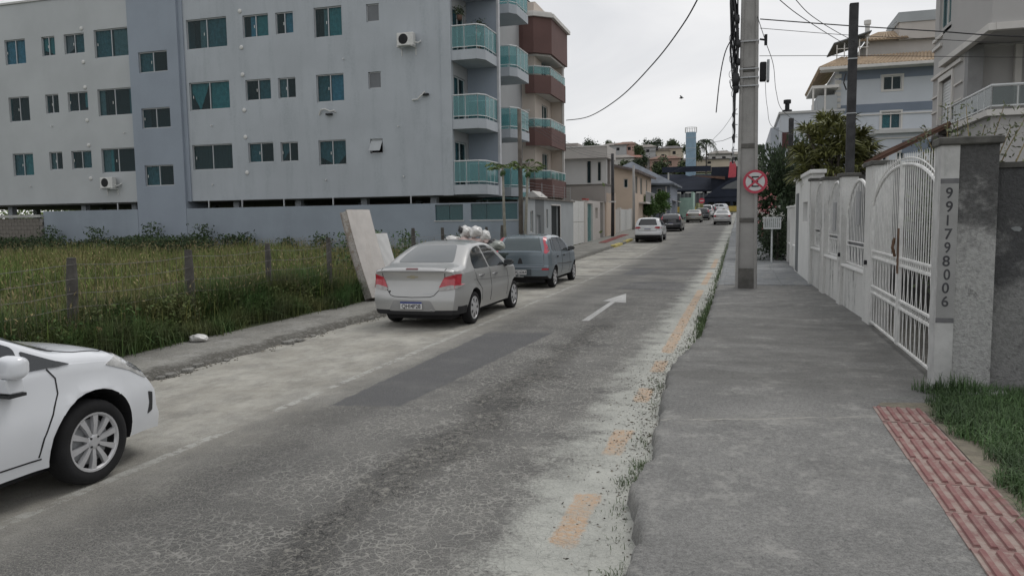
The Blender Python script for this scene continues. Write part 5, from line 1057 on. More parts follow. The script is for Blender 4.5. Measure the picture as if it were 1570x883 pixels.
for z in (5.05, 5.25, 5.45, 6.1): h = ph(z)+.012; mb = MB(); mb.box(.125-h, .125+h, 19.405, 19.8, z, z+.025); mb.build('steel_band', M_ALU, up_)
mb = MB(); mb.box(.125+.25, .125+.40, 19.5, 19.75, 5.18, 5.62); mb.build('terminal_box', M_DARK, up_, bevel=.02)
mb = MB(); mb.box(.125+.41, .125+.47, 19.45, 19.75, 5.16, 5.66); mb.build('terminal_box', M_EGREY, up_, bevel=.01)
mb = MB(); mb.tube([(.36, 19.5, 6.15), (.5, 19.5, 6.12)], .025, 5); mb.tube([(.5, 19.5, 6.0), (.5, 19.5, 6.25)], .04, 6); mb.build('hook_insulator', M_DARK, up_)
M_CABLE = mat('black_cable', (.012, .012, .014), .5, .1, 5, 0)
cbn = thing('cable_bundle', 'tangled bundle of black cables strapped down the left side of the concrete pole', 'cable', (-.2, 19.4, 5))
rc = random.Random(11)
for k in range(16):
    x0 = -.3+rc.uniform(-.09, .12); zb = rc.choice([4.0, 4.4, 4.9, 5.0, 5.2, 5.4, 5.7, 3.6]); pts = []
    z = 11.0
    while z > zb:
        c = -.12-.055*(z-4)*.55; a = .09*min(1, max(0, (z-4.8)/.8)); pts.append((max(-.17-(.0 if z < 6 else .012*(z-6)), -.5)+c*.25+a*math.sin(z*1.3+k*1.7)*1.0+rc.uniform(-.012, .012), 19.38+.05*math.cos(z+k), z)); z -= rc.uniform(.3, .5)
    mb = MB(); mb.tube(pts, rc.choice([.007, .01, .014, .02, .024]), 5); mb.build('cable', M_CABLE, cbn)
for (z, s) in ((6.62, 1.0), (6.05, .9), (5.62, .8), (5.2, 1.5), (5.02, 1.2)):
    mb = MB(); mb.lathe([(0, -.12*s), (.05*s, -.1*s), (.06*s, 0), (.05*s, .1*s), (0, .12*s)], 8, (-.14+rc.uniform(-.05, .03), 19.34, z)); mb.build('splice_closure', M_CABLE, cbn, smooth=True)
for k in range(9):
    z = rc.uniform(4.6, 6.8); r = rc.uniform(.05, .14); cx = -.22+rc.uniform(-.08, .08); mb = MB(); mb.tube([(cx+r*math.cos(a)*.6, 19.36+.02*math.sin(a), z+r*math.sin(a)) for a in np.linspace(0, 2*PI*rc.uniform(.6, 1), 14)], .006, 4); mb.build('cable_loop', M_CABLE, cbn)
for z in (3.3, 3.55, 3.85, 4.15, 4.4):
    mb = MB(); mb.tube([(-.22, 19.4, z), (-.12, 19.42, z)], .008, 4); mb.tube([(-.22, 19.4, z-.08), (-.24, 19.4, z), (-.21, 19.4, z+.07)], .02, 5); mb.build('drop_clamp', M_ALU if rc.random() < .5 else M_CABLE, cbn)
for x in (-.235, -.205): mb = MB(); mb.tube([(x, 19.4, 7), (x-.01, 19.4, 5), (x+.01, 19.4, 3.2)], .005, 4); mb.build('thin_wire', M_ALU, cbn)
def smooth_path(pts, n=10):
    P = [Vector(p) for p in pts]; out = []
    for i in range(len(P)-1):
        p0 = P[max(i-1, 0)]; p1 = P[i]; p2 = P[i+1]; p3 = P[min(i+2, len(P)-1)]
        for k in range(n): t = k/n; out.append(.5*((2*p1)+(p2-p0)*t+(2*p0-5*p1+4*p2-p3)*t*t+(3*p1-p0-3*p2+p3)*t**3))
    return out+[P[-1]]
def wire(label, pts, r, m=M_CABLE, group=None, cat='cable'):
    mb = MB(); o = mb.tube(smooth_path(pts), r, 5).build('wire', m, origin=tuple(pts[0])); return tag(o, label, cat, group)
wire('thick black cable sagging from the concrete pole down to the brown-balconied block', [(-9.75, 43.2, 7.55), (-7.25, 37.2, 6.9), (-4.81, 31.14, 6.78), (-3.0, 26.66, 7.12), (-1.91, 23.99, 7.55), (-1.2, 22.2, 8.05), (-.1, 19.5, 9.3)], .022)
wire('loose black cable end dangling left of the concrete pole', [(-.12, 19.38, 6.42), (-.24, 19.4, 6.26), (-.43, 19.4, 5.89), (-.55, 19.4, 5.28), (-.63, 19.4, 4.46)], .014)
wire('uppermost dark wire running right from the concrete pole', [(.36, 19.5, 6.62), (2.31, 19.5, 6.3), (4.1, 19.5, 6.03), (5.87, 19.5, 5.76), (10, 19.5, 5.3)], .014)
wire('thin middle wire running right from the concrete pole', [(.36, 19.55, 6.42), (2.31, 19.55, 6.1), (4.11, 19.55, 5.86), (5.88, 19.55, 5.63), (10, 19.55, 5.2)], .007)
wire('lowest thin wire running right from the concrete pole', [(.36, 19.5, 5.76), (2.32, 19.5, 5.62), (4.12, 19.5, 5.47), (5.89, 19.5, 5.32), (10, 19.5, 5.0)], .007)
wire('thin wire dropping from the sky to the dark post, lower of two', [(-.2, 8, 4.65), (.43, 10.52, 4.69), (1.08, 13.19, 4.93), (2.25, 17.95, 5.45)], .006)
wire('thin wire dropping from the sky to the dark post, upper of two', [(-.1, 8, 4.9), (.69, 11.57, 4.94), (1.23, 13.8, 5.11), (2.25, 17.95, 5.62)], .006)
wire('slack thin wire falling from the pole hook toward the white block', [(.3, 19.4, 6.66), (.5, 19.6, 6.1), (.75, 21.54, 5.9), (.92, 23.79, 5.55), (1.22, 26.05, 5.27), (2.3, 34, 5.7)], .008)
wire('low thin wire leaving the terminal box on the concrete pole', [(.5, 19.5, 5.2), (.6, 21, 4.75), (.9, 24, 4.5), (2.3, 34, 5.2)], .006)
wire('street-length wire from the concrete pole toward the far end of the road', [(-.14, 19.9, 3.95), (-.55, 24.59, 4.28), (-1.6, 36.29, 5.1), (-4.6, 70, 6.6), (-8.4, 92, 7.0)], .008)
wire('second faint street-length wire below the splice', [(-.14, 19.9, 4.6), (-.9, 28, 4.75), (-2.4, 42, 5.5), (-8.8, 65, 6.2)], .006)
def post(name, lb, x, y, z0, z1, r, m, rect=False, group=None):
    t = thing(name, lb, 'utility pole', (x, y, z0), group=group); mb = MB()
    if rect: mb.box(x-r, x+r, y-r*.8, y+r*.8, z0, z1)
    else: mb.tube([(x, y, z0), (x+.02, y, (z0+z1)/2), (x, y, z1)], [r, r*.92, r*.8], 9)
    mb.build('shaft', m, t, bevel=.01 if rect else 0, smooth=not rect); return t
M_WOOD = mat('weathered_wood', (.12, .105, .09), .9, .3, 3, .5, 30, streak=.4, dirt=(.04, .035, .03)); M_DPOST = mat('dark_concrete_post', (.05, .05, .052), .9, .35, 4, .5, 30, fine=.3)
t = post('utility_pole', 'dark square weathered post rising behind the arched garden wall', 2.24, 18, 0, 6.42, .088, M_DPOST, True)
for z in (4.1, 5.25): mb = MB(); mb.box(2.145, 2.335, 17.92, 18.08, z, z+.02); mb.build('steel_band', M_ALU, t)
mb = MB(); mb.tube([(2.1, 17.9, 4.95), (2.06, 17.88, 4.75), (2.12, 17.9, 4.6)], .015, 5); mb.build('insulator', M_CABLE, t)
post('utility_pole', 'slim dark post beside the plain white block with the chimney cowl', 1.98, 34.8, 0, 6.05, .1, M_DPOST, True)
t = post('utility_pole', 'leaning weathered wooden pole at the end of the boundary wall beside the papaya trees', -8.85, 30.4, 0, 6.45, .1, M_WOOD)
t = post('utility_pole', 'black slim pole in front of the boxy beige house', -8.85, 54, .3, 6.45, .13, M_DPOST); mb = MB(); mb.box(-9.1, -8.6, 53.8, 54.0, 3.0, 3.1); mb.build('cross_plate', M_TRIM, t)
post('utility_pole', 'grey pole in front of the cream gabled house', -8.85, 65, .5, 6.3, .12, M_CONC); post('utility_pole', 'thin distant pole beside the mint green wall', -8.4, 92, 1, 7.1, .12, M_CONC)
for k, wd in enumerate(('topmost', 'middle', 'lowest')): wire(wd+' of three thin wires strung between the poles along the left walkway', [(-8.85, 30.4, 6.3-.15*k), (-8.9, 42, 5.9-.15*k), (-8.85, 54, 6.35-.15*k)], .008, group='wires along the left walkway')
# ---- round sign
sg = thing('traffic_sign', 'round red-ringed no stopping sign with a crossed black E on the concrete pole', 'traffic sign', (.305, 19.3, 2.76))
SX, SZ, SY = .305, 2.76, 19.33; M_RED = mat('sign_red', (.42, .045, .075), .5, .1, 5, 0); M_SW = mat('sign_white', (.52, .52, .52), .5, .05, 5, 0); M_SB = mat('sign_black', (.012, .012, .012), .5, .1, 5, 0)
mb = MB(); mb.disc((SX, SY, SZ), (1, 0, 0), (0, 0, 1), .283, 48, .006); mb.build('sign_disc', M_RED, sg)
mb = MB(); mb.disc((SX, SY-.0065, SZ), (1, 0, 0), (0, 0, 1), .222, 48, .003); mb.build('white_field', M_SW, sg)
def fb(mb, x0, x1, z0, z1, y): mb.box(SX+x0, SX+x1, y-.002, y, SZ+z0, SZ+z1)
mb = MB(); mb.prism([(SX-.085, SZ-.13), (SX+.085, SZ-.13), (SX+.085, SZ-.095), (SX-.045, SZ-.095), (SX-.045, SZ-.02), (SX+.07, SZ-.02), (SX+.07, SZ+.02), (SX-.045, SZ+.02), (SX-.045, SZ+.095), (SX+.085, SZ+.095), (SX+.085, SZ+.13), (SX-.085, SZ+.13)], SY-.013, SY-.0105, 'y'); mb.build('letter_e', M_SB, sg)
for s in (-1, 1):
    mb = MB(); d = Vector((1, 0, s*.86)).normalized(); n = Vector((-d.z, 0, d.x)); c = Vector((SX, SY-.0135-.0012*(s+1), SZ)); L_ = .232
    mb.add([c-d*L_-n*.023, c+d*L_-n*.023, c+d*L_+n*.023, c-d*L_+n*.023, c-d*L_-n*.023+Vector((0, -.001, 0)), c+d*L_-n*.023+Vector((0, -.001, 0)), c+d*L_+n*.023+Vector((0, -.001, 0)), c-d*L_+n*.023+Vector((0, -.001, 0))], [(0, 1, 2, 3), (7, 6, 5, 4), (0, 4, 5, 1), (1, 5, 6, 2), (2, 6, 7, 3), (3, 7, 4, 0)]); mb.build('cross_bar', M_RED, sg)
mb = MB(); mb.box(SX-.2, SX-.02, SY, 19.42, SZ-.02, SZ+.02); mb.build('mounting_strap', M_ALU, sg)
# ---- litter basket on its post
lb_ = thing('litter_basket', 'white slatted litter basket on a post beside the flowering bush', 'litter basket', (1.1, 30, .1))
mb = MB(); mb.tube([(1.1, 30, .1), (1.1, 30, 1.45)], .035, 8); mb.build('post', M_RAIL, lb_)
mb = MB(); mb.box(.8, 1.4, 29.7, 30.3, 1.43, 1.47); mb.build('base', M_RAIL, lb_)
for i in range(9):
    for y in (29.7, 30.28): mb = MB(); x = .8+i*.072; mb.box(x, x+.03, y, y+.02, 1.47, 1.84); mb.build('slat', M_RAIL, lb_)
for x in (.8, 1.38):
    for j in range(7): mb = MB(); y = 29.76+j*.08; mb.box(x, x+.02, y, y+.03, 1.47, 1.84); mb.build('slat', M_RAIL, lb_)
mb = MB(); 
for q in ((.78, 1.42, 29.68, 29.72), (.78, 1.42, 30.28, 30.32), (.78, .82, 29.72, 30.28), (1.38, 1.42, 29.72, 30.28)): mb.box(*q, 1.82, 1.87)
mb.build('rim', M_RAIL, lb_)
# ================================================================ PLANTS AND TREES ON THE RIGHT
def bush(name, label, c, r, n, ls, col, cat='bush', trunk=True, flowers=None, isl=.4):
    x, y, z = c; t = thing(name, label, cat, (x, y, max(0, gz(y)))); o = (x, y, max(0, gz(y)))
    K = 26; cc = RNG.normal(0, .5, (K, 3))*r+[x, y, z]; idx = RNG.integers(0, K, n); p = cc[idx]+RNG.normal(0, .3, (n, 3))*np.array(r)*.75
    d = (p-[x, y, z-r[2]*.4])+RNG.normal(0, .5, (n, 3)); A = leaves(p, d, RNG.uniform(.6, 1.4, n)*ls, ls*.42); npobj('crown', A[0], A[1], col, t, o)
    mb = MB(); z0 = o[2]
    mb.tube([(x, y, z0), (x+.05, y, z*.5+z0*.5), (x, y, z)], [.07, .05, .03], 7); mb.build('trunk', M_WOOD, t)
    for k in range(7):
        mb = MB(); e = cc[k]; mb.tube([(x, y, z*.5+z0*.5), ((x+e[0])/2, (y+e[1])/2, (z+e[2])/2), tuple(e)], [.035, .02, .008], 5); mb.build('limb', M_WOOD, t)
    if flowers:
        fc, nf, cols = flowers
        p = RNG.normal(0, .5, (nf, 3))*fc[1]+fc[0]; p = np.repeat(p, 6, 0)+RNG.normal(0, .025, (nf*6, 3)); A = leaves(p, RNG.normal(0, 1, p.shape), .075, .05); npobj('flowers', A[0], A[1], cols, t, o)['kind'] = 'stuff'
    return t
M_LEAFD = mat('dark_green_leaf', (.035, .06, .028), .65, .35, 1.2, 0, island=.5); M_LEAFM = mat('mid_green_leaf', (.06, .09, .035), .65, .35, 1.2, 0, island=.5)
bush('flowering_bush', 'tall dark bush with pink blossoms right behind the concrete pole', (1.4, 33, 2.6), (.9, .9, 1.75), 9000, .17, M_LEAFD, flowers=(((.8, 31.9, 2.4), (.5, .4, 1.0)), 46, mat('pink_flower', (.55, .22, .24), .7, .15, 3, 0, island=.3)))
bush('bush', 'white-flowered low shrub around the litter basket', (1.35, 31.3, 1.3), (.6, .6, 1.0), 2600, .12, M_LEAFD, flowers=(((1.1, 30.8, 2.0), (.5, .3, .3)), 30, mat('white_flower', (.6, .6, .56), .7, .1, 3, 0)))
bush('bush', 'dark leafy tree between the pole and the plain white block', (2.3, 38, 3.2), (1.3, 1.4, 1.7), 4200, .24, M_LEAFD)
# spiky dracaena tree
dr_ = thing('dracaena_tree', 'big spiky tree with long yellow-green leaf rosettes behind the garden wall', 'tree', (2.65, 24, 0))
VV = []; heads = []
for k in range(92):
    a = random.uniform(0, 2*PI); ph_ = math.acos(random.uniform(-.85, 1)); R_ = random.uniform(.55, 1.0)
    h = Vector((2.5+R_*1.0*math.sin(ph_)*math.cos(a), 24+R_*.9*math.sin(ph_)*math.sin(a), 3.72+R_*1.0*math.cos(ph_))); heads.append(h)
    n = 46; d = RNG.normal(0, 1, (n, 3)); d[:, 2] = np.abs(d[:, 2])*.6+.05; d += np.array(h-Vector((2.6, 24, 3.5)))*.9; d /= np.linalg.norm(d, axis=1, keepdims=True)
    P = np.repeat([list(h)], n, 0)+d*.03; L_ = RNG.uniform(.32, .6, n)[:, None]; s = np.cross(d, RNG.normal(size=(n, 3))); s /= np.linalg.norm(s, axis=1, keepdims=True); zz = np.array([0, 0, 1.])
    m1 = P+d*L_*.5; t_ = P+d*L_*.95-zz*L_*RNG.uniform(.15, .5, (n, 1)); w_ = .024
    V = np.stack([P-s*w_*.5, P+s*w_*.5, m1-s*w_, m1+s*w_, t_-s*.002, t_+s*.002], 1).reshape(-1, 3); kk = np.arange(n)[:, None]*6
    VV.append((V, np.concatenate([kk+np.array([0, 1, 3, 2]), kk+np.array([2, 3, 5, 4])], 1).reshape(-1, 4)))
A = cat(*VV); npobj('crown', A[0], A[1], mat('dracaena_leaf', (.15, .165, .06), .55, .35, 2.5, 0, island=.55), dr_, (2.65, 24, 0))
for k in range(9):
    mb = MB(); h = heads[k*7]; mb.tube([(2.65, 24, .0+.4*(k % 3)), (2.63, 24, 1.8), ((2.65+h.x)/2, (24+h.y)/2, (2.4+h.z)/2), tuple(h)], [.09, .07, .05, .03], 7); mb.build('trunk', M_WOOD, dr_)
# straggly shrub behind the stucco pillar
sh = thing('shrub', 'straggly shrub with sparse small leaves rising behind the stucco gate pillar', 'shrub', (2.9, 11, 0))
VV = []; mb = None
for k, (x, z) in enumerate([(2.15, 3.05), (2.3, 3.25), (2.45, 3.1), (2.62, 3.3), (2.75, 3.0), (2.9, 3.22), (3.05, 3.0), (3.2, 3.1), (3.4, 3.28), (2.25, 2.75), (2.05, 2.85)]):
    x += .12; b0 = (2.9+random.uniform(-.3, .3), 11, .1); b1 = ((x+2.8)/2, 11+random.uniform(-.3, .3), 2.1); b2 = (x, 10.9+random.uniform(-.3, .3), z)
    p = smooth_path([b0, b1, b2], 6); mb = MB(); mb.tube(p, [.014*(1-i/len(p))+.003 for i in range(len(p))], 5); mb.build('stem', M_GR3, sh)
    for q in p[5:]:
        n = 9; pp = np.repeat([list(q)], n, 0)+RNG.normal(0, .05, (n, 3)); VV.append(leaves(pp, RNG.normal(0, 1, (n, 3))+[0, 0, .4], RNG.uniform(.04, .085, n), .024))
A = cat(*VV); npobj('foliage', A[0], A[1], mat('pale_shrub_leaf', (.13, .15, .09), .7, .3, 2, 0, island=.35), sh, (2.9, 11, 0))
bush('bush', 'green bush seen through the bars of the arched gate', (2.75, 12.2, 1.9), (.35, .9, .9), 900, .09, M_LEAFM)
# papaya trees on the left
for (x, y, zt, lb) in ((-9.35, 29.6, 4.05, 'thin papaya tree standing left of the wooden pole'), (-8.45, 30.2, 4.0, 'thin leaning papaya tree standing right of the wooden pole')):
    t = thing('papaya_tree', lb, 'tree', (x, y, .1)); lean = .25 if x > -9 else -.1
    mb = MB(); mb.tube([(x-lean, y, .1), (x-lean*.4, y, 2), (x, y, zt)], [.07, .06, .045], 8); mb.build('trunk', mat('papaya_bark', (.26, .25, .21), .85, .2, 6, .3), t, smooth=True)
    VV = []; mb = MB()
    for k in range(15):
        a = k*2.4; e = random.uniform(-.1, .6); L_ = random.uniform(.4, .62); tip = Vector((x+L_*math.cos(a), y+L_*math.sin(a), zt+L_*e)); mb.tube([(x, y, zt), tuple(tip)], .008, 4)
        n = 9; aa = np.linspace(-1.9, 1.9, n)+a; d = np.stack([np.cos(aa), np.sin(aa), -.5+.15*RNG.normal(size=n)], 1); VV.append(leaves(np.repeat([list(tip)], n, 0), d, RNG.uniform(.2, .3, n), .085, .15))
    mb.build('leaf_stalk', M_GR2, t); A = cat(*VV); npobj('crown', A[0], A[1], mat('papaya_leaf', (.10, .15, .04), .6, .3, 3, 0, island=.4), t, (x, y, .1))
    for k in range(5): mb = MB(); a = k*1.3; mb.lathe([(0, -.11), (.05, -.06), (.055, 0), (.03, .07), (0, .09)], 8, (x+.07*math.cos(a), y+.07*math.sin(a), zt-.22-.07*(k % 2))); mb.build('fruit', mat('papaya_fruit', (.05, .1, .03), .6), t, smooth=True)
# ================================================================ FAR END: DARK SHED, HILL, HOUSES
dk = thing('warehouse', 'dark navy-roofed warehouse closing the end of the street', 'building', (-6, 142, 2.7))
M_NAVY = mat('navy_cladding', (.03, .035, .05), 1, .15, .3, 0, spec=.1); M_NAVY2 = mat('navy_roof', (.028, .032, .043), 1, .15, .3, 0, spec=.08)
mb = MB(); mb.box(-34, -5.3, 143, 160, 2.7, 6.9); mb.build('wall', M_NAVY, dk)
mb = MB(); mb.add([(-34, 141.5, 6.9), (-4, 141.5, 6.7), (-4, 152, 9.9), (-34, 152, 10.6), (-34, 141.5, 6.6), (-4, 141.5, 6.4), (-4, 152, 9.6), (-34, 152, 10.3)], [(0, 1, 2, 3), (7, 6, 5, 4), (0, 4, 5, 1), (1, 5, 6, 2), (2, 6, 7, 3), (3, 7, 4, 0)]); mb.build('roof', M_NAVY2, dk)
mb = MB(); mb.box(-5.3, -.6, 141, 150, 6, 10.65); mb.build('upper_block', M_NAVY2, dk)
mb = MB(); mb.box(-14, -5.35, 140.9, 141.1, 9.9, 10.9); mb.build('fascia', M_NAVY, dk)
mb = MB(); mb.prism([(-9, 9.25), (-2.9, 8.35), (-2.9, 8.9)], 140.6, 140.85, 'y'); mb.build('brown_panel', mat('brown_tile'), dk)
for k in range(14): mb = MB(); x = -14.2+k*.68; mb.box(x, x+.22, 140.9, 141.3, 3.2, 6.2); mb.build('column', M_EDARK, dk)
for k in range(5): mb = MB(); x = -13.6+k*1.9; mb.box(x, x+1.1, 140.8, 140.9, 6.05, 6.3); mb.build('skylight', M_SLAB, dk)
mb = MB(); mb.box(-15, -5.4, 141.1, 141.3, 3, 5.9); mb.build('dark_glazing', mat('far_glazing', (.07, .08, .09), .4), dk)
ar = thing('shed', 'black curved-roof shed with a row of pale openings, right of the warehouse', 'building', (-1, 134, 2.6))
V = []; pts = [(-6.2, 5.0), (-5.2, 5.9), (-4, 6.8), (-2.6, 7.7), (-1, 8.5), (1, 9.1), (4, 9.4), (9, 9.5)]
mb = MB(); mb.prism(pts+[(9, 5.1)], 134, 146, 'y'); mb.build('roof', M_NAVY, ar)
mb = MB(); mb.prism([(-3.4, 6.5), (-2.4, 7.2), (-.8, 7.9), (2, 8.4), (2, 6.4)], 133.9, 134, 'y'); mb.build('gable_sheet', mat('gable_grey', (.12, .125, .13), .8), ar)
mb = MB(); mb.box(-6.1, 9, 134, 145.5, 4.3, 5.1); mb.build('wall', M_NAVY, ar)
for k in range(7): mb = MB(); x = -5.9+k*1.35; mb.box(x, x+.42, 134.1, 135, 2.6, 4.3); mb.build('column', M_NAVY, ar)
mb = MB(); mb.box(-6.1, 9, 140, 140.2, 2.6, 4.3); mb.build('back_wall', mat('shed_back', (.2, .2, .19), .8), ar)
t = thing('billboard', 'red hoarding on the warehouse roof just left of the concrete pole', 'sign', (-1.6, 139, 8.4)); mb = MB(); mb.prism([(-2.35, 8.6), (-1.0, 8.6), (-1.0, 10.6), (-1.3, 11.4), (-2.1, 11.3)], 138.9, 139.1, 'y'); mb.build('panel', mat('red_hoarding', (.5, .07, .09), .6), t)
mb = MB(); mb.tube([(-1.6, 139, 6), (-1.6, 139, 8.6)], .1, 6); mb.build('post', M_NAVY, t)
t = thing('barrier', 'yellow-painted kerb wall below the black shed at the end of the road', 'wall', (-4, 132.5, 2.5)); mb = MB(); mb.box(-12, 9, 132.6, 132.9, 2.45, 3.55); mb.build('panel', mat('yellow_ochre_paint', (.36, .27, .07), .8, .2, 1), t)
mb = MB(); mb.box(-12, 9, 130.5, 132.5, 2.5, 2.62); tag(mb.build('verge', M_GROUND), kind='structure')
t = thing('traffic_sign', 'small red and white round road sign far off near the end of the street', 'traffic sign', (-5.75, 106, 1.7)); mb = MB(); mb.tube([(-5.2, 106, 1.7), (-5.2, 106, 4.3)], .04, 5); mb.build('post', M_ALU, t)
mb = MB(); mb.disc((-5.2, 105.95, 4.0), (1, 0, 0), (0, 0, 1), .38, 20, .02); mb.build('sign_disc', M_RED, t); mb = MB(); mb.box(-5.45, -4.95, 105.9, 105.93, 3.93, 4.07); mb.build('white_bar', M_SW, t)
# hill
def hz(x, y):
    h = 3+ (12.6+2.2*math.sin(x*.05+1)+1.0*math.sin(x*.13))*min(1, max(0, (y-150)/75))**1.1; return h+.4*math.sin(y*.1+x*.07)
V = []; nx, ny = 60, 24; xs_ = np.linspace(-190, 120, nx); ys2 = np.linspace(150, 330, ny)
for y in ys2:
    for x in xs_: V.append((x, y, hz(x, y) if y > 150.1 else 2.9))
mb = MB(); mb.add(V, [(j*nx+i, j*nx+i+1, (j+1)*nx+i+1, (j+1)*nx+i) for j in range(ny-1) for i in range(nx-1)]); tag(mb.build('hill', mat('hill_green', (.05, .065, .04), .95, .4, .15, .3, 3), smooth=True), kind='structure')
HC = [(.55, .53, .5), (.5, .33, .28), (.42, .42, .42), (.55, .48, .38), (.45, .3, .25), (.35, .38, .4)]
RC = [(.2, .12, .09), (.13, .12, .12), (.24, .22, .2), (.28, .13, .1)]
def far_house(lb, x, y, w, d, h, ci, ri, rh=.9, z=None):
    z = hz(x, y)-.4 if z is None else z; t = thing('house', lb, 'house', (x, y, z)); m = mat('far_wall_%s' % 'abcdef'[ci], HC[ci], .85, .06, .3, 0); W_ = Wall((x-w/2, y, 0), (1, 0, 0), (0, -1, 0))
    hs = [(w*a, w*a+.8, z+h*.45, z+h*.75) for a in (.15, .6)]; mb = MB(); W_.facade(mb, 0, w, z-1, z+h, hs, .2); mb.build('wall', m, t); mb = MB(); mb.box(x-w/2+.01, x+w/2-.01, y+.21, y+d, z-1, z+h-.01); mb.build('wall', m, t)
    for q in hs: b = MB(); W_.bx(b, *q, -.15, -.1); b.build('window', M_DARK, t)
    mb = MB(); e = .5; mb.add([(x-w/2-e, y-e, z+h), (x+w/2+e, y-e, z+h), (x+w/2+e, y+d+e, z+h), (x-w/2-e, y+d+e, z+h), (x-w*.25, y+d*.5, z+h+rh), (x+w*.25, y+d*.5, z+h+rh)], [(0, 1, 5, 4), (1, 2, 5), (2, 3, 4, 5), (3, 0, 4), (3, 2, 1, 0)]); mb.build('roof', mat('far_roof_%s' % 'abcd'[ri], RC[ri], .9, .2, .5, 0), t); return t
def PX(px, y): return -(1137-px)/1155*y*1.11
hh_ = [(933, 226, 4, 2.6, 0, 1, 'small white cube house at the left end of the hilltop'), (952, 230, 5.5, 2.6, 0, 1, 'white low house on the hillside right of the white cube'), (968, 222, 6.5, 2.5, 2, 2, 'grey-roofed hilltop house with a broad pale roof'), (984, 221, 5, 2.8, 1, 0, 'pinkish hilltop house with a steep brown gable'), (972, 240, 8, 2.6, 0, 2, 'long white house low on the hillside with two dark windows'), (990, 241, 7, 2.5, 4, 3, 'salmon house with a red roof halfway up the hill'), (1008, 226, 6, 2.4, 2, 2, 'grey gabled house centred on the hilltop'), (1029, 232, 4.5, 3.6, 3, 2, 'tan tower-like house on the hill left of the water tower'), (1043, 229, 6, 2.8, 3, 1, 'beige flat house immediately left of the water tower'), (1036, 243, 7, 2.2, 4, 0, 'brown house on the slope below the tan tower house'), (1016, 243, 5, 2.2, 2, 1, 'dull grey house in the dip of the hillside'), (1085, 246, 12, 1.8, 3, 1, 'wide tan house with a dark roof below the palms'), (1108, 238, 5, 2.6, 0, 2, 'cream house with a square chimney block right of the palms'), (1122, 240, 6, 2.2, 0, 2, 'cream house half hidden by the concrete pole')]
for k, (px, py, w_, h_, ci, ri, lb) in enumerate(hh_):
    y = 196 if py < 235 else 178; zt = 1.95+(334-py)*y/1155*1.02; far_house(lb, PX(px, y), y+k*.3, w_, 6, h_, ci, ri, .9, z=zt-h_-.9)
t = thing('water_tower', 'tall pale blue cylindrical water tower rising above the hillside houses', 'water tower', (-10.0, 152, 3)); mb = MB(); mb.lathe([(0, 3), (.98, 3), (.98, 18.1), (0, 18.1)], 28, (-9.6, 152, 0)); mb.build('shaft', mat('tower_blue', (.25, .36, .45), .6, .05, 1, 0, streak=.3, dirt=(.2, .24, .27)), t, auto=40)
for z in range(5, 18, 2): mb = MB(); mb.lathe([(.98, z), (1.01, z), (1.01, z+.08), (.98, z+.08)], 28, (-9.6, 152, 0)); mb.build('hoop', M_ALU, t)
mb = MB()
for k in range(14): a = k*2*PI/14; mb.tube([(-9.6+1.1*math.cos(a), 152+1.1*math.sin(a), 18), (-9.6+1.1*math.cos(a), 152+1.1*math.sin(a), 19)], .035, 4)
mb.tube([(-9.6+1.1*math.cos(a), 152+1.1*math.sin(a), 19) for a in np.linspace(0, 2*PI, 21)], .04, 4); mb.build('railing', M_TRIM, t)
def palm(lb, x, y, z0, z1, r):
    t = thing('palm_tree', lb, 'tree', (x, y, z0)); mb = MB(); mb.tube([(x, y, z0), (x+.1, y, (z0+z1)/2), (x, y, z1)], [.22, .17, .13], 7); mb.build('trunk', M_WOOD, t); VV = []
    for k in range(17):
        a = k*2.4; e = random.uniform(-.1, .8); n = 26; s = np.linspace(.1, 1, n); c = np.stack([x+math.cos(a)*r*s, y+math.sin(a)*r*s, z1+r*(e*s-1.1*s*s)], 1)
        for sd_ in (-1, 1): d = np.repeat([[-math.sin(a)*sd_*.8+math.cos(a)*.3, math.cos(a)*sd_*.8+math.sin(a)*.3, -.55]], n, 0)+RNG.normal(0, .1, (n, 3)); VV.append(leaves(c, d, .75*(1-.5*s), .12))
    A = cat(*VV); npobj('crown', A[0], A[1], M_LEAFD, t, (x, y, z0))
palm('tall palm tree on the hillside, right one of the pair by the water tower', PX(1091, 172), 172, 8, 18.3, 2.6); palm('palm tree right beside the blue water tower', PX(1077, 170), 170, 8, 17.6, 2.8); palm('low palm tree behind the concrete pole', 1.5, 60, .8, 7.0, 2.0)
for k, (px, py, y, r, lb) in enumerate([(936, 224, 205, 3.2, 'dark round tree behind the white cube house'), (962, 226, 205, 2, 'small dark tree behind the hilltop houses'), (1003, 232, 190, 1.8, 'dark tree between the two grey gabled houses'), (1020, 224, 205, 3.0, 'large dark tree on the hill left of the water tower'), (1048, 226, 205, 2.4, 'dark foliage touching the left of the water tower'), (1072, 236, 165, 2.6, 'dense dark tree below the palms'), (1004, 250, 172, 2.6, 'dark tree low on the hillside'), (1030, 256, 165, 2.8, 'green tree at the foot of the hill'), (985, 256, 165, 2.2, 'small green tree behind the grey roof'), (1112, 246, 190, 1.8, 'small tree beside the cream house'), (1060, 262, 160, 2, 'bushy tree behind the warehouse roof')]):
    x = PX(px, y); r *= .72; z = 1.95+(334-py)*y/1155*1.02-r*.5; t = thing('tree', lb, 'tree', (x, y, hz(x, y)-1)); n = 1500
    p = RNG.normal(0, .42, (18, 3))*r+[x, y, z]; q = p[RNG.integers(0, 18, n)]+RNG.normal(0, .22, (n, 3))*r; A = leaves(q, RNG.normal(0, 1, (n, 3)), .5, .3); npobj('crown', A[0], A[1], M_LEAFM if k % 3 else M_LEAFD, t, (x, y, hz(x, y)-1)); mb = MB(); mb.tube([(x, y, hz(x, y)-1), (x, y, z)], .2, 6); mb.build('trunk', M_WOOD, t)
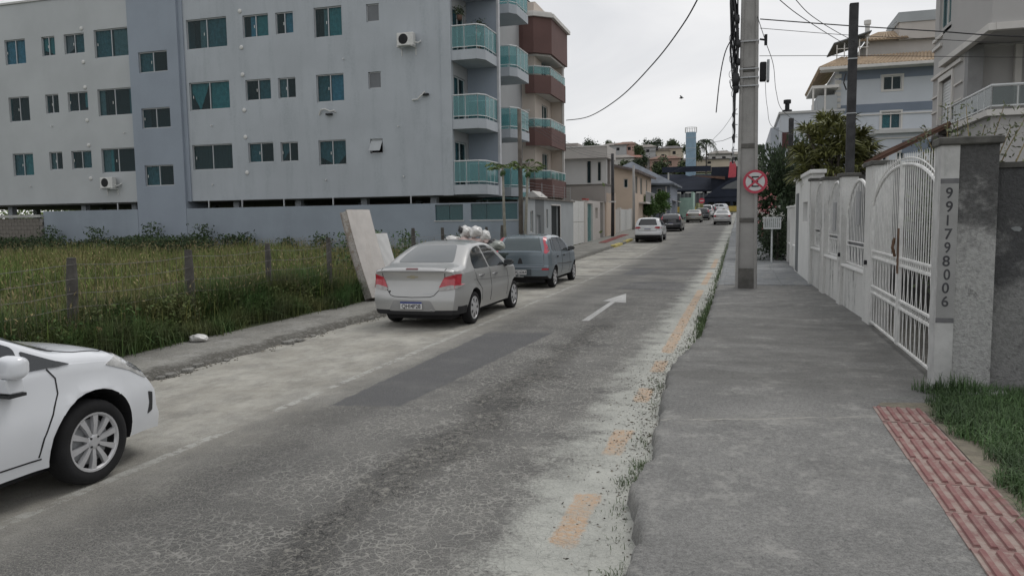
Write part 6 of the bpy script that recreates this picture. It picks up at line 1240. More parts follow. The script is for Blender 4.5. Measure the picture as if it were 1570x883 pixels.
V = []; n = 5000; x = RNG.uniform(-120, 60, n); y = RNG.uniform(165, 215, n); p = np.stack([x, y, [hz(a, b)+.4 for a, b in zip(x, y)]], 1)+RNG.normal(0, .6, (n, 3)); A = leaves(p, RNG.normal(0, 1, (n, 3)), .9, .5); tag(npobj('hillside_scrub', A[0], A[1], M_LEAFM), kind='stuff')
for (x, y, z, r, lb) in ((-8.2, 80, 3.4, 1.0, 'small conifer-like tree in front of the blue-grey house'), (-8.9, 76, 2.9, .9, 'bright green hedge bush over the far garden wall')):
    bush('tree', lb, (x, y, z), (r*.7, r, r*.8), 1800, .3, mat('bright_leaf', (.07, .14, .035), .7, .3, 1, 0, island=.4), cat='tree')
# bird
t = thing('bird', 'tiny dark bird gliding in the sky left of the concrete pole', 'bird', (-3.2, 45, 8.9)); mb = MB(); x, y, z = -3.4, 45, 8.7
mb.lathe([(0, -.14), (.035, -.06), (.045, .02), (.02, .1), (0, .16)], 8, (x, y, z), 'x'); mb.build('body', M_DARK, t, smooth=True); mb = MB(); mb.add([(x-.03, y, z), (x+.06, y, z), (x+.0, y-.2, z+.12), (x-.06, y-.34, z+.08), (x-.06, y-.3, z+.09)], [(0, 1, 2, 3)]); mb.build('wing', M_DARK, t); mb = MB(); mb.add([(x-.03, y, z), (x+.06, y, z), (x+.05, y+.2, z+.14), (x-.04, y+.34, z+.1)], [(0, 1, 2, 3)]); mb.build('wing', M_DARK, t)
# ================================================================ VEHICLES
M_RUB = mat('tyre_rubber', (.013, .013, .014), 1.0, .2, 8, .3, 60); M_BLK = mat('black_plastic', (.025, .026, .028), .6, .1, 5, .1, 90)
M_RIM = mat('alloy_silver', (.55, .55, .56), .35, .06, 6, 0, metal=.35); M_HUBD = mat('wheel_dark', (.03, .03, .032), .6, .2, 6, 0); M_CHR = mat('chrome', (.55, .55, .56), .18, .03, 5, 0, metal=.9)
M_TINT = mat('tinted_car_glass', (.018, .022, .025), .05, .1, 1, 0, coat=.6); M_LAMPR = mat('tail_lamp_red', (.42, .03, .045), .15, .15, 14, 0, coat=.8); M_LAMPW = mat('tail_lamp_clear', (.34, .32, .31), .15, .15, 14, 0, coat=.8)
M_HEADL = mat('headlamp_lens', (.5, .5, .49), .1, .3, 9, 0, coat=1.0); M_GAP = mat('panel_gap', (.02, .02, .022), .8); M_PLATE = mat('plate_white', (.6, .6, .6), .5, .05, 5, 0); M_PLATEB = mat('plate_blue', (.03, .05, .2), .5); M_PTXT = mat('plate_lettering', (.02, .02, .025), .6)
def car_paint(name, col, metal=0.0, rough=.28):
    return mat(name, col, rough, .035, .8, .04, 300, metal=metal, coat=.85, spec=.5)
def lerp_prof(P, y):
    xs = [p[0] for p in P]; zs = [p[1] for p in P]; return float(np.interp(y, xs, zs))
def smprof(P, y, s=.03): return (lerp_prof(P, y-s)+2*lerp_prof(P, y)+lerp_prof(P, y+s))/4
def rpoly(P, r=.03, n=4):
    out = []; m = len(P)
    for i in range(m):
        a, b, c = (Vector((*P[i-1], 0)), Vector((*P[i], 0)), Vector((*P[(i+1) % m], 0))); d1 = (a-b); d2 = (c-b); rr_ = min(r, d1.length*.45, d2.length*.45)
        p, q = b+d1.normalized()*rr_, b+d2.normalized()*rr_
        for k in range(n+1): t = k/n; v = p*(1-t)**2+b*2*t*(1-t)+q*t*t; out.append((v.x, v.y))
    return out
def car_body(sp, paint, root):
    L, hw, top, belt = sp['L'], sp['hw'], sp['top'], sp['belt']; zb = sp.get('zb', .2); tum = sp.get('tum', .42); wr, ra = sp['wheels'], sp['arch']
    ys = sorted(set(np.round(np.concatenate([np.linspace(0, .5, 12), np.linspace(.5, L-.6, 52), np.linspace(L-.6, L, 14)]), 4)))
    nb, nlow, nup, ntop = 2, 11, 6, 9; rows_ = []
    def plan(y):
        e0 = min(1, y/.45); e1 = min(1, (L-y)/sp.get('nosel', .75)); return hw*(1-sp.get('tuck', .09)*(1-e0)**2.2)*(1-sp.get('ntuck', .2)*(1-e1)**2.2)
    def halfw(y, z):
        w_ = plan(y); bz = belt(y)
        if z <= bz:
            t = (z-zb)/(bz-zb); f = .925+.075*math.sin(min(1, t*1.9)*PI/2)-.03*max(0, t-.55)/.45; f += .004*math.exp(-((z-.62)/.05)**2)
        else: f = .97; 
        v = w_*f
        if z > bz: v -= tum*(z-bz)+.05*max(0, z-bz-.35)
        for wy in wr:
            d = math.hypot(y-wy, z-sp['rad']); 
            if d < ra+.09 and z < bz: v += sp.get('flare', .014)*max(0, 1-abs(d-ra-.015)/.075)
        return v
    for y in ys:
        zt = smprof(top, y); cr = .12 if zt > belt(y)+.12 else .075; cr = min(cr, max(.03, (zt-belt(y))*.45+.06)); ze = zt-cr; b = min(belt(y), ze)
        z0 = zb+sp.get('rise', .1)*max(0, 1-y/.35)**2+sp.get('nrise', .05)*max(0, 1-(L-y)/.4)**2
        pts = [(halfw(y, z0)*.5, z0), (halfw(y, z0)*.93, z0)]
        for k in range(nlow): z = z0+.015+(b-z0-.015)*k/(nlow-1); pts.append((halfw(y, z), z))
        for k in range(1, nup): z = b+(ze-b)*k/(nup-1); pts.append((halfw(y, z) if ze > b+.001 else halfw(y, b), z))
        w0 = pts[-1][0]
        for k in range(1, ntop+1): t = PI/2*k/ntop; pts.append((w0*math.cos(t)**(.62) if k < ntop else 0, ze+cr*math.sin(t)**.9))
        rows_.append(pts)
    np_ = len(rows_[0]); V = []; ring = 2*np_-1
    rp_, fp_ = sp.get('rear', [(0, 0), (3, 0)]), sp.get('front', [(0, 0), (3, 0)])
    def warp(x, y, z):
        br = max(0, 1-y/.55)**1.5; bf = max(0, 1-(L-y)/.9)**1.5
        y2 = y+br*(lerp_prof(rp_, z)+sp.get('rcurve', .13)*(abs(x)/hw)**3.2)-bf*(lerp_prof(fp_, z)+sp.get('fcurve', .34)*(abs(x)/hw)**2.2)
        return (x, y2, z)
    for y, pts in zip(ys, rows_):
        for (x, z) in pts: V.append(warp(x, y, z))
        for (x, z) in reversed(pts[:-1]): V.append(warp(-x, y, z))
    F = []
    for i in range(len(ys)-1):
        for j in range(ring): F.append((i*ring+j, i*ring+(j+1) % ring, (i+1)*ring+(j+1) % ring, (i+1)*ring+j))
    for idx, flip in ((0, False), (len(ys)-1, True)):   # gridded end caps
        base = idx*ring; pts = rows_[idx]; y = ys[idx]; K = 8; prev = None
        for j in range(np_-1):
            x, z = pts[j]; li, ri = base+(ring-1-j), base+j; row = [li]
            for k in range(1, K): V.append(warp(-x+2*x*k/K, y, z)); row.append(len(V)-1)
            row.append(ri)
            if prev:
                for k in range(K): F.append((prev[k], prev[k+1], row[k+1], row[k]))
            prev = row
        for k in range(K): F.append((prev[k], prev[k+1], base+np_-1))
    bm = bmesh.new(); vs = [bm.verts.new(v) for v in V]
    for f in F:
        try: bm.faces.new([vs[i] for i in f])
        except Exception: pass
    bmesh.ops.remove_doubles(bm, verts=bm.verts, dist=.0004); bmesh.ops.holes_fill(bm, edges=[e for e in bm.edges if e.is_boundary]); bmesh.ops.recalc_face_normals(bm, faces=bm.faces)
    nseg = 30
    for wy in wr:
        cz = sp['rad']+.01; P = [(wy+ra*math.cos(2*PI*(i+.5)/nseg), cz+ra*math.sin(2*PI*(i+.5)/nseg)) for i in range(nseg)]
        for i in range(nseg):
            (y0_, z0_), (y1_, z1_) = P[i], P[(i+1) % nseg]; mid = ((y0_+y1_)/2, (z0_+z1_)/2)
            if mid[1] < zb-.05: continue
            fs = [f for f in bm.faces if abs(f.calc_center_median().x) > hw-.42 and math.hypot(f.calc_center_median().y-mid[0], f.calc_center_median().z-mid[1]) < .17]
            ge = set(fs)|{e for f in fs for e in f.edges}|{v for f in fs for v in f.verts}
            bmesh.ops.bisect_plane(bm, geom=list(ge), plane_co=(0, mid[0], mid[1]), plane_no=(0, mid[0]-wy, mid[1]-cz))
        rin = ra*math.cos(PI/nseg)
        kill = [f for f in bm.faces if abs(f.calc_center_median().x) > hw-.34 and math.hypot(f.calc_center_median().y-wy, f.calc_center_median().z-cz) < rin-.001]
        bmesh.ops.delete(bm, geom=kill, context='FACES')
        for sgn in (-1, 1):
            ed = [e for e in bm.edges if e.is_boundary and e.verts[0].co.x*sgn > hw-.36 and max(abs(math.hypot(v.co.y-wy, v.co.z-cz)-ra) for v in e.verts) < .02]
            r_ = bmesh.ops.extrude_edge_only(bm, edges=ed)
            for g in r_['geom']:
                if isinstance(g, bmesh.types.BMVert): g.co.x = sgn*(hw-.27)
                elif isinstance(g, bmesh.types.BMFace): g.material_index = 1
    me = bpy.data.meshes.new('body'); bm.to_mesh(me); bm.free(); me.materials.append(paint); me.materials.append(M_GAP)
    ob = bpy.data.objects.new('body', me); COL.objects.link(ob); ob.parent = root
    me2 = me
    for p in me2.polygons:
        c = p.center
        if p.normal.z < -.75: p.material_index = 1
        if sp.get('clad') and c.z < sp['clad'](c.y) : p.material_index = 1
        p.use_smooth = True
    me2.set_sharp_from_angle(angle=math.radians(38))
    bm = bmesh.new(); bm.from_mesh(me2); bv = BVHTree.FromBMesh(bm); bm.free(); ORG[ob.name] = (0, 0, 0)
    return ob, bv
AX = {'R': ((3, None), (-1, 0, 0)), 'L': ((-3, None), (1, 0, 0))}
def patch(bv, poly, axis, name, m, parent, off=.004, cell=.07, skirt=.012, L=5):
    bm = bmesh.new(); vs = [bm.verts.new((a, b, 0)) for a, b in poly]; bm.faces.new(vs)
    A = [p[0] for p in poly]; B = [p[1] for p in poly]
    for k in range(1, int((max(A)-min(A))/cell)+1): bmesh.ops.bisect_plane(bm, geom=bm.verts[:]+bm.edges[:]+bm.faces[:], plane_co=(min(A)+k*cell, 0, 0), plane_no=(1, 0, 0))
    for k in range(1, int((max(B)-min(B))/cell)+1): bmesh.ops.bisect_plane(bm, geom=bm.verts[:]+bm.edges[:]+bm.faces[:], plane_co=(0, min(B)+k*cell, 0), plane_no=(0, 1, 0))
    last = None; N_ = {}
    for v in bm.verts:
        a, b = v.co.x, v.co.y
        o, d = {'R': ((3, a, b), (-1, 0, 0)), 'L': ((-3, a, b), (1, 0, 0)), 'B': ((a, -2, b), (0, 1, 0)), 'F': ((a, L+2, b), (0, -1, 0)), 'T': ((a, b, 4), (0, 0, -1))}[axis]
        h, n, i, dd = bv.ray_cast(Vector(o), Vector(d))
        if h is None: h, n, i, dd = bv.find_nearest(Vector(o)+Vector(d)*2.2)
        if n.dot(Vector(d)) > 0: n = -n
        v.co = h+n*off; N_[v] = n
    ed = [e for e in bm.edges if e.is_boundary]; r = bmesh.ops.extrude_edge_only(bm, edges=ed); mv = {}
    for g in r['geom']:
        if isinstance(g, bmesh.types.BMVert): 
            near = min(((o_.co-g.co).length, i_) for i_, o_ in enumerate(N_.keys()))[1]; mv[g] = list(N_.values())[near]
    for g, n in mv.items(): g.co -= n*skirt
    bmesh.ops.recalc_face_normals(bm, faces=bm.faces)
    me = bpy.data.meshes.new(name); bm.to_mesh(me); bm.free(); me.materials.append(m)
    for p in me.polygons: p.use_smooth = True
    me.set_sharp_from_angle(angle=math.radians(40))
    ob = bpy.data.objects.new(name, me); COL.objects.link(ob); ob.parent = parent; ORG[ob.name] = (0, 0, 0); return ob
def seam(bv, pts, axis, parent, w=.009, m=None, name='panel_gap', L=5):
    P = [Vector((*p, 0)) for p in pts]; l, r = [], []
    for i, p in enumerate(P):
        t = (P[min(i+1, len(P)-1)]-P[max(i-1, 0)]).normalized(); n = Vector((-t.y, t.x, 0))*w/2; l.append((p+n)[:2]); r.append((p-n)[:2])
    return patch(bv, l+r[::-1], axis, name, m or M_GAP, parent, .0035, .06, .006, L)
def wheel(parent, x, y, r, wd, side, style, rimf=.69):
    t = MB(); hwid = wd/2; rr_ = r*rimf
    prof = [(rr_, -hwid*.8), (rr_+.01, -hwid*.95), (r*.86, -hwid), (r*.955, -hwid*.9), (r, -hwid*.6), (r, hwid*.6), (r*.955, hwid*.9), (r*.86, hwid), (rr_+.01, hwid*.95), (rr_, hwid*.8)]
    t.lathe(prof, 36, (x, y, r), 'x', closed=True); w_ = t.build('wheel', M_RUB, parent, smooth=True)
    f = side*hwid
    b = MB(); b.lathe([(0, f*.1), (rr_*.98, f*.1), (rr_+.002, f*.8)], 30, (x, y, r), 'x'); b.build('inner_barrel', M_HUBD, w_)
    k = MB(); k.lathe([(rr_*.9, f*.72), (rr_*.95, f*.9), (rr_+.004, f*.92), (rr_+.004, f*.6)], 36, (x, y, r), 'x')
    C = Vector((x, y, r)); X = Vector((1, 0, 0))
    if style == 'spoke10':
        for i in range(10):
            a = 2*PI*i/10+.2; d = Vector((0, math.cos(a), math.sin(a))); n = Vector((0, -math.sin(a), math.cos(a)))
            r0, r1, w0, w1, f0, f1 = .045, rr_*.97, .013, .024, f*.8, f*.84
            v = [C+d*q+n*s*ww+X*ff for (q, ww, ff) in ((r0, w0, f0), (r1*.6, .017, f*.9), (r1, w1, f1)) for s in (-1, 1)]; v2 = [p-X*side*.03 for p in v]
            k.add(v+v2, [(0, 1, 3, 2), (2, 3, 5, 4), (6, 8, 9, 7), (8, 10, 11, 9), (0, 2, 8, 6), (2, 4, 10, 8), (1, 7, 9, 3), (3, 9, 11, 5), (4, 5, 11, 10), (0, 6, 7, 1)])
        k.lathe([(0, f*.86), (.03, f*.87), (.05, f*.84), (.062, f*.74), (.062, f*.4)], 20, (x, y, r), 'x')
        k2 = k.build('rim', M_RIM, w_, auto=35)
        for i in range(4): a = PI/4+i*PI/2; b = MB(); c = (x, y+.045*math.cos(a), r+.045*math.sin(a)); b.lathe([(0, f*.9), (.009, f*.9), (.009, f*.7)], 8, c, 'x'); b.build('wheel_bolt', M_HUBD, w_)
        b = MB(); b.lathe([(.05, f*.3), (rr_*.78, f*.3), (rr_*.78, f*.2)], 30, (x, y, r), 'x'); b.build('brake_disc', M_ALU, w_)
    else:
        n = 7 if style == 'cap' else 5
        pr = [(0, f*1.0), (rr_*.25, f*1.0), (rr_*.4, f*.93), (rr_*.9, f*.86), (rr_*.95, f*.8)]; k.lathe(pr, 28, (x, y, r), 'x'); k2 = k.build('rim', M_RIM, w_, auto=35)
        for i in range(n):
            a = 2*PI*i/n; b = MB(); c = C+Vector((0, math.cos(a), math.sin(a)))*rr_*.66; u = Vector((0, math.cos(a), math.sin(a))); v = Vector((0, -math.sin(a), math.cos(a)))
            pts = [c+X*f*(.93)+u*p*rr_*.2+v*q*rr_*.13 for p, q in ((-1, -.5), (-1, .5), (.9, 1.0), (.9, -1.0))]; b.add(pts+[p-X*side*.02 for p in pts], [(0, 1, 2, 3), (7, 6, 5, 4), (0, 4, 5, 1), (1, 5, 6, 2), (2, 6, 7, 3), (3, 7, 4, 0)]); b.build('rim_slot', M_HUBD, w_)
    return w_
def mirror_m(parent, x, y, z, m, side, s=1.0):
    mb = MB(); k = 10; pr = []
    for i in range(k+1): t = i/k; pr.append((.075*s*math.sin(PI*min(1, t*1.02))**.6, -.11*s+.22*s*t))
    v0 = len(mb.v); mb.lathe(pr, 12, (0, 0, 0), 'x'); mb.v = [(x+side*.12+a, y+b*1.0, z+c*.9) for a, b, c in mb.v]
    h = mb.build('wing_mirror', m, parent, smooth=True)
    g = MB(); g.box(x+side*.12-.09*s, x+side*.12+.09*s, y-.072*s-.01, y-.06*s, z-.05*s, z+.05*s); g.build('mirror_glass', M_TINT, h)
    g = MB(); g.tube([(x-side*.02, y+.01, z-.07*s), (x+side*.08, y, z-.06*s)], .022, 6); g.build('mirror_arm', M_BLK, h)
def plate(bv, parent, txt, x, z, y, w_=.42, h_=.13, blue=True):
    mb = MB(); mb.box(x-w_/2, x+w_/2, y-.012, y, z-h_/2, z+h_/2); p = mb.build('licence_plate', M_PLATE, parent, bevel=.004)
    if blue: mb = MB(); mb.box(x-w_/2, x+w_/2, y-.0145, y-.012, z+h_/2-.032, z+h_/2); mb.build('plate_band', M_PLATEB, p)
    if txt: text('plate_text', txt, .098, frame((x, y-.0135, z-(.018 if blue else 0)), (1, 0, 0), (0, 0, 1)), M_PTXT, p, .0008, 1.0, .002)
    return p
def base_car(name, label, spec, paint, loc, rz=0, cat='car', rim='cap', wd=.185, mir=True, mirm=None, detail=True):
    t = thing(name, label, cat, loc, rz, local=True); b, bv = car_body(spec, paint, t)
    for wy in spec['wheels']:
        for s in (-1, 1): wheel(t, s*(spec['hw']-wd/2-.012), wy, spec['rad'], wd, s, rim)
    mb = MB(); mb.box(-spec['hw']+.24, spec['hw']-.24, .35, spec['L']-.5, .15, .3); mb.build('underbody', M_GAP, t)
    return t, b, bv
def side_glass(bv, b, polys, m=M_TINT, name='side_window', seams=()):
    for s in 'RL':
        for p in polys: patch(bv, rpoly(p, .04), s, name, m, b, .006, .07)
# ---------------- silver saloon
P_SIL = car_paint('silver_paint', (.42, .42, .412), .35, .32)
S1 = dict(L=4.3, hw=.868, zb=.24, rad=.305, arch=.365, wheels=(.96, 3.52), belt=lambda y: .99-.02*y, tum=.46, tuck=.1, rcurve=.14, rise=.02,
          top=[(0, 1.06), (.06, 1.10), (.35, 1.135), (.62, 1.16), (.95, 1.33), (1.3, 1.475), (1.6, 1.525), (2.1, 1.54), (2.5, 1.5), (2.8, 1.36), (3.3, 1.07), (3.8, .96), (4.1, .84), (4.3, .7)],
          rear=[(.2, .05), (.34, .0), (.52, -.01), (.66, .02), (.72, .05), (.95, .075), (1.04, .02), (1.1, .05), (1.2, .1)], front=[(0, .1), (.4, 0), (.7, .1), (1, .2)], clad=lambda y: .37 if y < .75 else .2)
t, b, bv = base_car('parked_car', 'silver saloon parked at the kerb beside the leaning mattresses', S1, P_SIL, (-5.62, 12.28, 0))
silver = t
patch(bv, rpoly([(-.56, 1.165), (.56, 1.165), (.5, 1.3), (.4, 1.462), (-.4, 1.462), (-.5, 1.3)], .05), 'B', 'rear_window', mat('pale_reflective_rear_glass', (.085, .1, .105), .3, .06, 1, 0, coat=1), b, .004, .09)
side_glass(bv, b, [[(1.05, 1.02), (1.86, 1.01), (1.80, 1.43), (1.45, 1.405), (1.2, 1.31), (1.06, 1.16)], [(1.95, 1.01), (2.98, .985), (2.8, 1.14), (2.45, 1.37), (2.2, 1.43), (1.9, 1.435)]])
patch(bv, [(-.6, 2.62), (.6, 2.62), (.68, 3.38), (-.68, 3.38)], 'T', 'windscreen', M_TINT, b, .003, .12)
for s in (-1, 1):
    def sx(P): return [(s*a, c) for a, c in P]
    L1 = patch(bv, rpoly(sx([(.50, .75), (.59, .93), (.80, .985), (.858, .97), (.862, .80), (.82, .74), (.66, .705), (.5, .69)]), .02), 'B', 'tail_lamp', M_LAMPR, b, .014, .03)
    patch(bv, rpoly(sx([(.50, .745), (.49, .69), (.66, .70), (.82, .735), (.86, .78), (.7, .79)]), .02), 'B', 'lamp_lower', M_LAMPW, L1, .017, .03)
# boot lid outline, brake light, emblem, lock, plate recess
seam(bv, [(-.62, 1.08), (-.60, .93), (-.50, .70), (-.42, .61), (-.34, .585), (0, .575), (.34, .585), (.42, .61), (.50, .70), (.60, .93), (.62, 1.08)], 'B', b, .012)
seam(bv, [(-.6, 1.035), (0, 1.04), (.6, 1.035)], 'B', b, .01, mat('silver_crease', (.2, .2, .2), .5))
patch(bv, rpoly([(-.12, 1.065), (.12, 1.065), (.11, 1.085), (-.11, 1.085)], .008), 'B', 'high_brake_light', mat('dark_red_lens', (.12, .015, .02), .3), b, .01)
patch(bv, [(-.115, .945), (-.045, .95), (-.045, .965), (.045, .965), (.045, .95), (.115, .95), (.1, .925), (.045, .925), (.045, .905), (-.045, .905), (-.045, .925), (-.1, .92)], 'B', 'bowtie_emblem', mat('emblem_gold', (.4, .37, .28), .3, metal=.5), b, .006)
mb = MB(); mb.lathe([(0, 0), (.022, 0), (.022, .02)], 12, (.0, .10, .83), 'y'); mb.build('boot_lock', M_BLK, b)
patch(bv, rpoly([(-.36, .52), (.36, .52), (.46, .33), (-.46, .33)], .05), 'B', 'plate_recess', mat('silver_recess', (.27, .27, .268), .5), b, .003)
plate(bv, b, 'QHI4F28', 0, .435, -.022)
patch(bv, [(.22, .635), (.46, .642), (.46, .65), (.22, .643)], 'B', 'model_lettering', M_ALU, b, .003)
patch(bv, [(-.46, .655), (-.43, .655), (-.43, .69), (-.46, .69)], 'B', 'small_badge', M_BLK, b, .003)
for s in 'RL':
    seam(bv, [(1.9, 1.0), (1.93, .7), (1.93, .34)], s, b); seam(bv, [(3.0, .97), (3.05, .75), (3.0, .36)], s, b); seam(bv, [(1.03, 1.0), (1.12, .8), (1.36, .62), (1.4, .4)], s, b)
    for y, z in ((1.32, .86), (2.12, .84)): patch(bv, rpoly([(y, z), (y+.17, z+.005), (y+.17, z+.035), (y, z+.035)], .012), s, 'door_handle', M_CHR, b, .03, .1, .03)
    seam(bv, [(.95, .83), (1.6, .79), (3.2, .73)], s, b, .012, mat('silver_crease'), 'body_crease')
for s in (-1, 1): mirror_m(b, s*.8, 2.95, 1.04, M_BLK, s)
mb = MB(); mb.tube([(0, 1.75, 1.53), (0, 1.62, 1.62)], .006, 5); mb.build('aerial', M_BLK, b)
# ---------------- blue-grey hatchback
P_BG = car_paint('blue_grey_paint', (.17, .21, .24), .35, .38)
S2 = dict(L=4.05, hw=.845, zb=.26, rad=.29, arch=.345, wheels=(.72, 3.24), belt=lambda y: .98-.02*y, tum=.34, tuck=.06, rcurve=.1,
          top=[(0, 1.02), (.05, 1.08), (.16, 1.25), (.32, 1.42), (.5, 1.47), (1.2, 1.5), (1.8, 1.49), (2.2, 1.42), (2.95, 1.05), (3.5, .95), (3.85, .82), (4.05, .62)],
          rear=[(.2, .04), (.35, 0), (.6, -.03), (.64, .03), (.95, .04), (1.1, .06)], front=[(0, .1), (.4, 0), (.7, .1), (1, .2)])
t, b, bv = base_car('parked_car', 'blue-grey hatchback parked ahead of the silver saloon', S2, P_BG, (-5.86, 20.0, 0))
patch(bv, rpoly([(-.62, .99), (.62, .99), (.55, 1.22), (.47, 1.43), (-.47, 1.43), (-.55, 1.22)], .05), 'B', 'rear_window', mat('green_tinted_rear_glass', (.05, .075, .08), .1, .1, 1, 0, coat=1), b, .004, .08)
for s in (-1, 1):
    p = [(.66, 1.0), (.74, .97), (.80, 1.08), (.76, 1.25), (.64, 1.41), (.56, 1.43), (.60, 1.3), (.66, 1.15)]; patch(bv, rpoly([(s*a, c) for a, c in p], .03), 'B', 'tail_lamp', mat('tail_lamp_pinkred', (.5, .06, .09), .2, .1, 9, 0, coat=.8), b, .008, .05)
    patch(bv, rpoly([(s*.62, .53), (s*.8, .53), (s*.8, .58), (s*.62, .58)], .01), 'B', 'reflector', M_LAMPR, b, .006)
side_glass(bv, b, [[(.52, 1.05), (.78, 1.02), (.80, 1.38), (.66, 1.36)], [(.86, 1.02), (1.55, 1.0), (1.5, 1.39), (.92, 1.41)], [(1.62, 1.0), (2.55, .98), (2.3, 1.2), (2.0, 1.37), (1.56, 1.4)]])
patch(bv, [(-.6, 2.3), (.6, 2.3), (.66, 2.9), (-.66, 2.9)], 'T', 'windscreen', M_TINT, b, .003, .12)
seam(bv, [(-.66, .97), (-.67, .64), (.67, .64), (.66, .97)], 'B', b, .012); seam(bv, [(-.8, .6), (0, .6), (.8, .6)], 'B', b, .014)
mb = MB(); mb.prism([(-.07, .70), (.07, .70), (.05, .80), (.02, .86), (-.02, .86), (-.05, .80)], .03, .06, 'y'); mb.build('badge_recess', M_BLK, b)
plate(bv, b, 'MKJ 6263', 0, .47, -.035, .40, .13, False); mb = MB(); mb.box(-.33, .33, -.025, 0, .38, .56); mb.build('plate_recess', mat('blue_grey_dark', (.06, .075, .085), .6), b)
mb = MB(); mb.tube([(0, .05, .36), (0, -.1, .36), (0, -.12, .42)], .025, 6); mb.lathe([(0, -.03), (.03, 0), (0, .03)], 8, (0, -.12, .44)); mb.box(-.1, .1, 0, .05, .33, .38); mb.build('tow_ball', M_ALU, b)
for s in 'RL':
    seam(bv, [(1.58, 1.0), (1.6, .7), (1.58, .36)], s, b); seam(bv, [(2.6, .96), (2.62, .7), (2.55, .36)], s, b); seam(bv, [(.95, .66), (1.6, .63), (2.9, .6)], s, b, .02, M_BLK, 'rub_strip')
    for y in (.98, 1.78): patch(bv, rpoly([(y, .84), (y+.13, .84), (y+.13, .88), (y, .88)], .012), s, 'door_handle', M_BLK, b, .02)
for s in (-1, 1): mirror_m(b, s*.79, 2.5, 1.04, M_BLK, s)
mb = MB(); mb.tube([(0, .5, 1.46), (0, .4, 1.6)], .006, 5); mb.build('aerial', M_BLK, b)
# ---------------- white hatch-crossover, far
P_W = car_paint('white_paint', (.72, .73, .74), 0, .3)
def far_hatch(lb, paint, loc, sc=1.0, hh=1.52, glass_m=M_TINT, lamp='h', plate_z=.6, cladh=.42, txt=None, saloon=False, rz=0, L=4.1):
    hw = .86*sc; top = [(0, 1.0), (.05, 1.06), (.15, 1.2), (.38, hh-.08), (.6, hh-.02), (1.3, hh), (1.9, hh-.02), (2.3, hh-.1), (3.0, 1.08), (3.6, .97), (3.9, .82), (4.1, .62)]
    if saloon: top = [(0, 1.0), (.06, 1.04), (.5, 1.1), (.75, 1.2), (1.3, hh-.04), (1.7, hh), (2.3, hh-.03), (2.6, hh-.1), (3.3, 1.08), (3.8, .95), (4.15, .82), (4.4, .62)]; L = 4.4
    sp = dict(L=L, hw=hw, zb=.24, rad=.315, arch=.37, wheels=(.8, L-.85), belt=lambda y: 1.0-.02*y, tum=.4, tuck=.08, rcurve=.12, top=top, rear=[(.2, .03), (.35, 0), (.6, -.02), (.7, .04), (1.0, .05)], front=[(0, .1), (.4, 0), (.7, .1), (1, .2)], clad=(lambda y: cladh) if cladh else None)
    t, b, bv = base_car('parked_car', lb, sp, paint, loc, rz)
    z0 = 1.07 if not saloon else 1.15
    patch(bv, rpoly([(-.6*sc, z0), (.6*sc, z0), (.47*sc, hh-.09), (-.47*sc, hh-.09)], .06), 'B', 'rear_window', glass_m, b, .004, .12)
    side_glass(bv, b, [[(.75 if not saloon else 1.1, 1.06), (1.5, 1.04), (1.5, hh-.11), (1.0, hh-.13)], [(1.58, 1.04), (2.6, 1.02), (2.1, hh-.13), (1.56, hh-.11)]])
    patch(bv, [(-.6, 2.45 if not saloon else 2.7), (.6, 2.45 if not saloon else 2.7), (.66, 2.95 if not saloon else 3.2), (-.66, 2.95 if not saloon else 3.2)], 'T', 'windscreen', M_TINT, b, .003, .15)
    for s in (-1, 1):
        p = [(.42, .90), (.5, .99), (.84, .97), (.86, .86), (.6, .86)] if lamp == 'h' else [(.6, .78), (.6, 1.02), (.85, 1.04), (.86, .8)]
        if lamp == 'v': p = [(.66, .95), (.66, 1.3), (.78, 1.28), (.84, .98)]
        patch(bv, rpoly([(s*a*sc, c) for a, c in p], .02), 'B', 'tail_lamp', M_LAMPR, b, .008, .08)
    plate(bv, b, txt, 0, plate_z, -.03 if plate_z < .7 else .02, .4, .12, True)
    seam(bv, [(-.6*sc, .98), (-.55*sc, .72), (.55*sc, .72), (.6*sc, .98)], 'B', b, .014)
    for s in (-1, 1): mirror_m(b, s*.8*sc, 2.55 if not saloon else 2.85, 1.08, paint if cladh else M_BLK, s)
    for s in 'RL': seam(bv, [(1.54, 1.0), (1.56, .4)], s, b); seam(bv, [(2.6, 1.0), (2.62, .4)], s, b)
    return t
far_hatch('white hatchback with black lower bumper parked in front of the gabled house walls', P_W, (-5.66, 48.0, gz(49)+.0), hh=1.56, lamp='h', plate_z=.8, cladh=.46)
far_hatch('black hatchback parked just ahead of the white hatchback', car_paint('black_paint', (.018, .02, .026), 0, .25), (-5.5, 62.5, gz(63)), hh=1.46, lamp='v', plate_z=.62, cladh=None, glass_m=mat('dark_rear_glass', (.04, .045, .05), .1, coat=1))
far_hatch('beige-grey saloon parked beyond the black hatchback', car_paint('beige_grey_paint', (.26, .25, .22), .3, .35), (-5.1, 86, gz(87)), hh=1.45, lamp='s', saloon=True, cladh=None)
far_hatch('dark grey hatchback mostly hidden ahead of the beige-grey saloon', car_paint('dark_grey_paint', (.05, .055, .06), .2, .3), (-4.6, 95, gz(96)), hh=1.5, lamp='v', cladh=None)
far_hatch('white people carrier parked near the end of the street', P_W, (-4.45, 105, gz(106)), hh=1.72, lamp='v', cladh=None)
far_hatch('small dark car parked farthest up the left kerb', car_paint('dark_grey_paint', (.05, .055, .06)), (-4.3, 112, gz(113)), hh=1.48, lamp='v', cladh=None)
far_hatch('silver saloon driving away up the right side of the lane', P_SIL, (-1.85, 78, gz(79)), hh=1.5, lamp='s', saloon=True, cladh=None, glass_m=mat('pale_reflective_rear_glass', (.085, .1, .105), .3))
far_hatch('white hatchback seen side-on crossing the end of the street', P_W, (-1.9, 124.5, gz(125)), hh=1.5, lamp='h', cladh=None, rz=PI/2)
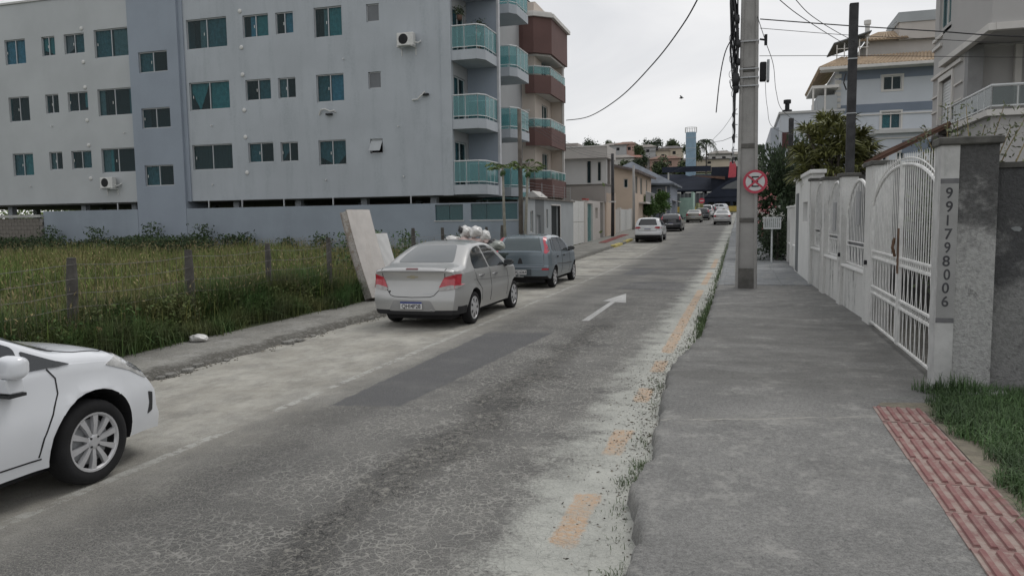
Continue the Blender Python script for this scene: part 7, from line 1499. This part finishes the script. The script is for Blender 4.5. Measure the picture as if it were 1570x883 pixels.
# ---------------- near white hatchback (front wing and door in view)
P_W2 = car_paint('bright_white_paint', (.76, .78, .81), 0, .2)
S3 = dict(L=4.2, hw=.875, zb=.23, rad=.318, arch=.392, wheels=(.80, 3.27), belt=lambda y: .93+.02*(y-2) if y < 3 else .95-.1*(y-3), tum=.5, tuck=.08, nosel=.9, ntuck=.12, fcurve=.27, flare=.02,
          top=[(0, .95), (.1, 1.15), (.4, 1.44), (1.2, 1.52), (1.8, 1.51), (2.2, 1.44), (2.6, 1.29), (2.98, 1.105), (3.1, 1.075), (3.45, 1.03), (3.78, .94), (4.0, .83), (4.12, .72), (4.2, .58)],
          front=[(0, .06), (.2, -.03), (.34, -.035), (.42, .0), (.6, .02), (.8, .12), (1.1, .3)], nrise=-.03, ntuck_=0)
t, b, bv = base_car('parked_car', 'white hatchback nearest the camera, front wing and spoked wheel in view', S3, P_W2, (-5.50, 1.13, 0), rim='spoke10', wd=.2)
patch(bv, rpoly([(1.95, .965), (2.72, .955), (2.72, 1.12), (2.3, 1.34), (2.0, 1.40)], .03), 'R', 'side_window', M_TINT, b, .009, .05)
patch(bv, rpoly([(1.0, .99), (1.85, .97), (1.88, 1.42), (1.3, 1.40)], .04), 'R', 'side_window', M_TINT, b, .009, .05)
patch(bv, rpoly([(2.76, .952), (3.09, .945), (2.95, 1.0), (2.76, 1.09)], .012), 'R', 'quarter_window', M_TINT, b, .010, .04)
patch(bv, rpoly([(1.95, .965), (2.72, .955), (2.72, 1.12), (2.3, 1.34), (2.0, 1.40)], .03), 'L', 'side_window', M_TINT, b, .009, .05)
patch(bv, [(-.66, 2.25), (.66, 2.25), (.74, 2.97), (-.74, 2.97)], 'T', 'windscreen', M_TINT, b, .004, .1)
patch(bv, [(-.74, 2.98), (.74, 2.98), (.74, 3.05), (-.74, 3.05)], 'T', 'scuttle_panel', M_BLK, b, .003, .1)
patch(bv, rpoly([(-.55, .2), (.55, .2), (.5, .45), (-.5, .45)], .04), 'T', 'rear_window', M_TINT, b, .004, .1)
seam(bv, [(.70, 2.98), (.76, 3.2), (.745, 3.45), (.66, 3.68), (.55, 3.8)], 'T', b, .01, None, 'bonnet_gap'); seam(bv, [(-.70, 2.98), (-.76, 3.2), (-.745, 3.45), (-.66, 3.68), (-.55, 3.8)], 'T', b, .01, None, 'bonnet_gap')
for s in 'RL':
    seam(bv, [(2.90, .945), (2.96, .87), (2.965, .76), (2.90, .62), (2.83, .47), (2.80, .34)], s, b, .01); seam(bv, [(1.0, .40), (2.0, .34), (2.82, .325)], s, b, .01); seam(bv, [(1.9, .95), (1.92, .36)], s, b)
    lp = patch(bv, rpoly([(3.40, .885), (3.56, .935), (3.76, .90), (3.93, .79), (3.97, .70), (3.86, .685), (3.66, .79)], .03), s, 'headlamp', M_HEADL, b, .006, .04)
    patch(bv, rpoly([(3.62, .85), (3.76, .84), (3.86, .78), (3.83, .74), (3.72, .79)], .03), s, 'lamp_reflector', M_CHR, lp, .008, .04)
    patch(bv, rpoly([(3.86, .38), (3.93, .40), (3.935, .55), (3.87, .57), (3.885, .47)], .012), s, 'fog_lamp_vent', M_BLK, b, .004, .04)
bm = bmesh.new(); bmesh.ops.create_icosphere(bm, subdivisions=4, radius=1)
for v in bm.verts:
    q = v.co.copy(); f = lambda t: math.copysign(abs(t)**.55, t); k = 1-.22*max(0, q.y); v.co = Vector((.965+f(q.x)*.095*k, 2.56+q.y*.085, 1.03+f(q.z)*.078*k))
me = bpy.data.meshes.new('wing_mirror'); bm.to_mesh(me); bm.free(); me.materials.append(P_W2); me.polygons.foreach_set('use_smooth', [True]*len(me.polygons)); mr = bpy.data.objects.new('wing_mirror', me); COL.objects.link(mr); mr.parent = b; ORG[mr.name] = (0, 0, 0)
mb = MB(); mb.prism([(2.49, .96), (2.62, .96), (2.63, .85), (2.52, .855)], .85, .97, 'x'); mb.build('mirror_foot', P_W2, mr, bevel=.01); mb = MB(); mb.box(.845, .975, 2.51, 2.635, .83, .85); mb.build('mirror_trim', M_BLK, mr)
patch(bv, rpoly([(1.98, .78), (2.16, .785), (2.16, .82), (1.98, .82)], .012), 'R', 'door_handle', P_W2, b, .03, .1, .03)
patch(bv, rpoly([(3.12, .66), (3.18, .66), (3.18, .69), (3.12, .69)], .01), 'R', 'side_repeater', M_LAMPW, b, .006)
patch(bv, rpoly([(-.35, .35), (.35, .35), (.42, .62), (-.42, .62)], .06), 'F', 'grille', M_BLK, b, .004, .08)
for s in (-1, 1): 
    pass
# ================================================================ LITTER, MATTRESSES, FENCE, PERSON
ft = thing('wire_fence', 'rough wooden post and wire fence along the overgrown lot', 'fence', (-9.0, 14, .1))
fy = [3.7, 6.0, 8.31, 10.66, 12.92, 15.22, 17.5, 19.88, 22.1, 24.3, 26.4, 28.3]
M_FP = mat('weathered_fence_post', (.085, .08, .073), .95, .3, 4, .8, 25, streak=.5, dirt=(.05, .045, .04), sscale=5, fine=.3)
for k, y in enumerate(fy):
    mb = MB(); r = .072 if k < 4 else .06; lx = random.uniform(-.04, .04); zt = [1.5, 1.48, 1.49, 1.5, 1.53, 1.58, 1.6, 1.72, 1.7, 1.62, 1.66, 1.7][k]
    pts = [(-9+lx*(1-i/5)*1.5, y+random.uniform(-.01, .01), .0+zt*i/5) for i in range(6)]; mb.tube(pts, [r*random.uniform(.92, 1.08) for _ in range(5)]+[r*.82], 9); mb.build('fence_post', M_FP, ft, auto=50)
M_WIRE = mat('rusty_wire', (.16, .15, .14), .7)
for z in (.35, .58, .8, 1.0, 1.2, 1.4):
    mb = MB(); pts = []
    for a, c in zip(fy, fy[1:]):
        for i in range(6): t_ = i/6; pts.append((-8.94+random.uniform(-.006, .006), a+(c-a)*t_, z+.08*(a > 14)-.05*math.sin(PI*t_)+random.uniform(-.008, .008)))
    mb.tube(pts, .0035, 4); mb.build('wire', M_WIRE, ft)
mb = MB()
for i in range(150):
    y = 3.7+i*.165; x = -8.94; mb.tube([(x, y, .3), (x+random.uniform(-.01, .01), y+random.uniform(-.02, .02), .85), (x, y+random.uniform(-.02, .02), 1.4)], .0022, 3, cap=False)
tag(mb.build('mesh_wire', M_WIRE, ft), kind='stuff')
# mattresses: leaning against the fence
def mattress(lb, O, up_v, wid_v, L_, W_, T_, top_m, side_m, sag=.02):
    t = thing('mattress', lb, 'mattress', O, group='mattresses dumped against the fence'); U = Vector(wid_v).normalized(); Z = Vector(up_v).normalized(); N_ = U.cross(Z).normalized()
    def slab(n0, n1, ins, m, name, nu=10, nz=18, puff=0.0):
        V = []; F = []
        for s, nn in ((0, n0), (1, n1)):
            for j in range(nz+1):
                for i in range(nu+1):
                    u, v = i/nu, j/nz; e = min(u, 1-u, v, 1-v); d = puff*(1-math.exp(-e*14))+.006*math.sin(u*13+v*17)*(e > .02)
                    cu = ins+(W_-2*ins)*u; cv = ins+(L_-2*ins)*v; bend = -.06*math.sin(v*PI)*L_*.3
                    p = Vector(O)+U*cu+Z*cv+N_*(nn+(d if s else -d)+bend); V.append(tuple(p))
        k = (nu+1)*(nz+1)
        for j in range(nz):
            for i in range(nu): a = j*(nu+1)+i; F += [(a, a+nu+1, a+nu+2, a+1), (k+a, k+a+1, k+a+nu+2, k+a+nu+1)]
        edge = [i for i in range(nu+1)]+[j*(nu+1)+nu for j in range(1, nz+1)]+[nz*(nu+1)+i for i in range(nu-1, -1, -1)]+[j*(nu+1) for j in range(nz-1, 0, -1)]
        for a, c in zip(edge, edge[1:]+edge[:1]): F.append((a, c, c+k, a+k))
        mb = MB(); mb.add(V, F); return mb.build(name, m, t, bevel=0, auto=50)
    slab(0, T_, .012, side_m, 'border_fabric'); slab(T_-.002, T_+.012, .0, top_m, 'top_panel', puff=.012); slab(-.014, -.002, .0, top_m, 'bottom_panel', puff=.008)
    for nn in (0, T_):
        mb = MB(); c = [(0, 0), (W_, 0), (W_, L_), (0, L_), (0, 0)]; pts = []
        for (a, b_), (c_, d_) in zip(c, c[1:]):
            for k in range(10): q = k/10; v = (b_+(d_-b_)*q)/L_; pts.append(tuple(Vector(O)+U*(a+(c_-a)*q)+Z*(v*L_)+N_*(nn-.06*math.sin(v*PI)*L_*.3)))
        mb.tube(pts, .012, 5); mb.build('piping', mat('soiled_piping', (.3, .27, .24), .95, .3, 8), t)
    return t
def speck():
    N = NT('speckled_ticking'); v = N.vor(55); c = N.mix(N.ss(v, .2, .5), (.16, .14, .125), (.5, .47, .44)); c = N.mix(N.ss(N.noise(6, 5, .7), .5, .65), c, (.3, .25, .21)); return N.done(c, .95, N.bump(N.noise(60), .4, .01))
M_TICK = speck(); M_MAT = mat('worn_mattress_top', (.55, .52, .49), .95, .07, 2.5, .4, 18, streak=.3, dirt=(.4, .35, .3), sscale=3)
# slab: long edge rises from the kerb side, leaning back over the fence
Ox = Vector((-8.62, 16.0, .13))
mattress('tall stained white mattress leaning over the fence behind the silver saloon', (-8.30, 15.6, .12), (-.62, .10, 1.95), (.30, .95, 0.0), 2.12, .74, .21, M_MAT, M_TICK)
mattress('smaller clean white foam mattress propped behind the tall stained one', (-8.22, 16.6, .12), (-.5, .05, 1.5), (.3, .95, 0), 1.55, .5, .12, mat('clean_foam', (.62, .62, .61), .9, .04, 3, .2), mat('foam_side', (.5, .48, .46), .95, .1, 4, .3))
# wheeled bin of rubbish bags
bn = thing('rubbish_bin', 'dark green wheeled bin heaped with rubbish between the two parked cars', 'rubbish bin', (-6.45, 18.5, 0))
mb = MB(); v = []
for z, a, c in ((.25, .42, .3), (1.02, .56, .38)): v += [(-6.45-a, 18.5-c, z), (-6.45+a, 18.5-c, z), (-6.45+a, 18.5+c, z), (-6.45-a, 18.5+c, z)]
mb.add(v, [(3, 2, 1, 0), (4, 5, 6, 7), (0, 1, 5, 4), (1, 2, 6, 5), (2, 3, 7, 6), (3, 0, 4, 7)]); mb.build('tub', mat('bin_dark_green', (.02, .035, .03), .5, .2, 5), bn, bevel=.02)
mb = MB(); 
for q in ((-7.05, -5.85, 18.08, 18.13), (-7.05, -5.85, 18.87, 18.92), (-7.05, -7.0, 18.13, 18.87), (-5.9, -5.85, 18.13, 18.87)): mb.box(*q, 1.0, 1.06)
mb.build('rim', mat('bin_dark_green'), bn)
mb = MB(); mb.box(-6.3, -5.98, 18.05, 18.1, .75, .95); mb.build('label_panel', M_PLATE, bn)
for x in (-6.85, -6.05):
    for y in (18.25, 18.75): mb = MB(); mb.lathe([(0, -.03), (.09, -.03), (.09, .03), (0, .03)], 14, (x, y, .19), 'x'); mb.build('castor', M_BLK, bn, smooth=True)
def bag(lb, c, r, m, grp='rubbish bags heaped on the bin', knot=True):
    t = thing('rubbish_bag', lb, 'rubbish bag', c, group=grp); bm = bmesh.new(); bmesh.ops.create_icosphere(bm, subdivisions=4, radius=1)
    s0 = random.uniform(0, 9)
    for v in bm.verts:
        n = v.co.normalized(); k = 1+.16*math.sin(n.x*4+s0)*math.sin(n.z*3+s0*2)+.08*math.sin(n.z*8+n.x*6+s0)*math.cos(n.y*5)+.035*abs(math.sin(n.y*12+n.z*10+s0)); v.co = Vector((n.x*r[0]*k, n.y*r[1]*k, n.z*r[2]*k))
    me = bpy.data.meshes.new('bag_body'); bm.to_mesh(me); bm.free(); me.materials.append(m); me.polygons.foreach_set('use_smooth', [True]*len(me.polygons)); o = bpy.data.objects.new('bag_body', me); COL.objects.link(o); o.parent = t
    if knot: mb = MB(); mb.tube([(0, 0, r[2]*.8), (.01, 0, r[2]+.02), (.05, .01, r[2]+.06)], [.035, .015, .03], 7); kb = mb.build('knot', m, t, smooth=True)
    return t
def plastic(name, c): return mat(name, c, .35, .12, 7, .9, 14, coat=.3)
WB_ = plastic('white_bag', (.66, .65, .63)); PB_ = plastic('pinkish_bag', (.48, .37, .34)); KB_ = plastic('black_bag', (.02, .02, .022)); GB_ = plastic('green_bag', (.02, .25, .13)); TB_ = plastic('translucent_bag', (.3, .32, .29))
for lb, (x, z), r, m in [('white bag lying flat at the far left of the heap on the silver car side', (-7.55, 1.42), (.2, .16, .1), WB_), ('tall patterned white bag at the upper left of the rubbish heap', (-7.22, 1.62), (.15, .14, .15), WB_), ('large smooth white bag at the top centre of the heap', (-6.93, 1.63), (.16, .15, .13), WB_), ('white bag at the right shoulder of the heap, above the pink one', (-6.74, 1.52), (.13, .12, .13), WB_), ('pinkish bag slumped in the left middle of the heap', (-7.22, 1.38), (.15, .15, .1), PB_), ('grey-pink bag low in the middle of the heap', (-6.95, 1.34), (.19, .15, .13), PB_), ('small pink bag under the white bag at the right shoulder', (-6.72, 1.38), (.09, .1, .07), PB_), ('clear bag of clutter drooping over the right of the bin', (-6.47, 1.26), (.2, .16, .12), TB_), ('bright green carrier bag at the right of the heap', (-6.58, 1.14), (.08, .08, .1), GB_), ('black bag wedged behind the heap on the right', (-6.6, 1.3), (.16, .1, .12), KB_), ('black bag tip poking up at the upper left of the heap', (-7.32, 1.68), (.06, .06, .09), KB_), ('whitish bag low over the front rim of the bin', (-6.78, 1.15), (.2, .15, .14), plastic('grey_bag', (.36, .36, .38)))]:
    bag(lb, (-6.62+(x+7.0)*1.12, 18.45+random.uniform(-.12, .1), z-.0), tuple(q*1.1 for q in r), m)
bag('crumpled white carrier bag at the foot of the weeds on the left walkway', (-8.12, 9.75, .16), (.15, .1, .06), WB_, 'litter by the fence', False)
bag('faded orange wrapper caught in the weeds near the second fence post', (-8.75, 8.45, .45), (.06, .05, .045), plastic('orange_wrapper', (.42, .18, .11)), 'litter by the fence', False)
# person on the balcony (second storey from the top)
ps = thing('person', 'small person in a pale shirt standing behind the glass of the topmost full balcony', 'person', (-11.05, 31.7, 9.17))
def skin_body(name, J, E, m, parent, root=0, sub=2):
    me = bpy.data.meshes.new(name); me.from_pydata([j[0] for j in J], E, []); o = bpy.data.objects.new(name, me); COL.objects.link(o)
    md = o.modifiers.new('skin', 'SKIN'); 
    for i, j in enumerate(J): d = me.skin_vertices[0].data[i]; d.radius = j[1]; d.use_root = (i == root)
    o.modifiers.new('sub', 'SUBSURF').levels = sub
    dg = bpy.context.evaluated_depsgraph_get(); m2 = bpy.data.meshes.new_from_object(o.evaluated_get(dg)); o.modifiers.clear(); o.data = m2; m2.name = name; m2.materials.clear(); m2.materials.append(m); m2.polygons.foreach_set('use_smooth', [True]*len(m2.polygons)); o.parent = parent; return o
SK = mat('skin', (.38, .22, .16), .6, .08, 6)
J = [((0, 0, .95), (.15, .11)), ((0, 0, 1.12), (.135, .1)), ((0, 0, 1.35), (.17, .11)), ((0, 0, 1.47), (.06, .06)), ((0, .01, 1.54), (.055, .055)), ((0, -.01, 1.62), (.085, .095)), ((0, -.01, 1.70), (.075, .09)),
     ((.19, 0, 1.40), (.055, .055)), ((.25, .0, 1.13), (.042, .042)), ((.17, -.2, 1.02), (.033, .033)), ((.13, -.27, 1.04), (.03, .022)), ((-.19, 0, 1.40), (.055, .055)), ((-.25, 0, 1.13), (.042, .042)), ((-.17, -.2, 1.02), (.033, .033)), ((-.13, -.27, 1.04), (.03, .022)),
     ((.09, 0, .86), (.1, .1)), ((.1, -.01, .48), (.06, .06)), ((.1, .02, .08), (.04, .04)), ((.1, -.12, .04), (.04, .03)), ((-.09, 0, .86), (.1, .1)), ((-.1, -.01, .48), (.06, .06)), ((-.1, .02, .08), (.04, .04)), ((-.1, -.12, .04), (.04, .03))]
E_ = [(0, 1), (1, 2), (2, 3), (3, 4), (4, 5), (5, 6), (2, 7), (7, 8), (8, 9), (9, 10), (2, 11), (11, 12), (12, 13), (13, 14), (0, 15), (15, 16), (16, 17), (17, 18), (0, 19), (19, 20), (20, 21), (21, 22)]
skin_body('body', J, E_, SK, ps)
SH = [((0, 0, .9), (.165, .125)), ((0, 0, 1.12), (.15, .115)), ((0, 0, 1.36), (.185, .122)), ((0, 0, 1.45), (.08, .075)), ((.2, 0, 1.39), (.07, .068)), ((.235, 0, 1.22), (.062, .062)), ((-.2, 0, 1.39), (.07, .068)), ((-.235, 0, 1.22), (.062, .062))]
skin_body('shirt', SH, [(0, 1), (1, 2), (2, 3), (2, 4), (4, 5), (2, 6), (6, 7)], mat('pale_shirt', (.55, .57, .55), .9, .05, 4), ps)
SJ = [((0, 0, .93), (.16, .12)), ((.09, 0, .8), (.11, .11)), ((.1, 0, .5), (.085, .085)), ((-.09, 0, .8), (.11, .11)), ((-.1, 0, .5), (.085, .085))]
skin_body('shorts', SJ, [(0, 1), (1, 2), (0, 3), (3, 4)], mat('grey_shorts', (.12, .13, .14), .9), ps)
bm = bmesh.new(); bmesh.ops.create_icosphere(bm, subdivisions=3, radius=1)
for v in list(bm.verts):
    n = v.co.copy(); v.co = Vector((n.x*.098, n.y*.112+.012, n.z*.105+1.69))
bmesh.ops.delete(bm, geom=[v for v in bm.verts if v.co.z < 1.66 and v.co.y < .03], context='VERTS')
me = bpy.data.meshes.new('hair'); bm.to_mesh(me); bm.free(); me.materials.append(mat('dark_hair', (.03, .022, .018), .7, .2, 20, .4)); ho = bpy.data.objects.new('hair', me); COL.objects.link(ho); ho.parent = ps
for n_, dx, dz, dy, r in (('eye', .033, 1.655, -.098, .011), ('eye', -.033, 1.655, -.098, .011), ('nose', 0, 1.625, -.108, .014), ('mouth', 0, 1.585, -.098, .014), ('ear', .09, 1.64, 0, .022), ('ear', -.09, 1.64, 0, .022)):
    mb = MB(); mb.lathe([(0, -r), (r*.7, -r*.6), (r, 0), (r*.7, r*.6), (0, r)], 8, (dx, dy, dz)); mb.build(n_, mat('eye_dark', (.03, .025, .02), .4) if n_ == 'eye' else (mat('lip', (.3, .12, .1), .6) if n_ == 'mouth' else SK), ps, smooth=True, origin=(0, 0, 0)).location = (0, 0, 0)
for s in (-1, 1):
    for k in range(4): mb = MB(); x = s*(.115+.014*k); mb.tube([(x, -.285, 1.045), (x, -.325, 1.04-.003*k), (x, -.35, 1.015)], [.009, .008, .006], 6); mb.build('finger', SK, ps, smooth=True, origin=(0, 0, 0)).location = (0, 0, 0)
    mb = MB(); mb.tube([(s*.105, -.26, 1.05), (s*.085, -.285, 1.05), (s*.085, -.31, 1.035)], [.011, .009, .007], 6); mb.build('thumb', SK, ps, smooth=True, origin=(0, 0, 0)).location = (0, 0, 0)
ps.rotation_euler = (0, 0, math.radians(60)); ps.scale = (.62, .62, .6)
